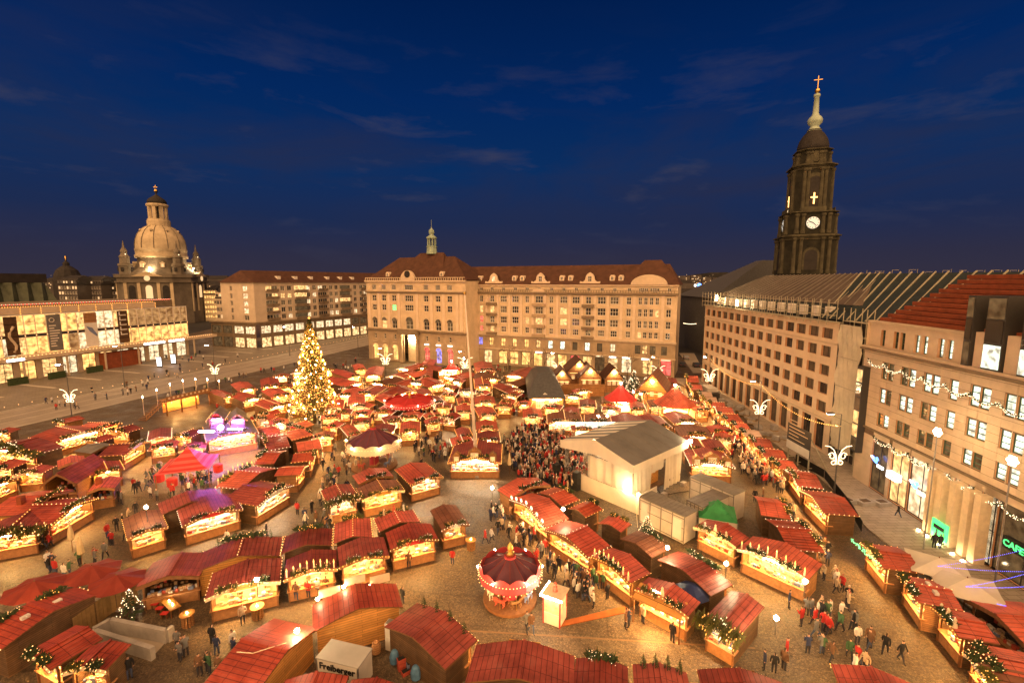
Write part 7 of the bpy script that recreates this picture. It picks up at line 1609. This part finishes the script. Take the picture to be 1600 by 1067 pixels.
# construction billboard
a, b_ = G(1227, 716), G(1262, 738); F_ = Fac(a, b_); zt_ = F_.uz(1229, 658)[1]; t = thing('construction_billboard', 'dark brown building-site billboard with white lower band on timber struts', 'billboard', F_.p0, F_.rz); Lb = F_.L
b = MB(); b.box(0, Lb, 0, .12, 2.0, zt_); b.build('panel', 'dark_frame', t); b = MB(); b.box(0.02, Lb-.02, -.02, -.003, 2.02, 3.3); b.build('white_band', 'white_paint', t)
b = MB()
for k in range(6): b.box(.4, Lb*(.5+.4*rg.random()), -.015, -.003, 3.8+k*.55, 3.92+k*.55)
b.build('text_lines', 'cream', t)
for x in (.3, Lb/2, Lb-.3): b = MB(); b.bar((x, .2, 0), (x, .2, zt_-.3), .14); b.bar((x, .3, zt_-1), (x, 3.2, 0), .12); b.bar((x, .2, .5), (x, 2.4, .5), .1); b.build('strut', 'rafter', t)
for i, (x, y) in enumerate(((1323, 786), (1351, 788), (1377, 789))):
    p = G(x, y, .1); t = thing('stone_seat', f'square stone seat with plant tray on the pale pavement, {ordn(i)} from the left', 'bench', (p.x, p.y, .12), R(8), 'stone seats'); b = MB(); b.box(-.9, .9, -.6, .6, 0, .5); b.build('block', 'concrete', t); b = MB(); b.box(-.5, .5, -.35, .35, .5, .56); b.build('tray', 'bark', t)
# builders' pallets by the boarded office
PU = sorted(rg.uniform(3, SF.L-3) for _ in range(34))
for i in range(34):
    u = PU[i]; off = rg.uniform(1.6, 6.2); p = SF.w(u, off, .12); t = thing('paving_pallet', f'pallet of paving stones beside the boarded office, {ordn(i)} from the far end', 'pallet', p, rg.uniform(0, 3), 'pallets beside the boarded office')
    b = MB(); b.box(-.6, .6, -.5, .5, 0, .14); b.build('pallet_base', 'fence_wood', t); h_ = rg.uniform(.4, 1.1); b = MB()
    for k in range(int(h_/.2)): b.box(-.56+rg.uniform(-.04, .04), .56, -.46, .46+rg.uniform(-.04, .04), .15+k*.2, .33+k*.2)
    b.build('stones', 'concrete', t)
p = SF.w(18, 5.4, .12); t = thing('site_truck', 'small grey box truck parked beside the boarded office', 'truck', p, SF.rz); b = MB(); b.box(0, 4.2, -1.1, 1.1, .7, 3.0); b.build('box_body', 'container', t); b = MB(); b.box(4.3, 5.9, -1.0, 1.0, .5, 2.2); b.build('cab', 'dark_frame', t)
for x in (.9, 5.1):
    for y in (-.9, .9): b = MB(); b.lathe([(.42, -.14), (.42, .14)], 12); o = put('wheel', b.mesh('wheel', 'rubber'), t, (x, y, .42)); o.rotation_euler = (R(90), 0, 0)
def car(px, py, rz, col, label):
    c = G(px, py); t = thing('parked_car', label, 'car', c, rz, 'parked cars'); m_ = mat('car_'+label[:5]+str(int(px)), col, .3, 0, spec=.5); b = MB()
    b.prism([(-2.1, .35), (2.1, .35), (2.1, .75), (1.9, .9), (1.1, .95), (.5, 1.42), (-1.0, 1.45), (-1.75, 1.0), (-2.1, .95)], -.85, .85); b.build('body', m_, t)
    b = MB(); b.prism([(-1.55, 1.0), (1.0, .98), (.48, 1.38), (-.95, 1.41)], -.87, .87); b.build('side_glass', 'glass_dark', t)
    for x in (-1.3, 1.35):
        for y in (-.8, .8): b = MB(); b.lathe([(.32, -.1), (.32, .1)], 12); o = put('wheel', b.mesh('wheel', 'rubber'), t, (x, y, .32)); o.rotation_euler = (R(90), 0, 0)
    for y in (-.6, .6): piece('headlight', 'glass_dim', t, 2.09, 2.14, y-.15, y+.15, .62, .76); piece('tail_light', 'canvas_red', t, -2.14, -2.09, y-.15, y+.15, .7, .85)
car(1066, 572, R(75), (.05, .05, .05), 'black car parked at the mouth of the side street, left'); car(1088, 573, R(80), (.04, .045, .06), 'dark blue car parked at the mouth of the side street, right'); car(1072, 561, R(75), (.25, .25, .25), 'grey car parked farther up the side street')
for i, (x, y) in enumerate(((250, 575), (272, 570))):
    p = G(x, y); t = thing('advert_column', ('tall lit advertising panel on the forecourt, left one', 'tall lit advertising panel on the forecourt, right one')[i], 'sign', (p.x, p.y, .12)); b = MB(); b.box(-.8, .8, -.15, .15, .2, 3.6); b.build('case', 'dark_frame', t); b = MB(); b.box(-.7, .7, -.18, -.155, .6, 3.4); b.build('screen', 'sign_white', t)
# green lit box at the colonnade with a group before it
u, z = RF.uz(1468, 828, 1.2); p = RF.w(u, 1.2, .12); t = thing('green_lit_board', 'bright green lit board standing at the colonnade', 'sign', p, RF.rz); b = MB(); b.box(-1, 1, -.1, .1, .3, 2.2); b.build('board', 'sign_green', t); b = MB(); b.box(-.7, .7, -.13, -.105, 1.3, 1.75); b.box(-.3, -.1, -.13, -.105, .6, 1.25); b.build('dark_mark', 'ink', t)
# cable on the foreground roof
pts = [G(370, 1018, 3.3), G(395, 1020, 3.4), G(420, 1012, 3.35), G(447, 1004, 3.1), G(452, 1010, 2.6), G(452, 1020, 1.6)]; b = MB(); b.tube(pts, .035, 5); tag(b.build('loose_cable', 'cream'), 'pale loose cable trailing over the red tiles of the long orange-walled stall', 'cable')
# ================================================================ PEOPLE
def skin_person(joints, name):
    vs_ = []; es = []; rd = []; ix = {}
    for k, (p, r_, par) in joints.items():
        ix[k] = len(vs_); vs_.append(p); rd.append(r_)
        if par: es.append((ix[par], ix[k]))
    me = bpy.data.meshes.new(name); me.from_pydata(vs_, es, []); o = bpy.data.objects.new(name, me); C.objects.link(o)
    m = o.modifiers.new('s', 'SKIN'); m.use_smooth_shade = True
    for i, r_ in enumerate(rd): me.skin_vertices[0].data[i].radius = r_ if isinstance(r_, tuple) else (r_, r_)
    me.skin_vertices[0].data[0].use_root = True
    s = o.modifiers.new('d', 'SUBSURF'); s.levels = 1; s.render_levels = 1
    bpy.context.view_layer.update(); out = bpy.data.meshes.new_from_object(o.evaluated_get(bpy.context.evaluated_depsgraph_get())); bpy.data.objects.remove(o)
    return out
def pose(kl, kr, al, ar, fl=0, fr=0, lean=0):
    """kl,kr: forward swing of each leg; al,ar: swing of each arm; fl,fr: elbow bend"""
    J = {'pelvis': ((0, 0, .95), (.15, .12), None), 'waist': ((0, -.01-lean*.3, 1.12), (.15, .115), 'pelvis'), 'chest': ((0, -.02-lean, 1.34), (.18, .13), 'waist'), 'neck': ((0, -.02-lean, 1.50), .065, 'chest'), 'jaw': ((0, -.05-lean, 1.58), (.075, .085), 'neck'), 'brow': ((0, -.03-lean, 1.69), (.085, .10), 'jaw'), 'crown': ((0, -.02-lean, 1.765), (.05, .06), 'brow')}
    for s, n_, k in ((-1, 'l', kl), (1, 'r', kr)):
        J['hip'+n_] = ((s*.1, 0, .88), .105, 'pelvis'); J['knee'+n_] = ((s*.11, -k*.22-.02, .5), .075, 'hip'+n_); J['ank'+n_] = ((s*.11, -k*.36+(.06 if k < 0 else 0), .1), .052, 'knee'+n_); J['toe'+n_] = ((s*.13, -k*.36-.15, .045), (.05, .04), 'ank'+n_)
    for s, n_, a, f in ((-1, 'l', al, fl), (1, 'r', ar, fr)):
        J['sh'+n_] = ((s*.21, -.01-lean, 1.41), .075, 'chest'); J['el'+n_] = ((s*.27, -a*.2-lean*.6, 1.14), .058, 'sh'+n_)
        h = (s*.26, -a*.34-lean*.4-.04, .9) if not f else (s*.12, -.34, 1.14+f*.12)
        J['wr'+n_] = (h, .042, 'el'+n_); d = Vector(h)-Vector(J['el'+n_][0]); d.normalize(); q = Vector(h)+d*.1; J['hand'+n_] = (tuple(q), (.035, .028), 'wr'+n_)
    return J
POSES = [pose(.0, .05, .0, .05), pose(.8, -.7, -.5, .6), pose(-.7, .8, .6, -.4), pose(.1, -.1, .1, .3, 0, 1), pose(.0, .1, .3, .3, 1, 1, .05)]
COATS = {'red': (.42, .03, .025), 'black': (.02, .02, .022), 'navy': (.03, .04, .09), 'brown': (.16, .085, .045), 'beige': (.46, .35, .24), 'white': (.66, .62, .56), 'grey': (.16, .155, .15), 'green': (.05, .11, .05)}
for k, c_ in COATS.items(): mat('coat_'+k, c_, .85, .2, 6)
mat('trouser_dark', (.035, .035, .045), .85, .2, 6); mat('trouser_blue', (.06, .08, .14), .85, .2, 6); mat('skin', (.52, .30, .21), .6, .1, 6); mat('hair', (.06, .04, .025), .7, .2, 6); mat('boot', (.02, .018, .016), .6, 0); mat('cap', (.30, .06, .05), .8, .2, 6)
PM = {}; base_p = [skin_person(j, 'person') for j in POSES]
def person_mesh(pi, coat, tr):
    k = (pi, coat, tr)
    if k in PM: return PM[k]
    me = base_p[pi].copy(); me.materials.clear()
    for m_ in ('coat_'+coat, 'trouser_'+tr, 'skin', 'hair' if hash(coat) % 3 else 'hair', 'boot'): me.materials.append(M[m_])
    idx_ = []
    hands = [Vector(POSES[pi][n_][0]) for n_ in ('handl', 'handr')]
    for p in me.polygons:
        c_ = p.center; 
        if c_.z < .11: i = 4
        elif c_.z < .78: i = 1
        elif c_.z > 1.525: i = 3 if (c_.z > 1.70 or c_.y > .0) else 2
        elif min((c_-h).length for h in hands) < .1: i = 2
        else: i = 0
        idx_.append(i)
    me.polygons.foreach_set('material_index', idx_); PM[k] = me; return me
def inside(x, y):
    for ax, ay, cs, sn, L_, D_ in FOOT:
        dx, dy = x-ax, y-ay; u = dx*cs+dy*sn; v_ = -dx*sn+dy*cs
        if -.1 < u < L_+.1 and .25 < v_ < D_+.1: return True
    return False
pr = random.Random(21)
def person(px, py, coat, label, group=None, tr=None, pi=None, rz=None, z=0.0, sc_=None):
    c = G(px, py, z); o = put('person', person_mesh(pi if pi is not None else pr.randrange(5), coat, tr or pr.choice(['dark', 'blue', 'dark'])), None, c, rz=rz if rz is not None else pr.uniform(0, 6.28)); s = sc_ or pr.uniform(.94, 1.06); o.scale = (s, s, s); tag(o, label, 'person', group); return o
EXP = [(332, 1007, 'black', 'person in black jacket standing alone on the cobbles by the ramp', 0, 3.1), (190, 1062, 'beige', 'person in long beige coat at the bottom left stall', 0, 1), (203, 1060, 'black', 'person in black coat next to the one in beige at the bottom left stall', 0, 1), (463, 938, 'brown', 'person in brown coat at the counter of the candle-topped maroon stall, leftmost', 0, 3.1), (482, 934, 'red', 'person in red jacket at the counter of the candle-topped maroon stall', 0, 3.1), (496, 930, 'white', 'person in white jacket at the counter of the candle-topped maroon stall', 0, 3.0), (510, 926, 'brown', 'person in brown coat at the right end of the candle-topped maroon stall', 0, 3.3),
       (589, 903, 'grey', 'person in grey coat of the couple before the fir-decked maroon stall', 0, 3), (600, 900, 'brown', 'person in brown coat of the couple before the fir-decked maroon stall', 0, 3), (639, 888, 'brown', 'person in brown coat alone at the stall facing the bright cobbles', 0, 3.2), (629, 943, 'black', 'person in dark coat standing at the corner of the orange-walled stall', 0, 2.6), (823, 986, 'grey', 'person in grey coat of the couple below the front carousel', 1, .4), (830, 988, 'brown', 'person in brown coat of the couple below the front carousel', 2, .3), (977, 982, 'brown', 'person in brown coat of the hugging pair by the carpet runner', 3, 1.2), (983, 980, 'navy', 'person in navy coat of the hugging pair by the carpet runner', 4, 4.2), (1004, 974, 'beige', 'person in beige jacket at the amber awning', 0, 2), (911, 938, 'black', 'person in black coat with folded arms right of the ticket booth', 4, .5), (917, 934, 'black', 'person in black coat walking behind the one at the ticket booth', 1, .9), (1050, 1004, 'black', 'person in black and white clothes by the amber-lit stall end', 0, 2.2),
       (1232, 950, 'navy', 'person in navy jacket leaning by the candle-topped stall end', 0, 1), (1252, 978, 'red', 'person in red jacket standing on the south lane cobbles', 3, 3.6), (1267, 962, 'grey', 'person in grey coat, left of the huddle on the south lane', 0, .5), (1283, 968, 'black', 'person in black coat in the middle of the huddle on the south lane', 3, 2), (1297, 966, 'white', 'person in pale jacket, right of the huddle on the south lane', 0, 4), (1194, 1046, 'navy', 'person in navy jacket of the group below the corner stall, leftmost', 0, 4.4), (1209, 1052, 'black', 'person in black jacket of the group below the corner stall, nearest', 0, 2.8), (1224, 1047, 'brown', 'person in brown coat of the group below the corner stall, rightmost', 0, 2), (1228, 1030, 'red', 'person in red jacket behind the group below the corner stall', 0, 1), (1262, 1022, 'navy', 'person in navy coat of the seated pair near the bottom right, left', 4, 3), (1284, 1022, 'grey', 'person in grey coat of the seated pair near the bottom right, right', 4, 3.4),
       (1403, 808, 'black', 'person in black coat walking alone along the pale pavement', 1, 4.2), (1459, 857, 'black', 'person in black coat before the green lit board, left', 0, 3), (1468, 858, 'black', 'person in black coat before the green lit board, middle', 3, 3), (1476, 852, 'red', 'person in red suit before the green lit board', 0, 3.2), (87, 900, 'red', 'person in red jacket seen from behind by the red parasols', 0, 3), (101, 905, 'white', 'person in white jacket by the red parasols', 0, 3), (148, 878, 'red', 'person in orange-red jacket by the folded parasols', 3, 2), (165, 872, 'grey', 'person in grey jacket walking towards the folded parasols', 1, .3), (68, 858, 'black', 'person in black coat of the pair left of the folded parasols', 1, 2.6), (78, 856, 'red', 'person in red coat of the pair left of the folded parasols', 2, 2.6), (176, 785, 'white', 'person in white jacket with a pair beside the red-tiled sheds', 0, 2), (187, 784, 'black', 'person in black coat with a pair beside the red-tiled sheds', 0, 4), (465, 805, 'red', 'person in red coat alone by the white-lit maroon stall', 0, 3), (356, 850, 'white', 'person in white jacket before the flower display of the white-lit stall', 0, 3), (417, 838, 'black', 'person in black coat behind the fir-topped maroon roof', 0, 2), (707, 882, 'red', 'child in red jacket by the brown corner stall', 0, 3), (758, 850, 'red', 'person in red coat at the upper edge of the open cobbles', 1, 2), (768, 846, 'white', 'person in pale coat at the upper edge of the open cobbles', 2, 2)]
for x, y, c_, l, pi, rz in EXP: person(x, y, c_, l, None, None, pi, rz)
def in_poly(x, y, poly):
    r_ = False; j = len(poly)-1
    for i in range(len(poly)):
        xi, yi = poly[i]; xj, yj = poly[j]
        if (yi > y) != (yj > y) and x < (xj-xi)*(y-yi)/(yj-yi)+xi: r_ = not r_
        j = i
    return r_
def scatter(poly, n, tries=4000):
    xs_ = [p[0] for p in poly]; ys_ = [p[1] for p in poly]; out = []; k = 0
    while len(out) < n and k < tries:
        k += 1; x, y = pr.uniform(min(xs_), max(xs_)), pr.uniform(min(ys_), max(ys_))
        if in_poly(x, y, poly):
            c_ = G(x, y)
            if not inside(c_.x, c_.y): out.append((x, y))
    return out
AREAS = [([(775, 795), (850, 852), (965, 935), (920, 955), (850, 880), (790, 850), (752, 805)], 34, 'strolling in the lane above the front carousel', 1), ([(1165, 760), (1235, 800), (1310, 900), (1345, 1000), (1440, 1045), (1300, 1060), (1255, 960), (1300, 910), (1250, 850), (1180, 790)], 34, 'strolling down the near half of the south lane', 1), ([(500, 705), (552, 700), (548, 780), (515, 830), (470, 830), (500, 760)], 26, 'strolling between the tall tree and the small carousel', 1), ([(640, 690), (700, 680), (700, 735), (655, 735)], 18, 'strolling right of the small carousel', 1), ([(205, 640), (400, 582), (470, 572), (300, 618)], 22, 'crossing the tram road', 1), ([(240, 560), (320, 545), (330, 560), (262, 576)], 12, 'waiting on the forecourt of the glass hall', 0), ([(272, 752), (326, 738), (334, 762), (290, 774)], 24, 'gathered under the red pointed tent', 0), ([(205, 765), (240, 742), (262, 722), (236, 775)], 10, 'walking in the lane left of the red tent', 1), ([(70, 885), (160, 835), (232, 862), (190, 880), (110, 930)], 10, 'among the folded parasols in the left lane', 0), ([(290, 990), (400, 965), (352, 1062), (252, 1062)], 12, 'standing in the dim yard by the ramp', 0), ([(600, 640), (700, 640), (705, 662), (600, 662)], 14, 'around the broad red carousel', 0), ([(780, 602), (822, 602), (826, 648), (790, 655)], 18, 'in the lane left of the slate-roofed hut', 1)]
for poly, n, where, wk in AREAS:
    for x, y in scatter(poly, n):
        c_ = pr.choice(['black', 'black', 'navy', 'brown', 'red', 'beige', 'grey', 'white', 'green']); tr = pr.choice(['dark', 'blue', 'dark'])
        person(x, y, c_, f"person in {c_} coat and {'dark' if tr == 'dark' else 'blue'} trousers {where}", 'people '+where, tr, pr.choice([1, 2]) if wk and pr.random() < .7 else pr.choice([0, 3, 4]))
def crowd(name, polys, label, facing=None):
    V, F, I = [], [], []; off = 0; low = []
    for pi in (0, 3, 4, 1):
        me = base_p[pi]; v = np.zeros(len(me.vertices)*3); me.vertices.foreach_get('co', v); low.append((v.reshape(-1, 3), [tuple(p.vertices) for p in me.polygons], [ (3 if p.center.z > 1.70 or (p.center.z > 1.525 and p.center.y > 0) else 2 if p.center.z > 1.525 else 1 if p.center.z < .78 else 0) for p in me.polygons]))
    mats = ['coat_black', 'trouser_dark', 'skin', 'hair', 'coat_red', 'coat_brown', 'coat_navy', 'coat_beige', 'coat_grey', 'cap', 'coat_white']
    for poly, n, redx in polys:
        for x, y in scatter(poly, n, 20000):
            c_ = G(x, y); v, f, m = low[pr.randrange(4)]; a = (facing if facing is not None else 0)+pr.uniform(-.8, .8) if facing is not None else pr.uniform(0, 6.28); s = pr.uniform(.92, 1.08)
            R_ = np.array([[math.cos(a), -math.sin(a), 0], [math.sin(a), math.cos(a), 0], [0, 0, 1]]); V.append(v@R_.T*s+np.array([c_.x, c_.y, 0]))
            coat = pr.choice([4, 4, 5, 7, 0]) if redx and x > redx and pr.random() < .7 else pr.choice([0, 0, 5, 6, 8, 4, 7, 10]); hat = pr.choice([3, 3, 9, 10])
            F += [tuple(i+off for i in q) for q in f]; I += [coat if q == 0 else hat if q == 3 else q for q in m]; off += len(v)
    me = bpy.data.meshes.new(name); me.from_pydata(np.concatenate(V).tolist(), [], F)
    for m_ in mats: me.materials.append(M[m_])
    me.polygons.foreach_set('material_index', I); me.polygons.foreach_set('use_smooth', [True]*len(F)); me.update()
    o = put(name, me); o['kind'] = 'stuff'; tag(o, label, 'crowd')
crowd('concert_crowd', [([(786, 692), (812, 672), (852, 668), (905, 690), (922, 762), (880, 768), (806, 748)], 480, 850)], 'dense concert crowd packed before the white canvas stage', R(120))
crowd('far_crowd', [([(700, 575), (830, 578), (830, 605), (700, 600)], 60, 0), ([(500, 640), (720, 640), (720, 662), (500, 665)], 40, 0), ([(840, 662), (1000, 668), (905, 684), (850, 670)], 50, 0)], 'scattered far-off visitors between the back rows of stalls')
crowd('strolling_crowd', [([(500, 705), (560, 705), (552, 790), (512, 835), (470, 835), (500, 770)], 26, 0), ([(640, 685), (705, 680), (705, 740), (650, 740)], 14, 0), ([(190, 770), (245, 740), (300, 775), (235, 800), (180, 870), (150, 850)], 16, 0), ([(770, 790), (840, 845), (930, 925), (900, 935), (820, 870), (760, 815)], 30, 0), ([(1170, 765), (1240, 800), (1310, 890), (1330, 960), (1300, 930), (1245, 850)], 34, 0), ([(330, 640), (470, 600), (560, 600), (560, 640), (400, 670)], 40, 0), ([(60, 628), (240, 590), (330, 552), (380, 560), (260, 600), (90, 655)], 34, 0), ([(420, 590), (560, 560), (575, 575), (470, 605)], 26, 0)], 'loose knots of visitors drifting through the open lanes')
pts_ = [G(*q) for q in ((1243, 722), (1288, 748), (1328, 800), (1346, 832))]; t = thing('black_hoarding', 'low black hoarding curving behind the south lane stalls', 'barrier', pts_[0])
for i in range(3):
    a, b_ = pts_[i]-pts_[0], pts_[i+1]-pts_[0]; n_ = max(1, int((b_-a).length/2.2))
    for k in range(n_): p, q = a.lerp(b_, k/n_), a.lerp(b_, (k+.96)/n_); m = MB(); m.bar((p.x, p.y, .72), (q.x, q.y, .72), .05, 1.2); m.build('hoarding_panel', 'ink', t)
crowd('lane_crowd', [([(1100, 645), (1130, 650), (1215, 735), (1230, 775), (1170, 755), (1130, 700)], 130, 0)], 'dense stream of visitors in the far half of the south lane')
